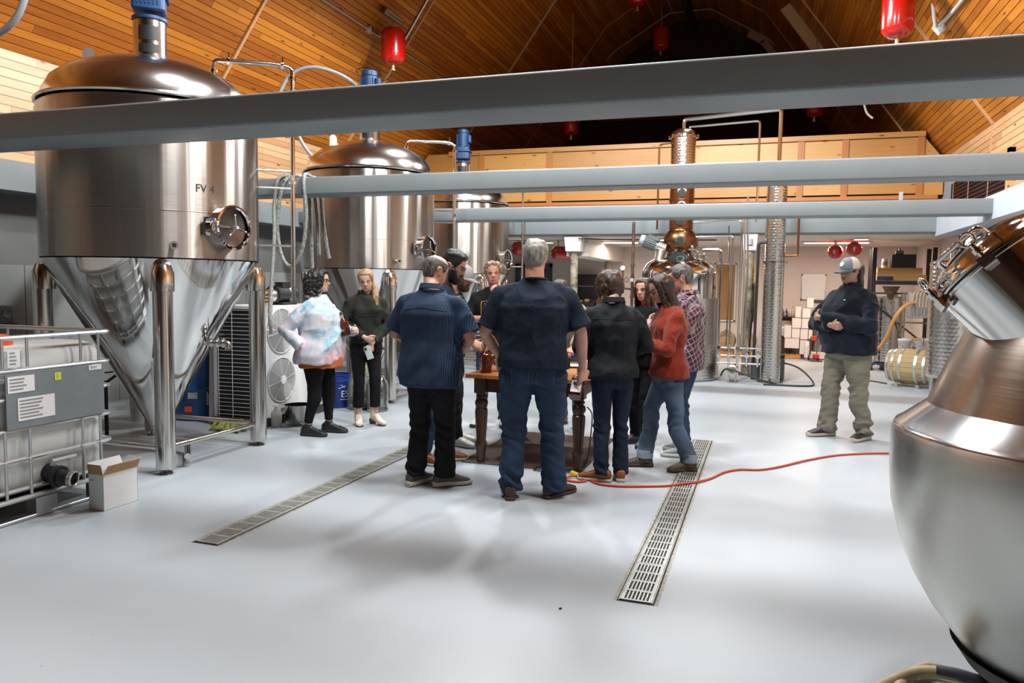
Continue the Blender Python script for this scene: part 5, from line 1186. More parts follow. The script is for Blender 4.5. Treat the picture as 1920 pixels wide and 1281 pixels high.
# ------------------------------------------------------------------ floor drains: cast gratings one by one
M_GRATE = mat('grate_metal', (.40, .41, .38), .45, metal=.4, noise_scale=14, vary=.2)
M_PIT = mat('drain_pit', (.012, .012, .011), .8)
M_STAIN = mat('drain_edge', (.36, .34, .28), .7, noise_scale=30, vary=.4)
def drain(label, x, y0, y1):
    t = thing('floor_drain', label, 'drain', (x, y0, 0)); w_ = .155; L_ = .50; n = int(round((y1-y0)/L_))
    MB().bbox((-w_/2-.012, -.012, .0004), (w_/2+.012, y1-y0+.012, .0012)).build('channel', M_PIT, t)
    for s in (-1, 1): MB().bbox((s*(w_/2+.002)-.002, -.005, .001), (s*(w_/2+.002)+.002, y1-y0+.005, .007)).build('edge_rail', M_GRATE, t); MB().bbox((s*(w_/2+.017)-.011, -.01, .0003), (s*(w_/2+.017)+.011, y1-y0+.01, .0009)).build('edge_grout', M_STAIN, t)
    g = MB(); z0, z1 = .0014, .007; rows = 4; cols = 7; bx0 = .016; sl = (w_-2*bx0)/cols; bar = sl*.48
    xs = [-w_/2+.002]+[-w_/2+bx0+sl*i-bar/2 for i in range(cols+1)]
    g.bbox((-w_/2+.002, 0, z0), (-w_/2+bx0+bar/2, L_-.004, z1)).bbox((w_/2-bx0-bar/2, 0, z0), (w_/2-.002, L_-.004, z1))
    for i in range(1, cols): g.bbox((-w_/2+bx0+sl*i-bar/2, 0, z0), (-w_/2+bx0+sl*i+bar/2, L_-.004, z1))
    for k, y in enumerate(np.linspace(0, L_-.004, rows+1)):
        h = .014 if k in (0, rows) else .010; g.bbox((-w_/2+.002, max(0, y-h), z0+.0002), (w_/2-.002, min(L_-.004, y+h), z1+.0002))
    me = g.mesh('grate', 20, weld=False); me.materials.append(M_GRATE)
    for i in range(n):
        o = link('grate', me, t); o.location = (0, i*L_, 0)
drain('floor drain on the right running under the rust cardigan and the orange cord', -.535, 3.50, 7.5)
drain('floor drain on the left running towards the balding person in pinstripes', -2.965, 3.44, 6.44)
# ------------------------------------------------------------------ cords
M_ORCORD = mat('cord_orange', (.50, .055, .015), .45)
def cord(name, label, pts, r, m, cat='cord', n=6):
    o = MB().tube(bez(pts, n), r, 8).build(name, m); return tag(o, label, cat)
ec = thing('extension_cord', 'orange extension cord looping on the floor and running to the right', 'cord')
lp_ = [(-1.33, 5.665, .012), (-1.30, 5.60, .011), (-1.25, 5.56, .010), (-1.30, 5.50, .010), (-1.40, 5.52, .010), (-1.40, 5.58, .016), (-1.33, 5.64, .02), (-1.24, 5.60, .013)]
MB().tube(bez(lp_+[(-1.14, 5.50, .010), (-1.0, 5.49, .010), (-.85, 5.54, .010), (-.66, 5.63, .0105), (-.56, 5.70, .016), (-.46, 5.80, .015), (-.36, 5.98, .01), (-.27, 6.22, .01), (-.16, 6.36, .01), (.0, 6.42, .01), (.16, 6.60, .01), (.38, 6.93, .01), (.60, 7.20, .01), (.80, 7.36, .01), (1.06, 7.50, .01), (1.4, 7.62, .01), (1.8, 7.70, .01)], 6), .0085, 8).build('cable', M_ORCORD, ec)
MB().cyl((-1.335, 5.665, .016), (-1.375, 5.70, .017), .017, .019, 14).cyl((-1.375, 5.70, .017), (-1.40, 5.722, .018), .020, n=14).build('socket', mat('plug_yellow', (.72, .52, .03), .45), ec)
cord('power_cord', 'black power cord hanging from the table to the yellow socket', [(-1.42, 6.30, .45), (-1.36, 6.22, .40), (-1.33, 6.05, .25), (-1.32, 5.92, .11), (-1.35, 5.86, .03), (-1.46, 5.84, .012), (-1.60, 5.86, .012), (-1.70, 5.84, .013), (-1.72, 5.74, .012), (-1.62, 5.70, .012), (-1.50, 5.73, .014), (-1.405, 5.727, .02)], .0055, M_RUB)
# ------------------------------------------------------------------ small goods around the tanks
dr = thing('blue_drum', 'tall blue plastic drum behind the legs of the first tank', 'drum', (-5.80, 6.70, 0))
MB().lathe([(.30, 0), (.31, .01), (.305, .30), (.315, .31), (.315, .34), (.305, .35), (.312, .66), (.32, .67), (.32, .70), (.31, .71), (.305, 1.02), (.315, 1.04), (.315, 1.07), (.29, 1.075), (0, 1.075)], n=40).build('shell', mat('drum_blue', (.008, .085, .26), .35, noise_scale=5, vary=.15), dr, 50)
fd = lambda a, r=.3135: (lambda x, z: V(r*math.cos(a+x/r), r*math.sin(a+x/r), z))
for a, z0, z1, w_, m in ((-.55, .17, .35, .05, M_PAPER), (-1.3, .10, .16, .04, M_ORANGE), (-1.15, .24, .32, .05, mat('label_dull', (.35, .38, .40), .7))):
    f_ = fd(a); st = MB().quad(f_(-w_, z0), f_(w_, z0), f_(w_, z1), f_(-w_, z1)).build('sticker', m, dr)
    if m is M_PAPER:
        f2 = fd(a, .3145); lines_on(f2, (-w_*.7, z0+.10, w_*.7, z1-.015), 1, M_INK, st, 'print', 1); lines_on(f2, (-w_*.8, z0+.01, w_*.8, z0+.08), 4, M_PRINT, st)
pb = thing('white_panel', 'narrow white panel leaning between the blue drum and the black coil', 'panel', (-5.42, 6.40, 0)); pb.rotation_euler = (D(-3), 0, D(20))
MB().rbox((0, 0, .42), (.05, .02, .84), .004).build('board', M_CHILL, pb)
def pail(label, loc, r, h, m, rz=0, lid=None, rim=None, name='bucket', cat='bucket'):
    t = thing(name, label, cat, loc, rz)
    MB().lathe([(0, .004), (r*.86, 0), (r*.87, .005), (r*.97, h*.80), (r*1.0, h*.82), (r*1.0, h*.86), (r*.98, h*.87), (r, h*.97), (r*1.03, h), (r*.97, h), (r*.84, .01), (0, .008)], n=32).build('pail', m, t, 50)
    MB().tube([(r*1.02*math.cos(a), -.02-r*.9*math.sin(a)*.55-r*.5*math.sin(a), h*.9-h*.42*math.sin(a)) for a in np.linspace(0, PI, 14)], .003, 6).build('handle', S_SAT, t)
    if lid: MB().lathe([(r*1.05, h-.02), (r*1.06, h+.006), (r*.98, h+.012), (0, h+.012)], n=32).build('lid', lid, t)
    if rim: MB().lathe([(r*1.02, h*.86), (r*1.06, h), (r*.96, h+.004)], n=32).build('rim', rim, t)
    return t
M_PAIL = mat('pail_white', (.62, .63, .62), .45)
wb = pail('white bucket with a handle standing behind the tote', (-6.20, 6.30, 0), .15, .34, M_PAIL)
f_ = fd(-.75, .1405); st = MB().quad(f_(-.05, .08), f_(.05, .08), f_(.05, .24), f_(-.05, .24)).build('sticker', M_PAPER, wb); lines_on(fd(-.75, .142), (-.04, .09, .045, .23), 5, M_INK, st)
sp = thing('spray_lance', 'dark valve lever sticking out by the white bucket', 'valve', (-5.92, 5.55, 0))
MB().tube(fillet([(0, 0, .50), (.02, .1, .56), (.12, .14, .60), (.2, .16, .70)], .03), .014, 8).cyl((0, 0, 0), (0, 0, .52), .018, n=10).build('pipe', M_RUB, sp)
MB().box((.02, .08, .60), (.02, .2, .012)).build('lever', M_RUB, sp)
sk = thing('stock_pot', 'stainless stock pot on the floor in front of the chiller', 'pot', (-4.60, 6.74, 0))
MB().lathe([(0, .004), (.135, 0), (.142, .01), (.142, .20), (.146, .204), (.138, .204), (.136, .012), (0, .01)], n=40).build('pot_body', S_POL, sk, 50)
for s in (-1, 1): MB().tube(fillet([(s*.14, -.04, .16), (s*.175, -.04, .165), (s*.175, .04, .165), (s*.14, .04, .16)], .015), .005, 7).build('handle', S_TUBE, sk)
jg = thing('jug', 'half full plastic jug of amber liquid beside the stock pot', 'jug', (-4.70, 6.50, 0))
MB().lathe([(0, .003), (.052, 0), (.055, .01), (.055, .13), (.05, .15), (.02, .19), (.018, .215)], n=24).build('bottle', mat('jug_clear', (.75, .74, .70), .3, trans=.5), jg, 50)
MB().lathe([(0, .005), (.0525, .005), (.0525, .115), (0, .115)], n=24).build('liquid', mat('amber_liquid', (.10, .035, .012), .3), jg)
MB().lathe([(.022, .21), (.022, .235), (0, .235)], n=16).build('cap', M_PAPER, jg)
# crumpled towel on the chiller rail
tw = MB(); r = random.Random(5)
for i in range(7):
    x = -.16+i*.055; tw.tube(bez([(x, -.05+r.uniform(-.03, .03), .02), (x+r.uniform(-.05, .05), 0, .04+r.uniform(0, .05)), (x+r.uniform(-.06, .06), .04, .045+r.uniform(0, .06)), (x+r.uniform(-.04, .04), .08, .02)], 4), [.026+r.uniform(0, .01)]*13, 8, flat=.6)
me = to_mesh_remesh(tw, .008, 2); folds(me, .006, (22, 22, 22), 9)
tl = thing('towel', 'crumpled yellow green towel on the floor by the black coil', 'towel', (-5.0, 6.12, .0)); fin('cloth', me, clothm('towel_green', (.42, .44, .10), bs=90), tl)
bb = thing('blue_bucket', 'blue bucket with white letters behind the legs of the tie-dye hoodie', 'bucket', (-4.80, 7.84, 0), D(20))
M_BPAIL = mat('bucket_blue', (.012, .035, .22), .4)
MB().lathe([(0, .004), (.125, 0), (.128, .006), (.145, .30), (.152, .305), (.152, .33), (.146, .335), (.148, .38), (.155, .385), (.155, .40), (.14, .40), (.12, .01), (0, .008)], n=36).build('pail', M_BPAIL, bb, 50)
MB().tube(fillet([(.155, 0, .34), (.175, -.02, .33), (.17, -.06, .32)], .02), .006, 6).build('handle_lug', M_BPAIL, bb)
ba = D(-65); text_on('ES', .11, WHP, bb, lambda x, y: V(.141*math.cos(ba+x/.14), .141*math.sin(ba+x/.14), .165+y*1.0), 'lettering', 'LEFT')
bl = MB()
for (x0, y0, x1, y1) in ((-.03, .235, .06, .265), (.0, .28, .05, .235), (-.01, .105, .13, .10)):
    bl = MB().tube([V(.1445*math.cos(ba+(x0+(x1-x0)*q)/.14), .1445*math.sin(ba+(x0+(x1-x0)*q)/.14), y0+(y1-y0)*q) for q in np.linspace(0, 1, 6)], .003, 5).build('print_stroke', WHP, bb)
for i, (x, y, m, lb) in enumerate(((-4.50, 7.80, M_GLASSG, 'glass carboy holding a pale green bag behind the olive shirt'), (-4.24, 7.78, M_GLASS, 'clear glass carboy standing between the legs of the olive shirt'))):
    t = thing('carboy', lb, 'carboy', (x, y, 0))
    MB().lathe([(0, .006), (.11, 0), (.125, .012), (.128, .06), (.124, .2), (.128, .25), (.124, .31), (.10, .37), (.04, .41), (.03, .43), (.03, .47), (.035, .475), (.028, .475), (.025, .43), (.09, .365), (.118, .30), (.118, .02), (0, .014)], n=36).build('glass', m, t, 60)
    if i == 0:
        b_ = MB(); r = random.Random(2)
        for k in range(9): b_.ball((r.uniform(-.045, .045), r.uniform(-.045, .045), .05+.055*k), (.06, .06, .05), 10, 8)
        me = to_mesh_remesh(b_, .010, 1); folds(me, .006, (25, 25, 25), 4); fin('bag', me, mat('bag_green', (.40, .44, .14), .35), t)
    else: MB().lathe([(0, .475), (.03, .475), (.032, .50), (0, .50)], n=18).build('bung', M_PAPER, t)
# hose over the second beam
M_HOSE = mat('hose_grey', (.22, .23, .215), .55, noise_scale=60, vary=.5, stretch=(1, 1, .6))
def ridged(pts, r, n, m, name, parent, pitch=.024):
    P_ = bez(pts, 14); L_ = 0; rs = []
    for i, p in enumerate(P_):
        if i: L_ += (p-P_[i-1]).length
        rs.append(r*(1+.10*math.sin(L_*2*PI/pitch)))
    return MB().tube(P_, rs, n).build(name, m, parent)
h = thing('hose', 'grey ribbed hose hung in loops over the left end of the second beam', 'hose')
ridged([(-4.67, 6.38, 1.04), (-4.69, 6.40, 1.15), (-4.80, 6.58, 1.45), (-4.95, 6.84, 1.95), (-5.02, 6.945, 2.3), (-4.98, 6.955, 2.56), (-4.90, 7.05, 2.615), (-4.88, 7.2, 2.615), (-4.86, 7.33, 2.56), (-4.84, 7.34, 2.3), (-4.82, 7.34, 1.75), (-4.80, 7.33, 1.36), (-4.82, 7.33, 1.28)], .021, 10, M_HOSE, 'hose_strand', h)
ridged([(-4.90, 6.955, 2.54), (-4.95, 6.955, 2.40), (-4.99, 6.95, 2.1), (-4.95, 6.945, 1.80), (-4.85, 6.94, 1.65), (-4.74, 6.94, 1.70), (-4.66, 6.945, 1.9), (-4.63, 6.95, 2.2), (-4.66, 6.955, 2.5), (-4.70, 7.03, 2.615), (-4.72, 7.18, 2.615), (-4.71, 7.33, 2.55), (-4.67, 7.34, 2.1), (-4.60, 7.34, 1.74)], .021, 10, M_HOSE, 'hose_strand', h)
ridged([(-4.90, 6.955, 2.54), (-4.86, 7.03, 2.613), (-4.83, 7.17, 2.613), (-4.80, 7.33, 2.56), (-4.75, 7.34, 2.2), (-4.73, 7.34, 1.78)], .021, 10, M_HOSE, 'hose_strand', h)
MB().cyl((-4.67, 6.38, 1.05), (-4.665, 6.375, .96), .016, n=10).cyl((-4.70, 6.35, 1.0), (-4.63, 6.41, 1.0), .008, n=8).build('nozzle', S_SAT, h)
# black box speaker on the left wall
bs = thing('wall_speaker', 'small black speaker box on the left wall behind the tote', 'speaker', (-7.34, 5.62, 1.02))
MB().rbox((0, 0, .09), (.17, .15, .18), .012).rbox((.02, -.16, .06), (.12, .15, .12), .01).build('case', M_RUB, bs)
MB().lathe([(.05, .0), (.045, .006), (0, .002)], (.086, 0, .1), 20, (1, 0, 0)).build('cone', S_DARK, bs)
MB().bbox((-.14, -.3, -.03), (.09, .12, 0)).build('bracket_shelf', S_DARK, bs)
# ------------------------------------------------------------------ overhead: red cylinders, conduits, cables
M_RED = mat('cylinder_red', (.45, .008, .004), .22, coat=.5)
def red_cyl(label, loc, rad, h, topz=None, bracket=True, group=None, n=28, hd=None):
    t = thing('pressure_cylinder', label, 'cylinder', loc, 0, group)
    MB().lathe([(0, 0), (rad*.3, .004), (rad*.72, h*.05), (rad*.95, h*.13), (rad, h*.19), (rad, h*.50)], n=n).lathe([(rad, h*.50), (rad*1.012, h*.503), (rad*1.012, h*.512), (rad, h*.515)], n=n).lathe([(rad, h*.515), (rad, h*.81), (rad*.95, h*.87), (rad*.72, h*.95), (rad*.3, h*.996), (0, h)], n=n).build('shell', M_RED, t, 50)
    MB().cyl((0, 0, -.07), (0, 0, .005), .022, n=12).cyl((0, 0, -.085), (0, 0, -.065), .035, n=12).build('valve_stub', M_GOLD, t)
    MB().cyl((0, 0, h-.005), (0, 0, h+(hd or .10)), .014, n=10).build('hanger', S_SAT, t)
    return t
r1 = red_cyl('glossy red cylinder hung under the left roof slope', (-5.93, 11.4, 5.02), .20, .60, hd=.12)
nb = normal_in(prof[0], prof[1]); sl = V(2.0-5.19+0, 0, 0)
d_s = V(prof[1][0]-prof[0][0], 0, prof[1][1]-prof[0][1]).normalized()
tg = thing('strut_channel', 'slotted black steel channel fixed to the roof above the left red cylinder', 'bracket', (-5.93, 11.4, 5.80))
Rm = Matrix((V(0, 1, 0), -d_s, V(0, 1, 0).cross(-d_s))).transposed()
MB().box((0, 0, 0), (.62, .10, .05), Rm).build('channel', S_DARK, tg)
for i in range(10):
    for y in (-.025, .025): MB().box(Rm @ V(-.26+i*.058, y, .026)*(1), (.03, .022, .004), Rm).build('slot', mat('slot_pale', (.45, .43, .40), .5), tg); MB().box(Rm @ V(-.26+i*.058, y, -.026), (.03, .022, .004), Rm).build('slot', MATS['slot_pale'], tg)
red_cyl('glossy red cylinder with a white sticker hung under the right roof slope', (1.44, 10.9, 4.66), .195, .62, hd=.55)
MB().lathe([(.02, .0), (.09, .012), (.12, .028)], (1.44, 10.9, 4.665), 10, (0, 0, 1), a0=3.6, a1=4.9).build('sticker', M_PAPER, bpy.data.objects['pressure_cylinder.001']).location = (-1.44, -10.9, -4.668)
red_cyl('dim red cylinder near the ridge cut by the top of the frame', (-3.0, 17.5, 7.72), .2, .62, hd=.35)
red_cyl('dim red cylinder far back near the ridge', (-2.8, 20.0, 7.45), .2, .62, hd=.55)
red_cyl('dim red cylinder hung low in the dark loft left of the still', (-4.35, 17, 4.85), .16, .5, hd=2.2)
red_cyl('dim red cylinder hung low in the dark loft right of the still', (.78, 17, 4.98), .16, .5, hd=1.6)
def pipe(name, label, pts, r, m=GALV, cat='conduit', fr=.06, n=8, grp=None):
    o = MB().tube(fillet(pts, fr), r, n).build(name, m); return tag(o, label, cat, grp)
def on_l(X, off=.05): return prof[0][1]+(X-prof[0][0])*(prof[1][1]-prof[0][1])/(prof[1][0]-prof[0][0])-off
pipe('conduit', 'straight grey conduit running along the left roof slope', [(-6.22, 4, on_l(-6.22)), (-6.22, 11.1, on_l(-6.22)), (-6.22, 15.2, on_l(-6.22))], .022)
pipe('conduit', 'grey conduit running up the left roof slope beside the red cylinder', [(-6.40, 12.1, on_l(-6.40)), (-6.22, 12.2, on_l(-6.22)), (-5.1, 12.1, on_l(-5.1)), (-4.35, 12.05, on_l(-4.35))], .02)
jb = thing('junction_box', 'small grey junction box on the left roof conduit', 'box', (-6.22, 11.15, on_l(-6.22, .03))); MB().rbox((0, 0, -.02), (.12, .14, .09), .01).build('box', GALV, jb); MB().cyl((0, -.1, -.02), (0, -.06, -.02), .03, n=12).build('hub', S_SAT, jb)
pipe('conduit', 'thin conduit arching across the dark roof far back', [(XC-2.62, 21.8, 6.35+1.4-.2), (XC-2.02, 21.8, 8.12), (XC-.55, 21.8, 9.0), (XC+.55, 21.8, 9.0), (XC+2.02, 21.8, 8.12), (XC+2.62, 21.8, 7.6)], .02, mat('conduit_pale', (.45, .43, .41), .5))
def flex(label, pts, r=.022, m=None): return ridged_obj(label, pts, r, m or mat('flex_grey', (.30, .32, .34), .45))
def ridged_obj(label, pts, r, m):
    o = MB().tube(bez(pts, 10), r, 10).build('flexible_conduit', m); return tag(o, label, 'conduit')
flex('curved grey flexible conduit at the top left corner', [(-6.30, 5.2, 4.35), (-6.33, 5.2, 4.05), (-6.39, 5.2, 3.89), (-6.50, 5.2, 3.77), (-6.67, 5.2, 3.69), (-6.95, 5.2, 3.63), (-7.3, 5.2, 3.6)], .030)
flex('grey flexible conduit arching to the blue motor of the second tank', [(-5.12, 8.86, 4.02), (-5.35, 8.75, 4.16), (-5.65, 8.6, 4.22), (-5.9, 8.5, 4.1), (-6.05, 8.45, 3.8), (-6.1, 8.4, 3.55)], .022)
flex('grey flexible conduit sagging behind the second tank dome', [(-6.35, 9.2, 3.9), (-6.3, 9.3, 3.5), (-6.1, 9.4, 3.2), (-5.8, 9.5, 3.12), (-5.5, 9.55, 3.15)], .025)
def on_r(X, off=.05): return prof[5][1]+(prof[5][0]-X)*(prof[4][1]-prof[5][1])/(prof[5][0]-prof[4][0])-off
wj = thing('junction_box', 'white junction box on the right roof slope', 'box', (2.04, 11.6, on_r(2.04, .07))); MB().rbox((0, 0, 0), (.14, .12, .12), .01, Matrix.Rotation(D(50), 3, 'Y')).build('box', M_TRIMW, wj)
M_FLEXW = mat('flex_white', (.52, .53, .52), .4)
flex('white flexible conduit curling down to the right junction box', [(1.98, 11.55, on_r(2.0, .12)), (1.9, 11.4, 5.3), (1.85, 11.2, 5.5), (1.72, 11.0, 5.62), (1.55, 10.7, 5.66), (1.3, 10.4, 5.7)], .026, M_FLEXW)
flex('white flexible conduit running up the right roof slope', [(2.02, 11.5, on_r(2.02, .09)), (2.06, 11.0, on_r(2.06, .05)), (2.08, 10.0, on_r(2.08, .05)), (2.1, 8.5, on_r(2.1, .05))], .024, M_FLEXW)
ridged_obj('short white conduit stub in the dark loft near the right slope', [(1.5, 15.0, 4.78), (1.56, 15.0, 4.6), (1.66, 15.0, 4.5)], .02, M_FLEXW)
cord('fill_tube', 'thin dark hose from the left red cylinder valve to the roof', [(-5.93, 11.4, 4.94), (-6.05, 11.4, 4.80), (-6.22, 11.4, 4.82), (-6.4, 11.4, 5.02), (-6.6, 11.4, 5.0)], .008, M_RUB, 'hose')
# ------------------------------------------------------------------ round bellied vessel in the right foreground
VS = steel('steel_vessel', (.58, .575, .53), .30, aniso=.6, streak=.06, wav=.06)
VC = steel('steel_vessel_cone', (.34, .295, .245), .26, aniso=.5, streak=.05, wav=.08)
VR = steel('steel_vessel_rim', (.66, .66, .66), .15, wav=.10)
vz = thing('round_vessel', 'round bellied steel vessel with a tilted clamped manway in the right foreground', 'vessel', (1.13, 3.04, 0))
MB().lathe([(.10, .10), (.22, .115), (.32, .16), (.43, .245), (.52, .36), (.585, .47), (.63, .58), (.665, .72), (.676, .85), (.676, .985), (.668, 1.003)], n=96).build('belly', VS, vz, 60)
MB().lathe([(.668, 1.003), (.664, 1.012), (.652, 1.018), (.57, 1.085), (.562, 1.092)], n=96).build('rim_ledge', VR, vz, 60)
MB().lathe([(.562, 1.09), (.548, 1.13), (.50, 1.25), (.43, 1.39), (.34, 1.53), (.24, 1.62), (.12, 1.66), (.10, 1.67), (.10, 1.95), (.09, 1.96), (0, 1.96)], n=96).build('cone_top', VC, vz, 60)
MB().lathe([(.0, .04), (.16, .045), (.30, .10), (.40, .17), (.445, .235)], n=64).build('under_bowl', mat('under_bowl_dark', (.018, .010, .009), .5), vz, 60)  # dark brown bowl below the belly
for a in (.6, 2.2, 3.9, 5.4): 
    x, y = .36*math.cos(a), .36*math.sin(a); lg = MB().cyl((x, y, .02), (x*.95, y*.95, .24), .035, n=16).build('leg', S_TUBE, vz); MB().cyl((x, y, 0), (x, y, .02), .055, n=18).build('foot', S_DARK, lg)
oc = MB().lathe([(.05, 0), (.05, .09), (.062, .092), (.062, .11), (.03, .112)], (-.12, -.50, .25), 24, (-.2, -.9, -.35)).build('outlet_flange', S_TUBE, vz)
MB().lathe([(.066, 0), (.07, .008), (.066, .016)], (-.138, -.58, .219), 24, (-.2, -.9, -.35)).build('clamp', M_CHROME, oc)
RT, UPV, FW = V(.948, .317, .012), V(-.04, .07, .997), V(-.316, .946, -.077)
ax = (UPV-RT*.591+FW*.582).normalized(); mc = V(.754, 3.009, 1.580)-V(1.13, 3.04, 0)
mwv = thing_part('manway', vz)
MB().lathe([(.208, -.34), (.209, -.107), (.214, -.012), (.223, -.010), (.223, -.002)], mc, 72, ax).build('collar', M_CHROME, mwv)
MB().lathe([(.220, -.002), (.224, .002), (.220, .006)], mc, 72, ax).build('gasket', M_BLACK, mwv)
MB().lathe([(.223, .006), (.223, .020), (.217, .024), (.212, .042), (.198, .066), (.155, .092), (.09, .106), (0, .110)], mc, 72, ax).build('lid', M_CHROME, mwv, 60)
ea, eb, _ = frame_of(ax, (0, 0, 1))
# order the swing bolts around the rim, facing the camera side
def rim(a, r, h): return mc+ax*h+(ea*math.cos(a)+eb*math.sin(a))*r
cam_dir = (V(0, 0, 1.5)-(mc+V(1.13, 3.04, 0))); base = math.atan2(cam_dir.dot(eb), cam_dir.dot(ea))
for da in (-1.9, -1.05, -.05, 1.1, 2.2):
    a = base+da; rd = (ea*math.cos(a)+eb*math.sin(a)); tg_ = ax.cross(rd)
    w_ = thing_part('swing_bolt', mwv)
    MB().box(rim(a, .231, -.004), (.035, .045, .03), Matrix((rd, tg_, ax)).transposed()).build('lug', M_CHROME, w_)
    MB().cyl(rim(a, .236, -.02), rim(a, .236, .060), .0095, n=12).cyl(rim(a, .236, .024), rim(a, .236, .042), .017, n=14).build('bolt', M_CHROME, w_)
    MB().tube([rim(a, .236, .082)+(tg_*math.cos(q)+ax*math.sin(q))*.022 for q in np.linspace(0, 2*PI, 25)[:-1]], .0055, 9, closed=True).build('eye', M_CHROME, w_)
    MB().cyl(rim(a, .236, -.02)-tg_*.022, rim(a, .236, -.02)+tg_*.022, .012, n=12).build('pivot', S_TUBE, w_)
ha = base-.25; hd_ = (ea*math.cos(ha)+eb*math.sin(ha)); ht = ax.cross(hd_)
MB().tube(fillet([mc+ax*.070+hd_*.150-ht*.085, mc+ax*.108+hd_*.175-ht*.085, mc+ax*.108+hd_*.175+ht*.085, mc+ax*.070+hd_*.150+ht*.085], .02), .009, 10).build('lid_handle', M_CHROME, mwv)
# pale hose coiled on the floor in front of it
M_TANH = mat('hose_tan', (.52, .40, .24), .55, noise_scale=12, vary=.25)
hs = thing('hose', 'pale tan hose coiled on the floor below the round vessel', 'hose', (.0, 0, 0))
MB().tube(bez([(.42, 2.80, .023), (.50, 2.99, .023), (.57, 3.12, .028), (.64, 3.205, .035), (.71, 3.20, .035), (.85, 3.165, .028), (1.0, 3.13, .024)], 8), .022, 12).build('strand', M_TANH, hs)
MB().tube(bez([(.36, 2.85, .023), (.47, 3.03, .023), (.60, 3.105, .06), (.72, 3.10, .07), (.88, 3.08, .05), (1.0, 3.06, .03)], 8), .022, 12).build('strand', M_TANH, hs)
MB().tube(bez([(.655, 3.11, .072), (.72, 3.10, .075), (.78, 3.09, .07), (.84, 3.085, .062)], 8), .0235, 12).build('end_cuff', mat('cuff_grey', (.07, .08, .095), .5), hs)
M_DEB = mat('debris', (.05, .045, .04), .8)
for i, (x, y) in enumerate(((.63, 2.83), (.43, 2.65), (.49, 2.72), (-.85, 3.3), (-.62, 2.43))):
    o = MB().ball((0, 0, .004), (.009, .005, .004), 7, 5).build('debris', M_DEB); o.location = (x, y, 0); o.rotation_euler = (0, 0, i*1.3); tag(o, ('dark crumb on the floor just left of the round vessel', 'dark crumb on the floor near the tan hose, leftmost one', 'dark speck on the floor between two crumbs by the vessel', 'dark speck on the floor between the two drains', 'crumb on the floor at the bottom edge of the photo')[i], 'debris')
# ------------------------------------------------------------------ back room: posts, bulkhead, doors, board
S_DIMP = None
def dimple():
    m, nt, b = newmat('dimpled_steel'); L = nt.links; b.inputs['Metallic'].default_value = 1; b.inputs['Roughness'].default_value = .22; b.inputs['Base Color'].default_value = (.60, .58, .55, 1)
    return m
S_DIMP = dimple(); M_COP = steel('copper', (.25, .115, .05), .32, wav=.08); M_COPD = steel('copper_dull', (.22, .10, .045), .36)
def dimple_cyl(name, parent, c, r, z0, z1, du, dv, depth=.003, n=None, a0=0, a1=2*PI):
    """jacket with real pillow dimples: staggered bumps displaced in the mesh"""
    full = a1-a0 > 6.2; nu = int((a1-a0)*r/du)*4; nv = int((z1-z0)/dv)*4; rings = []
    for j in range(nv+1):
        z = z0+(z1-z0)*j/nv; row = []
        for i in range(nu if full else nu+1):
            a = a0+(a1-a0)*i/nu; k = (.5+.5*math.cos(2*PI*(i/4+(.5 if (j//4) % 2 else 0))))*(.5-.5*math.cos(2*PI*j/4))
            rr = r-depth*k*(1 if 0 < j < nv else 0); row.append(V(c[0]+rr*math.cos(a), c[1]+rr*math.sin(a), z))
        rings.append(row)
    return MB().loft(rings, False, full).build(name, S_DIMP, parent, None, weld=False)
M_RUST = mat('rusty_post', (.30, .26, .18), .7, noise_scale=9, vary=.75); M_RUST2 = mat('rusty_brown', (.10, .055, .035), .7, noise_scale=14, vary=.5)
def post(label, x, y, zt, r, boxw, boxz):
    t = thing('support_post', label, 'post', (x, y, 0))
    MB().cyl((0, 0, 0), (0, 0, zt), r, n=16).build('shaft', M_RUST, t); MB().bbox((-r*1.5, -r*1.5, 0), (r*1.5, r*1.5, .015)).build('base_plate', M_RUST2, t)
    if boxw: MB().add([V(sx*boxw*(1.22 if sz else 1)*.5*(1 if sz else 1), sy*boxw*.5, boxz[sz]) for sz in (1, 0) for sy in (-1, 1) for sx in (-1, 1)], [(0, 2, 3, 1), (4, 5, 7, 6), (0, 1, 5, 4), (2, 6, 7, 3), (0, 4, 6, 2), (1, 3, 7, 5)]).build('cap_box', M_TRIMW, t, 20)
    return t
post('rust stained post with a white cap box left of the still', -3.42, 13.80, 2.37, .07, .27, (2.10, 2.368))
post('yellowed post farther back under the white bulkhead', -3.43, 17.0, 2.05, .07, 0, None)
p3 = post('rust stained post with a white box and pipes right of the still', -.30, 13.42, 2.37, .075, .20, (2.10, 2.368))
MB().rbox((.0, -.115, 2.24), (.085, .03, .10), .01).build('switch_box', GALV, p3)
MB().box((.10, 0, 1.35), (.05, .06, .9)).build('foam_lagging', mat('foam_yellow', (.40, .25, .09), .9, noise_scale=20, vary=.5), p3)
MB().tube([(.085, -.04, 1.55), (.09, -.05, 1.1), (.06, -.06, .6), (.03, -.06, .25)], .012, 6).build('black_lagging', M_RUB, p3)
struct('trim_17', MB().add([V(-3.62, 14.0, 2.02), V(-3.2, 14.0, 2.02), V(-3.2, YB, 2.02), V(-3.62, YB, 2.02), V(-3.62, 14.0, 2.37), V(-3.2, 14.0, 2.37), V(-3.2, YB, 2.37), V(-3.62, YB, 2.37)], [(0, 1, 2, 3), (4, 5, 6, 7), (0, 1, 5, 4), (1, 2, 6, 5), (2, 3, 7, 6), (3, 0, 4, 7)]), M_WCEIL, 'white boxed beam running back under the low ceiling', 'beam')
struct('trim_18', MB().bbox((XL, YB-.05, 2.18), (XR, YB, 2.37)), M_WCEIL, 'pale cornice band along the top of the back wall', 'trim')
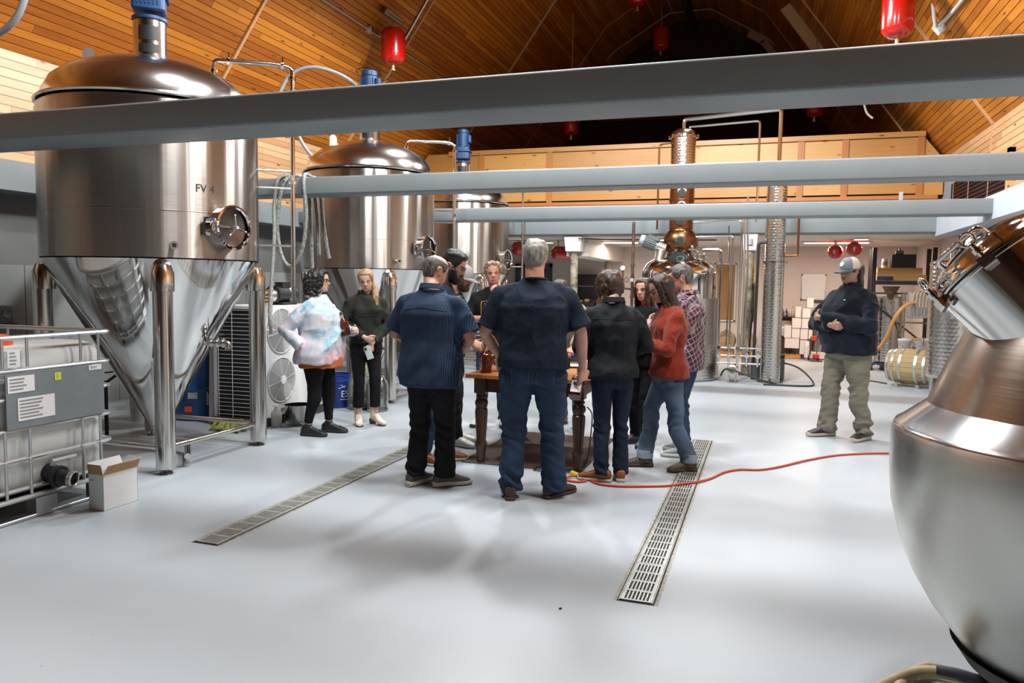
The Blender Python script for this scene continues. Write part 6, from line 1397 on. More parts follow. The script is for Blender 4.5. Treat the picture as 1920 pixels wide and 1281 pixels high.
struct('wall_partition', MB().bbox((XL, 14.9, 0), (-5.9, 15.0, 2.37)), M_BACKW, 'pale partition wall behind the farthest tank', 'wall')
M_DOORG = mat('door_grey', (.10, .10, .11), .5)
dg = thing('door_1', 'dark grey door in the back wall behind the tallest person', 'door', (-5.38, YB, 0), kind='structure')
MB().bbox((-.40, -.03, 0), (.40, -.01, 1.9)).build('leaf', M_DOORG, dg); MB().bbox((-.46, -.05, 0), (-.40, 0, 1.98)).bbox((.40, -.05, 0), (.46, 0, 1.98)).bbox((-.46, -.05, 1.9), (.46, 0, 1.98)).build('frame', mat('door_frame', (.06, .06, .065), .5), dg); MB().ball((.3, -.07, 1.0), .035, 12, 8).build('door_knob', S_TUBE, dg)
pbd = thing('pin_board', 'brown pin board on the back wall behind the still pipes', 'board', (-.90, YB-.005, 1.36))
MB().bbox((-.21, -.03, -.62), (.21, -.005, .62)).build('cork', mat('cork_brown', (.36, .19, .07), .85, noise_scale=30, vary=.15), pbd)
MB().bbox((-.24, -.04, .62), (.24, 0, .65)).bbox((-.24, -.04, -.65), (.24, 0, -.62)).bbox((-.24, -.04, -.65), (-.21, 0, .65)).bbox((.21, -.04, -.65), (.24, 0, .65)).build('frame', M_TRIMW, pbd)
wbd = thing('whiteboard', 'whiteboard on the back wall above the stacked cartons', 'whiteboard', (.95, YB-.005, 1.50))
MB().bbox((-.235, -.02, -.265), (.235, -.006, .265)).build('sheet', mat('board_white', (.78, .79, .78), .25), wbd)
for lo, hi in (((-.245, -.028, .262), (.245, 0, .275)), ((-.245, -.028, -.275), (.245, 0, -.262)), ((-.245, -.028, -.275), (-.232, 0, .275)), ((.232, -.028, -.275), (.245, 0, .275))): MB().bbox(lo, hi).build('frame_bar', S_SAT, wbd)
MB().bbox((-.04, -.08, -.30), (.235, -.006, -.285)).build('pen_tray', S_DARK, wbd)
for sx in (-1, 1):
    for sz in (-1, 1): MB().rbox((sx*.238, -.015, sz*.268), (.03, .034, .03), .006).build('corner', M_RUB, wbd)
# tool chest with open top
tc = thing('tool_chest', 'black tool chest with open lid behind the young man in charcoal', 'tool chest', (-4.05, 17.3, 0))
MB().rbox((0, 0, .56), (.60, .42, 1.06), .01).build('cabinet', M_BLACK, tc)
for i in range(7):
    z = .12+i*.135; d_ = MB().rbox((0, -.215, z), (.56, .02, .12), .004).build('drawer', mat('drawer_black', (.02, .02, .021), .3), tc); MB().rbox((0, -.232, z+.04), (.54, .018, .018), .005).build('drawer_pull', S_TUBE, d_)
MB().rbox((0, .20, 1.42), (.62, .03, .62), .008).build('lid_back', M_BLACK, tc); MB().cyl((-.2, .17, 1.45), (.2, .17, 1.45), .012, n=8).build('lid_rail', S_TUBE, tc)
MB().bbox((.33, -.15, .05), (.42, .2, 1.16)).build('side_rack', M_RUST2, tc)
for i, (dx, c, s) in enumerate(((-.2, (.6, .5, .3), .05), (-.06, (.5, .42, .3), .04), (.1, (.62, .40, .12), .07))):
    o = thing('tool', ('pale tool lying at the left on the tool chest', 'pale tool lying in the middle on the tool chest', 'orange handled tool leaning on the tool chest')[i], 'tool', (-4.05+dx, 17.22, 1.09)); MB().rbox((0, 0, s/2), (.10, .05, s), .012).build('handle', mat('tool_%d' % i, c, .6), o); MB().cyl((.03, 0, s*.5), (.12, 0, s*.7), .008, n=8).build('shaft', S_SAT, o)
# ------------------------------------------------------------------ pot still
st = thing('pot_still', 'steel pot still with a copper onion and column behind the group', 'still', (-1.36, 12.60, 0))
dimple_cyl('jacket', st, (0, 0), .665, .035, 1.30, .055, .05, .0028)
MB().lathe([(.67, 1.295), (.672, 1.305), (.60, 1.306)], n=64).build('jacket_rim', S_TUBE, st); MB().lathe([(.64, .0), (.665, .035)], n=64).build('jacket_foot', S_SAT, st)
MB().lathe([(.60, 1.30), (.60, 1.68), (.585, 1.76), (.53, 1.85), (.42, 1.92), (.26, 1.97), (.20, 1.99)], n=64).build('kettle', S_POL, st, 60)
MB().lathe([(.20, 1.985), (.225, 1.99), (.225, 2.01), (.19, 2.012), (.19, 2.03), (.235, 2.06), (.275, 2.13), (.285, 2.21), (.27, 2.29), (.22, 2.36), (.185, 2.39), (.185, 2.41)], n=48).build('copper_onion', M_COP, st, 60)
MB().lathe([(.185, 2.405), (.192, 2.41), (.192, 3.20), (.185, 3.205)], n=48).build('copper_column', M_COP, st, 50)
for z in (2.62, 2.86, 3.08): MB().lathe([(.196, z-.008), (.205, z-.006), (.205, z+.006), (.196, z+.008)], n=40).build('column_flange', M_COPD, st)
cf = V(.10, -.995, 0).normalized()
for z, r in ((2.21, .285), (2.52, .192), (2.76, .192), (2.98, .192)):
    c = cf*(r-.01)+V(0, 0, z); pw2 = MB().lathe([(.058, 0), (.072, .03), (.076, .035), (.076, .05), (.05, .052)], c, 28, cf).build('porthole', S_TUBE, st); MB().lathe([(.052, .045), (0, .046)], c, 24, cf).build('pane', M_BLACK, pw2)
dimple_cyl('condenser', st, (0, 0), .195, 3.21, 3.86, .05, .042, .0035)
MB().lathe([(.195, 3.2), (.215, 3.205), (.215, 3.22), (.196, 3.225)], n=40).build('condenser_flange', S_TUBE, st)
MB().lathe([(.197, 3.85), (.225, 3.855), (.225, 3.885), (.20, 3.89), (.185, 3.95), (.12, 3.995), (0, 4.01)], n=40).build('condenser_dome', S_TUBE, st, 50)
for i in range(8):
    a = 2*PI*i/8; MB().cyl((.225*math.cos(a), .225*math.sin(a), 3.845), (.225*math.cos(a), .225*math.sin(a), 3.90), .014, n=8).build('clamp_bolt', M_CHROME, st)
gz = MB().cyl(cf*.19+V(0, 0, 3.80), cf*.225+V(0, 0, 3.80), .035, n=20).build('dial', M_TRIMW, st)
# sight manway, agitator motor on the shoulder, small fittings
c = V(.02, -.40, 1.90); dm = V(.02, -.72, .69).normalized()
mwk = MB().lathe([(.15, -.04), (.16, .03), (.175, .035), (.175, .055), (.15, .06)], c, 36, dm).build('sight_manway', M_CHROME, st); MB().lathe([(.15, .04), (0, .05)], c, 32, dm).build('sight_glass', mat('sight_dark', (.02, .03, .034), .08), mwk); MB().lathe([(.05, .05), (.065, .055), (.065, .07), (.045, .07)], c+V(.03, 0, -.03), 24, dm).build('spray_port', S_TUBE, mwk)
ma = V(-.86, -.22, .34).normalized(); m0 = V(-.22, -.22, 2.08)
am = thing_part('agitator_motor', st)
MB().cyl(m0, m0+ma*.16, .085, n=20).cyl(V(-.30, -.30, 1.88), V(-.27, -.27, 2.06), .075, n=18).build('gearbox', S_SAT, am)
mbm = MB().cyl(m0+ma*.16, m0+ma*.37, .092, n=24); a_, b_, _ = frame_of(ma)
for i in range(18):
    q = 2*PI*i/18; e = (a_*math.cos(q)+b_*math.sin(q))*.096; mbm.box(m0+ma*.265+e, (.010, .010, .19), Matrix((a_, b_, ma)).transposed())
mbm.build('motor_body', mat('motor_grey', (.12, .14, .14), .4), am); MB().cyl(m0+ma*.37, m0+ma*.43, .092, .075, 24).build('fan_cover', mat('motor_cover', (.35, .38, .40), .4), am)
MB().box(m0+ma*.2+V(.02, -.02, .10), (.18, .12, .06), Matrix.Rotation(.35, 3, 'Y')).build('terminal_box', mat('motor_grey', (.12, .14, .14), .4), am)
for i, (x, y, z) in enumerate(((.30, -.30, 1.90), (.40, -.22, 1.86), (.22, -.36, 1.97))):
    MB().cyl((x, y, z), (x, y, z+.12), .018, n=10).cyl((x-.05, y, z+.10), (x+.05, y, z+.10), .012, n=8).ball((x, y, z+.14), .028, 10, 8).build('shoulder_valve', M_CHROME, st)
def spipe(name, pts, r, m, fr=.05, parent=None): return MB().tube(fillet(pts, fr), r, 8).build(name, m, parent or st)
O = V(1.36, -12.6, 0)
for nm, pts, r, m in (('vapour_pipe', [(-1.36, 12.6, 3.99), (-1.36, 12.6, 4.15), (.10, 12.46, 4.2), (.10, 12.46, 3.02)], .032, S_TUBE), ('vent_pipe', [(-1.26, 12.55, 3.98), (-1.26, 12.55, 4.02), (-.20, 12.5, 4.05), (-.20, 12.5, 2.5)], .018, S_TUBE), ('water_pipe', [(-1.55, 12.55, 3.78), (-1.73, 12.5, 3.76), (-1.73, 12.5, 2.4)], .016, M_COP),
    ('feed_pipe', [(-.98, 12.4, 2.07), (-.70, 12.3, 2.07), (-.70, 12.3, .55)], .024, S_TUBE), ('feed_pipe', [(-1.10, 12.4, 2.27), (-.53, 12.28, 2.28), (-.53, 12.28, .55)], .014, S_TUBE), ('feed_pipe', [(-1.15, 12.4, 2.50), (-.40, 12.26, 2.50), (-.40, 12.26, .55)], .017, S_TUBE)):
    spipe(nm, [V(p)+O for p in pts], r, m)
MB().cyl(V(-1.62, 12.5, 2.21)+O, V(-1.72, 12.48, 2.21)+O, .045, n=16).build('side_union', M_CHROME, st)
# stripping column
co = thing('still_column', 'tall dimpled steel column standing right of the pot still', 'column', (.09, 12.46, 0))
dimple_cyl('lower_shell', co, (0, 0), .150, .04, 1.86, .045, .042, .003); dimple_cyl('upper_shell', co, (0, 0), .150, 1.90, 3.02, .045, .042, .003)
MB().lathe([(.20, 0), (.20, .02), (.15, .025), (.15, .045)], n=36).build('foot_flange', S_TUBE, co)
for z in (1.868, 1.888): MB().lathe([(.15, z-.009), (.195, z-.007), (.195, z+.007), (.15, z+.009)], n=36).build('joint_flange', S_TUBE, co)
MB().lathe([(.15, 3.015), (.14, 3.05), (.06, 3.08), (.04, 3.09), (0, 3.09)], n=36).build('top_cone', S_TUBE, co); MB().lathe([(.152, 1.31), (.1525, 1.335)], n=36, a0=3.6, a1=4.6).build('blue_tape', M_BLUE, co)
spipe('copper_drain', [(.14, -.02, 1.98), (.33, -.02, 1.98), (.33, -.02, 2.7)], .018, M_COP, .04, co); spipe('black_riser', [(-.13, -.05, 2.18), (-.24, -.05, 2.18), (-.25, -.05, .3)], .022, M_RUB, .05, co)
for i, (x, y, z0, z1, r, m) in enumerate(((-.36, 12.5, .5, 2.7, .014, S_SAT), (-.32, 12.55, .5, 2.9, .016, S_SAT), (-.62, 13.2, .5, 2.5, .012, S_TUBE))):
    tag(MB().tube(fillet([(x, y, z0), (x+.02, y, 1.6), (x-.02, y, z1)], .1), r, 8).build('riser_pipe', m), ('thin steel riser pipe left of the dimpled column', 'second steel riser pipe beside the dimpled column', 'thin steel riser pipe near the pin board')[i], 'pipe')
# manifold, pumps behind the still
mf = thing('valve_manifold', 'row of steel valves and pipes at knee height right of the still', 'manifold', (-.42, 12.28, 0))
for z in (.30, .42, .54): MB().cyl((-.28, 0, z), (.36, .02, z), .014, n=8).build('header_pipe', S_TUBE, mf)
for i, x in enumerate((-.26, -.11, .02, .16, .32)):
    v = MB().cyl((x, 0, .26), (x, 0, .60), .017, n=10).cyl((x, -.03, .42), (x, .03, .42), .035, n=12).cyl((x, -.03, .54), (x, .03, .54), .03, n=12).build('valve', M_CHROME, mf); MB().tube([(x, -.03, .48), (x+.02, -.06, .5), (x+.07, -.07, .5)], .006, 6).build('lever', S_DARK, v)
pm = thing('transfer_pump', 'small round pump on the floor below the valve row', 'pump', (-.47, 12.35, 0))
MB().lathe([(.0, 0), (.08, .005), (.085, .02), (.085, .09), (.06, .10), (.03, .16)], (0, -.08, .20), 24, (0, -1, 0)).build('volute', S_SAT, pm); MB().cyl((0, -.05, .20), (0, .25, .20), .075, n=20).build('motor', M_RUST2, pm)
for x in (-.05, .05): MB().box((x, .05, .07), (.02, .2, .14)).build('foot', S_SAT, pm)
ub = thing('pump_skid', 'dark pump unit on the floor behind the foot of the dimpled column', 'pump', (.05, 12.9, 0))
MB().rbox((0, 0, .19), (.52, .3, .34), .03).build('housing', mat('skid_grey', (.09, .095, .095), .5), ub); MB().rbox((.2, 0, .39), (.12, .16, .05), .015).build('switch', M_RUB, ub)
cord('hose_black', 'black hose looping on the floor right of the dimpled column', [(.26, 12.78, .30), (.5, 12.7, .24), (.68, 12.55, .10), (.72, 12.3, .02), (.55, 12.15, .015), (.25, 12.12, .015), (0, 12.1, .015)], .014, M_RUB, 'hose')
cord('hose_black', 'black hose crossing the floor under the valve row', [(-.64, 12.3, .10), (-.55, 12.15, .22), (-.3, 12.1, .16), (-.05, 12.1, .08), (.2, 12.15, .02)], .014, M_RUB, 'hose')
# standpipe with gauge left of the still
sp = thing('standpipe', 'dark rusty standpipe with a pressure gauge left of the still', 'pipe', (-2.16, 12.8, 0))
MB().cyl((0, 0, 0), (0, 0, 2.55), .026, n=12).build('riser', M_RUST2, sp)
for z in (1.3, 1.62, 1.82): MB().cyl((0, 0, z-.02), (0, 0, z+.02), .036, n=12).build('coupling', M_RUST2, sp)
MB().tube(fillet([(0, 0, 1.42), (-.14, -.02, 1.44), (-.16, -.02, 1.50), (-.16, -.02, 1.74)], .05), .016, 8).tube([(-.10+.035*math.cos(a), -.02, 1.58+.035*math.sin(a)) for a in np.linspace(0, 2*PI, 17)[:-1]], .006, 6, closed=True).build('gauge_arm', M_RUST2, sp)
MB().lathe([(.0, .0), (.042, .0), (.042, .03), (.034, .032), (0, .03)], (-.16, -.02, 1.78), 24, (0, -1, 0)).build('gauge', M_TRIMW, sp); MB().lathe([(.036, .025), (.044, .025), (.044, .036)], (-.16, -.02, 1.78), 24, (0, -1, 0)).build('gauge_ring', S_DARK, sp); MB().box((0, -.03, 1.58), (.05, .02, .06)).build('tag', M_TRIMW, sp)
pipe('ceiling_pipe', 'thin conduit with couplings under the low white ceiling', [(-3.3, 13.6, 2.33), (-2.9, 14.0, 2.33), (-1.7, 14.2, 2.33), (-.9, 14.3, 2.33)], .012, M_RUST2, 'pipe')
# red cylinders and fittings under the low ceiling
def low_red(label, x, y, z, ln, ang, rad=.13):
    t = thing('pressure_cylinder', label, 'cylinder', (x, y, z), ang)
    MB().lathe([(0, 0), (rad*.6, .01), (rad*.95, .05), (rad, .09), (rad, ln-.09), (rad*.95, ln-.05), (rad*.6, ln-.01), (0, ln)], (0, 0, 0), 24, (1, 0, 0)).build('shell', M_RED, t, 50)
    for x_ in (ln*.25, ln*.7): MB().bbox((x_-.015, -.02, rad), (x_+.015, .02, 2.37-z)).build('hanger', S_SAT, t)
    MB().cyl((-.06, 0, 0), (.01, 0, 0), .02, n=10).cyl((-.06, 0, -.05), (-.06, 0, .03), .012, n=8).build('valve', M_GOLD, t); return t
low_red('red cylinder under the low ceiling, leftmost, by the farthest tank', -4.90, 14.6, 2.20, .62, .9); low_red('red cylinder under the low ceiling behind the tallest person', -4.12, 14.75, 2.12, .5, .6)
low_red('red cylinder end on under the low ceiling, left one above the cap', 1.15, 15.2, 2.16, .42, 1.4); low_red('red cylinder end on under the low ceiling, right one above the cap', 1.45, 14.9, 2.20, .42, 1.5)
M_LAMPW = mat('lamp_diffuser', (1, .86, .74), .5, emit=5)
for x, y, lb in ((-2.6, 15.3, 'ceiling light of the back room, left of the still'), (1.2, 15.6, 'ceiling light of the back room, above the whiteboard side'), (1.52, 14.55, 'small ceiling light next to the red cylinders'), (-4.35, 15.2, 'small ceiling light beside the left red cylinders')):
    t = thing('ceiling_light', lb, 'light', (x, y, 2.37)); s_ = (.62, .16) if abs(x) < 3 and y > 15.2 else (.12, .09)
    MB().rbox((0, 0, -.015), (s_[0]*2, s_[1]*2, .03), .01).build('housing', M_TRIMW, t); MB().bbox((-s_[0]*.9, -s_[1]*.85, -.034), (s_[0]*.9, s_[1]*.85, -.031)).build('diffuser', M_LAMPW, t)
# ------------------------------------------------------------------ cartons on the pallet, shelf of bottles
M_CART = mat('carton_pink_white', (.66, .60, .56), .8, noise_scale=6, vary=.05)
YC = 16.9
cs = [(.39, .22, .68, .44), (.37, .44, .515, .71), (.52, .44, .685, .645), (.52, .648, .705, .862), (.69, .415, .845, .64), (.71, .645, .885, .858), (.71, .862, .875, 1.075), (.575, .866, .70, 1.11), (.85, .43, .93, .63), (.69, .10, .835, .41), (.79, 1.08, .93, 1.30)]
cl_ = ['bottom left on the wooden pallet', 'second layer, leftmost, with a brown top', 'second layer, middle of the stack', 'third layer, middle, its face in shade', 'second layer, right of the middle', 'third layer, right, under the top row', 'fourth layer, right, under the tallest one', 'fourth layer, left, set back', 'narrow one at the right end of the second layer', 'on the floor right of the pallet', 'topmost, in front of the whiteboard']
for i, (x0, z0, x1, z1) in enumerate(cs):
    dp = .26; zb = z0
    t = thing('carton', 'white carton in the back stack, '+cl_[i], 'box', ((x0+x1)/2, YC+dp/2+(.06 if i == 7 else 0), zb), 0, 'white cartons stacked below the whiteboard')
    w_ = x1-x0-.006; h_ = z1-z0-.004; MB().rbox((0, 0, h_/2), (w_, dp, h_), .006, seg=1).build('body', M_CART, t, 20); MB().bbox((-w_/2+.002, -dp/2-.002, h_*.96), (w_/2-.002, dp/2-.01, h_+.001)).build('tape_edge', mat('carton_edge', (.42, .33, .27), .8), t)
for i, (x, z0) in enumerate(((.745, 0), (.88, .43))):      # cartons that carry the upper layers
    pass
t = thing('pallet', 'small wooden pallet under the stacked cartons', 'pallet', (.545, YC+.12, 0))
for k in range(3): MB().bbox((-.16+k*.11, -.14, .075), (-.06+k*.11, .14, .095)).build('deck_board', W_TOP, t)
MB().bbox((-.165, -.14, .005), (.17, -.11, .075)).build('skirt_board', mat('skirt_orange', (.50, .24, .07), .6), t); MB().bbox((-.165, .1, .005), (.17, .14, .075)).build('skirt_board', M_PINEX, t)
sh = thing('wall_shelf', 'dark wall shelf holding cleaning bottles beside the dimpled column', 'shelf', (.44, 17.58, .86))
MB().bbox((-.22, -.12, -.02), (.20, .11, 0)).build('board', M_BLACK, sh)
for x in (-.15, .12): MB().bbox((x, -.08, -.10), (x+.015, .11, -.02)).build('bracket', S_DARK, sh)
for i, (x, h_, c, cc, lb) in enumerate(((.34, .17, (.10, .03, .03), M_ORANGE, 'dark red bottle with an orange cap, leftmost on the wall shelf'), (.415, .16, (.02, .03, .07), M_BLACK, 'dark blue bottle with a pale label on the wall shelf'), (.49, .15, (.60, .50, .45), M_PAPER, 'white bottle with a red label on the wall shelf'), (.55, .22, (.62, .48, .42), M_ORANGE, 'tall pale bottle with a red trigger top on the wall shelf'), (.60, .17, (.55, .48, .06), M_YEL, 'yellow bottle at the right end of the wall shelf'))):
    t = thing('cleaning_bottle', lb, 'bottle', (x, 17.53, .86)); m = mat('clean_%d' % i, c, .4)
    MB().lathe([(0, 0), (.026, 0), (.028, .01), (.028, h_*.62), (.012, h_*.82), (.011, h_*.88)], n=18).build('body', m, t); MB().lathe([(.014, h_*.85), (.014, h_), (0, h_)], n=14).build('cap', cc, t); MB().lathe([(.0285, h_*.15), (.0285, h_*.5)], n=18, a0=3.4, a1=6.0).build('label', M_LABEL if i != 2 else mat('label_red', (.45, .06, .04), .6), t)
lc = thing('low_cabinet', 'brown low cabinet against the back wall behind the dimpled column', 'cabinet', (.30, 17.45, 0))
MB().rbox((0, 0, .22), (.5, .4, .36), .008).build('carcass', mat('cabinet_brown', (.10, .06, .035), .6), lc); MB().rbox((0, .04, .62), (.42, .3, .30), .01).build('upper_box', mat('cabinet_taupe', (.34, .26, .20), .7), lc); MB().rbox((.08, -.16, .55), (.12, .1, .2), .02).build('paper_roll', M_PAPER, lc)
ht = thing('hand_truck', 'red and black hand truck standing right of the cartons', 'hand truck', (.95, 16.55, 0))
for s in (-1, 1):
    MB().tube(fillet([(s*.06, .05, .12), (s*.06, .09, .5)], .02), .010, 7).build('rail', S_DARK, ht); MB().lathe([(.0, -.015), (.055, -.015), (.06, 0), (.055, .015), (0, .015)], (s*.09, .05, .06), 18, (1, 0, 0)).build('wheel', M_RUB, ht)
MB().rbox((0, .07, .46), (.09, .05, .10), .02).build('handle_top', mat('truck_red', (.55, .03, .015), .4), ht); MB().bbox((-.07, -.16, .015), (.16, .05, .03)).build('toe_plate', S_DARK, ht); MB().rbox((.04, -.02, .10), (.13, .10, .10), .03).build('motor_cover', mat('truck_red', (.55, .03, .015), .4), ht)
MB().lathe([(.05, 0), (.05, .30), (.03, .34)], (-.13, .1, .06), 18).build('wrapped_hose', mat('wrap_white', (.62, .58, .54), .7, noise_scale=30, vary=.35), ht)
pt = thing('polished_tank', 'tall polished steel tank behind the arms of the capped man', 'tank', (1.12, 17.12, 0))
MB().lathe([(.17, .16), (.185, .17), (.185, .98), (.19, .985), (.19, 1.0), (.17, 1.02), (.0, 1.04)], n=40).build('shell', S_POL, pt); MB().lathe([(.187, .78), (.193, .785), (.193, .80), (.187, .805)], n=40).build('band', S_TUBE, pt)
MB().bbox((-.22, -.2, .02), (.25, .2, .16)).build('plinth', M_CART, pt)
# ------------------------------------------------------------------ rack with beams and the jacketed tanks on the right
M_RACK = mat('rack_black', (.012, .011, .011), .5); W_BEAM = wood('plank_yellow', (.42, .20, .05), (.66, .36, .11), axis=0, knots=False)
rk = thing('storage_rack', 'tall black storage rack behind the capped man', 'rack', (2.3, 15.55, 0))
for x in (-.46, .52):
    for y in (-.25, .3): MB().bbox((x-.035, y-.03, 0), (x+.035, y+.03, 2.24)).build('upright', M_RACK, rk)
for z in (1.62, 1.41): 
    for y in (-.27, .3): MB().bbox((-.46, y-.02, z-.05 if z > 1.5 else z-.012), (.52, y+.02, z+.02 if z > 1.5 else z+.012)).build('cross_beam', M_RACK, rk)
MB().tube([(-.46, -.345, 1.22), (.52, -.345, .42)], .018, 6).build('brace', M_RACK, rk)
for i, (z, x1, lb) in enumerate(((1.645, .40, 'lower yellow timber beam on the black rack'), (1.765, .33, 'upper yellow timber beam on the black rack'))):
    t = thing('timber_beam', lb, 'timber', (2.3, 15.5, z)); MB().rbox((-.40+(x1+.40)/2, -.14, .055), (x1+.40, .16, .11), .006).build('beam', W_BEAM, t, 20)
    MB().rbox((-.40+(x1+.40)/2, .06, .055), (x1+.36, .16, .10), .006).build('beam_behind', W_BEAM, t, 20)
t = thing('tarpaulin', 'dark blue folded cover lying on the lower rack beam end', 'cover', (2.02, 15.26, 1.645)); MB().rbox((0, 0, .035), (.26, .10, .07), .02).build('cloth', mat('tarp_blue', (.008, .018, .09), .6), t)
bxk = thing('black_case', 'black box with a clamp on top of the rack timber', 'case', (2.32, 15.42, 1.876)); MB().rbox((0, 0, .12), (.40, .30, .24), .01).build('case', M_BLACK, bxk); MB().rbox((-.06, 0, .28), (.14, .08, .07), .02).cyl((-.06, 0, .24), (-.06, 0, .35), .02, n=10).build('clamp', S_DARK, bxk)
t = thing('paint_tin', 'pale canister standing left of the black box on the rack', 'tin', (2.02, 15.40, 1.876)); MB().lathe([(0, 0), (.05, 0), (.05, .15), (.045, .16), (0, .16)], n=20).build('body', M_TRIMW, t); MB().lathe([(.051, .04), (.051, .11)], n=20).build('label', M_PRINT, t)
t = thing('hopper', 'dark funnel hopper under the rack beam', 'funnel', (2.10, 15.05, 1.30)); MB().lathe([(.15, .24), (.05, .05), (.035, 0), (.03, 0)], n=24).build('cone', M_RUST2, t)
pk = thing('perforated_tank', 'dimpled steel tank on a blue pallet behind the capped man', 'tank', (2.16, 15.62, .13))
dimple_cyl('shell', pk, (0, -.15), .225, .02, 1.20, .05, .05, .003); MB().lathe([(.225, 1.2), (.232, 1.21), (.20, 1.22), (0, 1.23)], (0, -.15, 0), 40).lathe([(0, 0), (.225, .02)], (0, -.15, 0), 40).build('rim', S_TUBE, pk); MB().lathe([(.03, 1.22), (.03, 1.30)], (.1, -.1, 0), 12).build('port', S_TUBE, pk)
bp = thing('pallet', 'blue plastic pallet under the dimpled tank', 'pallet', (2.12, 15.45, 0)); M_BPL = mat('pallet_blue', (.01, .03, .10), .5)
for k in range(4): MB().bbox((-.34+k*.18, -.28, .10), (-.20+k*.18, .28, .13)).build('deck_slat', M_BPL, bp)
for k in range(3): MB().bbox((-.34+k*.29, -.28, 0), (-.24+k*.29, .28, .10)).build('runner', M_BLACK, bp)
fm = thing('bottle_filler', 'bottle filling machine with hoses beside the jacketed tank', 'filler', (2.42, 14.3, 0))
for x in (-.22, .2):
    for y in (-.15, .15): MB().bbox((x-.012, y-.012, 0), (x+.012, y+.012, 1.45)).build('frame_post', S_TUBE, fm)
MB().rbox((.03, 0, 1.22), (.36, .26, .42), .02).build('tank_box', mat('filler_clear', (.62, .60, .56), .25, trans=.3), fm); MB().bbox((-.30, -.18, .92), (.24, .18, .945)).build('tray', S_TUBE, fm); MB().bbox((-.34, -.45, .40), (.24, .18, .43)).build('lower_tray', S_TUBE, fm)
for k in range(6):
    x = -.10+k*.05; MB().tube(bez([(x, -.15, 1.18), (x, -.17, 1.36), (x+.04, -.12, 1.46), (x+.12, 0, 1.44)], 5), .010, 6).build('filling_hose', M_TANH, fm); MB().cyl((x, -.15, 1.05), (x, -.15, 1.2), .012, n=8).build('nozzle', S_TUBE, fm)
MB().rbox((.16, -.1, .72), (.05, .08, .50), .01).build('orange_guide', mat('guide_orange', (.52, .24, .06), .5), fm)
cord('hose_orange', 'thick orange hose curving from the filler to the floor by the capped man', [(2.33, 14.1, 1.28), (2.16, 14.0, 1.20), (2.02, 13.95, .99), (1.94, 13.95, .74), (1.84, 13.95, .54), (1.70, 13.95, .40), (1.5, 13.95, .2), (1.42, 13.95, .03)], .030, mat('hose_orange_tan', (.60, .30, .10), .45), 'hose')
pail('white bucket with a red mark on the filler tray, left one', (2.20, 13.99, .435), .10, .22, M_PAIL, 0, M_PAPER); pail('white bucket with an orange rim on the filler tray, right one', (2.43, 13.99, .435), .115, .25, M_PAIL, 0, None, mat('rim_orange', (.62, .32, .05), .5))
# oak cask on its side
W_OAK = wood('oak_stave', (.30, .20, .085), (.50, .36, .17), axis=0, rough=.6, knots=False, obj=True)
def cask(label, loc, rz, r0, r1, ln, staves=22, group=None, head_only=False):
    t = thing('oak_barrel', label, 'barrel', loc, rz, group)
    def rad(x): return r1-(r1-r0)*(2*x/ln)**2
    for i in range(staves):
        a0, a1 = 2*PI*i/staves+.006, 2*PI*(i+1)/staves-.006; rings = []
        for x in np.linspace(-ln/2, ln/2, 9):
            r = rad(x); rings.append([V(x, rr*math.cos(a), r1+rr*math.sin(a)) for rr, a in ((r, a0), (r*1.001, (a0+a1)/2), (r, a1), (r-.02, a1), (r-.02, a0))])
        MB().loft(rings).build('stave', W_OAK, t, 35)
    for s in (-1, 1):
        for j in range(5):
            z0, z1 = -.9+j*.36, -.9+(j+1)*.36; R_ = r0-.012; x = s*(ln/2-.03); z1 = min(.98, z1); z0 = max(-.98, z0)
            zs = np.linspace(z0+.006, z1-.006, 5); mbh = MB(); lo = [V(x, math.sqrt(max(0, 1-z*z))*R_, r1+z*R_) for z in zs]; hi = [V(x, -math.sqrt(max(0, 1-z*z))*R_, r1+z*R_) for z in zs]
            mbh.loft([lo+hi[::-1], [p+V(s*.012, 0, 0) for p in lo+hi[::-1]]]).build('head_board', W_OAK, t, 30)
    for f in (-.46, -.34, -.17, .17, .34, .46):
        x = f*ln; w_ = .018; MB().lathe([(rad(x-w_)+.001, x-w_), (rad(x-w_)+.005, x-w_), (rad(x+w_)+.005, x+w_), (rad(x+w_)+.001, x+w_)], (0, 0, r1), 40, (1, 0, 0)).build('hoop', GALV, t)
    MB().cyl((0, 0, 2*r1-.005), (0, 0, 2*r1+.03), .03, .026, 14).build('bung', M_RUST2, t); return t
cask('oak barrel lying on its side in front of the jacketed tank', (2.16, 12.92, .035), D(-28), .235, .275, .66)
for i, (dx, lb) in enumerate(((-.14, 'left'), (.16, 'right'))):
    v = V(2.16, 12.92, 0)+Matrix.Rotation(D(-28), 3, 'Z') @ V(dx, -.06, 0); t = thing('barrel_stand', lb+' steel foot under the oak barrel', 'stand', v, D(-28)); MB().bbox((-.03, -.18, 0), (.03, .24, .02)).build('plate', GALV, t); MB().bbox((-.02, -.2, .02), (.02, -.16, .06)).build('stop', GALV, t)
for i, (x, lb) in enumerate(((-.78, 'small oak barrel end on at the back, left of the rusty post'), (-.36, 'small oak barrel end on at the back, right of the rusty post'))): cask(lb, (x, 16.6, .16), D(90), .17, .20, .5, 14)
for i, x in enumerate((-.78, -.36)):
    t = thing('barrel_cradle', ('left', 'right')[i]+' timber cradle under a small oak barrel at the back', 'stand', (x, 16.6, 0)); MB().bbox((-.16, -.2, 0), (.16, -.12, .16)).build('cross_block', W_BEAM, t); MB().bbox((-.16, .12, 0), (.16, .2, .16)).build('cross_block', W_BEAM, t)
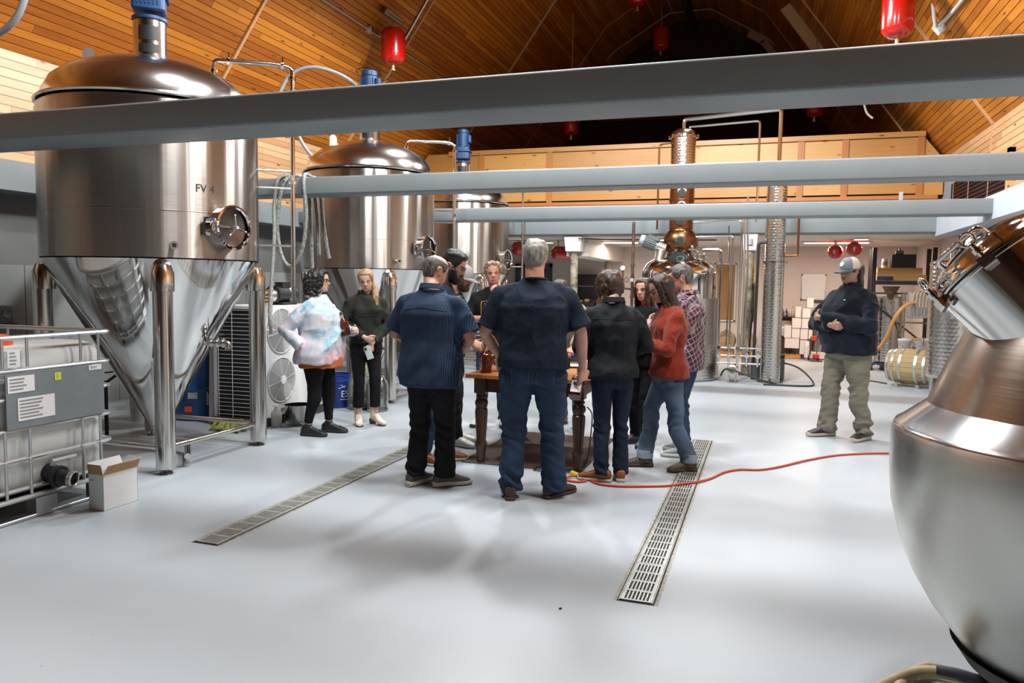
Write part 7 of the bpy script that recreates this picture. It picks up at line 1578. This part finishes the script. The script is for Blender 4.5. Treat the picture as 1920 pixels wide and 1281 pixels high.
# jacketed tank
jt = thing('jacketed_tank', 'large dimpled steel tank behind the round vessel on the right', 'tank', (2.52, 12.08, 0))
dimple_cyl('shell', jt, (0, 0), .345, .28, 1.84, .062, .054, .0035)
MB().lathe([(0, .24), (.34, .26), (.352, .28), (.352, .31), (.345, .31)], n=48).build('foot_ring', S_TUBE, jt); MB().lathe([(.346, 1.82), (.352, 1.83), (.350, 1.87), (.30, 1.90), (.12, 1.93), (0, 1.93)], n=48).build('top', S_TUBE, jt, 50)
for a in (.8, 2.4, 4, 5.5): MB().cyl((.29*math.cos(a), .29*math.sin(a), 0), (.29*math.cos(a), .29*math.sin(a), .26), .03, n=12).build('leg', S_TUBE, jt)
MB().cyl((-.05, -.05, 1.92), (-.05, -.05, 2.04), .075, n=20).cyl((-.05, -.05, 2.03), (-.05, -.05, 2.05), .095, n=20).build('top_manway', M_CHROME, jt); MB().cyl((.12, -.05, 1.9), (.12, -.05, 2.18), .05, n=18).cyl((.12, -.05, 2.08), (.12, -.05, 2.1), .075, n=18).cyl((-.08, -.08, 2.05), (-.08, -.08, 2.14), .025, n=12).build('top_column', S_TUBE, jt); MB().lathe([(.06, 2.10), (.065, 2.14), (.05, 2.2), (.06, 2.22), (0, 2.24)], (.12, -.05, 0), 20).build('pump_head', M_PAPER, jt)
MB().cyl((-.34, -.1, .78), (-.42, -.12, .78), .022, n=12).cyl((-.40, -.14, .70), (-.40, -.14, .80), .012, n=8).build('side_tap', M_CHROME, jt)
# ------------------------------------------------------------------ right wall openings
M_PANE = mat('window_pane_dark', (.03, .035, .04), .08); M_FRB = mat('window_frame_dark', (.03, .028, .026), .5)
for i, (y0, y1, z0, z1, lb) in enumerate(((13.3, 14.0, 1.80, 2.26, 'small dark window in the right wall above the jacketed tank'), (11.75, 12.62, 1.5, 2.22, 'dark framed window in the right wall above the round vessel'), (10.2, 11.1, 1.5, 2.22, 'dark framed window in the right wall at the frame edge'))):
    wv = thing('window_%d' % (i+1), lb, 'window', (XR, (y0+y1)/2, 0), kind='structure'); h_ = (y1-y0)/2
    MB().bbox((-.012, -h_+.05, z0+.04), (-.004, h_-.05, z1-.04)).build('pane', M_PANE if i else mat('window_pane_warm', (.35, .26, .18), .3), wv)
    for lo, hi in (((-.04, -h_, z0), (0, -h_+.06, z1)), ((-.04, h_-.06, z0), (0, h_, z1)), ((-.04, -h_, z1-.05), (0, h_, z1)), ((-.04, -h_, z0), (0, h_, z0+.05)), ((-.03, -.02, z0), (0, .02, z1))): MB().bbox(lo, hi).build('frame_bar', M_FRB, wv)
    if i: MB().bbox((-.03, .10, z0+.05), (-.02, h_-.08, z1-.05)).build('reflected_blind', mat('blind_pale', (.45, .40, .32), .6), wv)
# timber blind in the upper right wall
bw = thing('window_4', 'window with dark red timber blind slats above the right fascia', 'window', (XR, 13.0, 0), kind='structure'); M_SLAT = mat('slat_dark_red', (.085, .022, .012), .45, noise_scale=8, vary=.3); M_BLK2 = mat('window_night', (.006, .005, .005), .3)
MB().bbox((-.02, -1.7, 2.64), (-.012, 1.7, 3.24)).build('pane', M_BLK2, bw)
for lo, hi in (((-.07, -1.8, 2.63), (0, -1.7, 3.3)), ((-.07, 1.7, 2.63), (0, 1.8, 3.3)), ((-.07, -1.8, 3.24), (0, 1.8, 3.32))): MB().bbox(lo, hi).build('casing', M_PINEW, bw)
for k in range(10): MB().box((-.045, 0, 2.67+k*.058), (.045, 3.36, .005), Matrix.Rotation(.6, 3, 'Y')).build('slat', M_SLAT, bw)
for y in (-.9, .2, 1.2): MB().cyl((-.075, y, 2.64), (-.075, y, 3.24), .006, n=6).build('ladder_cord', mat('cord_copper', (.42, .20, .12), .6), bw)
struct('trim_19', MB().bbox((2.60, 13.62, 2.78), (2.68, 13.70, 3.6)), M_GREY, 'short grey post standing on the mezzanine edge at the right', 'post')
struct('trim_20', MB().bbox((1.95, 13.66, 2.78), (2.01, 13.69, 3.05)), GALV, 'slotted steel upright on the mezzanine edge', 'post')
cord('floor_cable', 'black cable on the floor left of the oak barrel', [(1.3, 13.7, .01), (1.55, 13.45, .01), (1.75, 13.2, .012), (1.82, 13.0, .02)], .010, M_RUB)
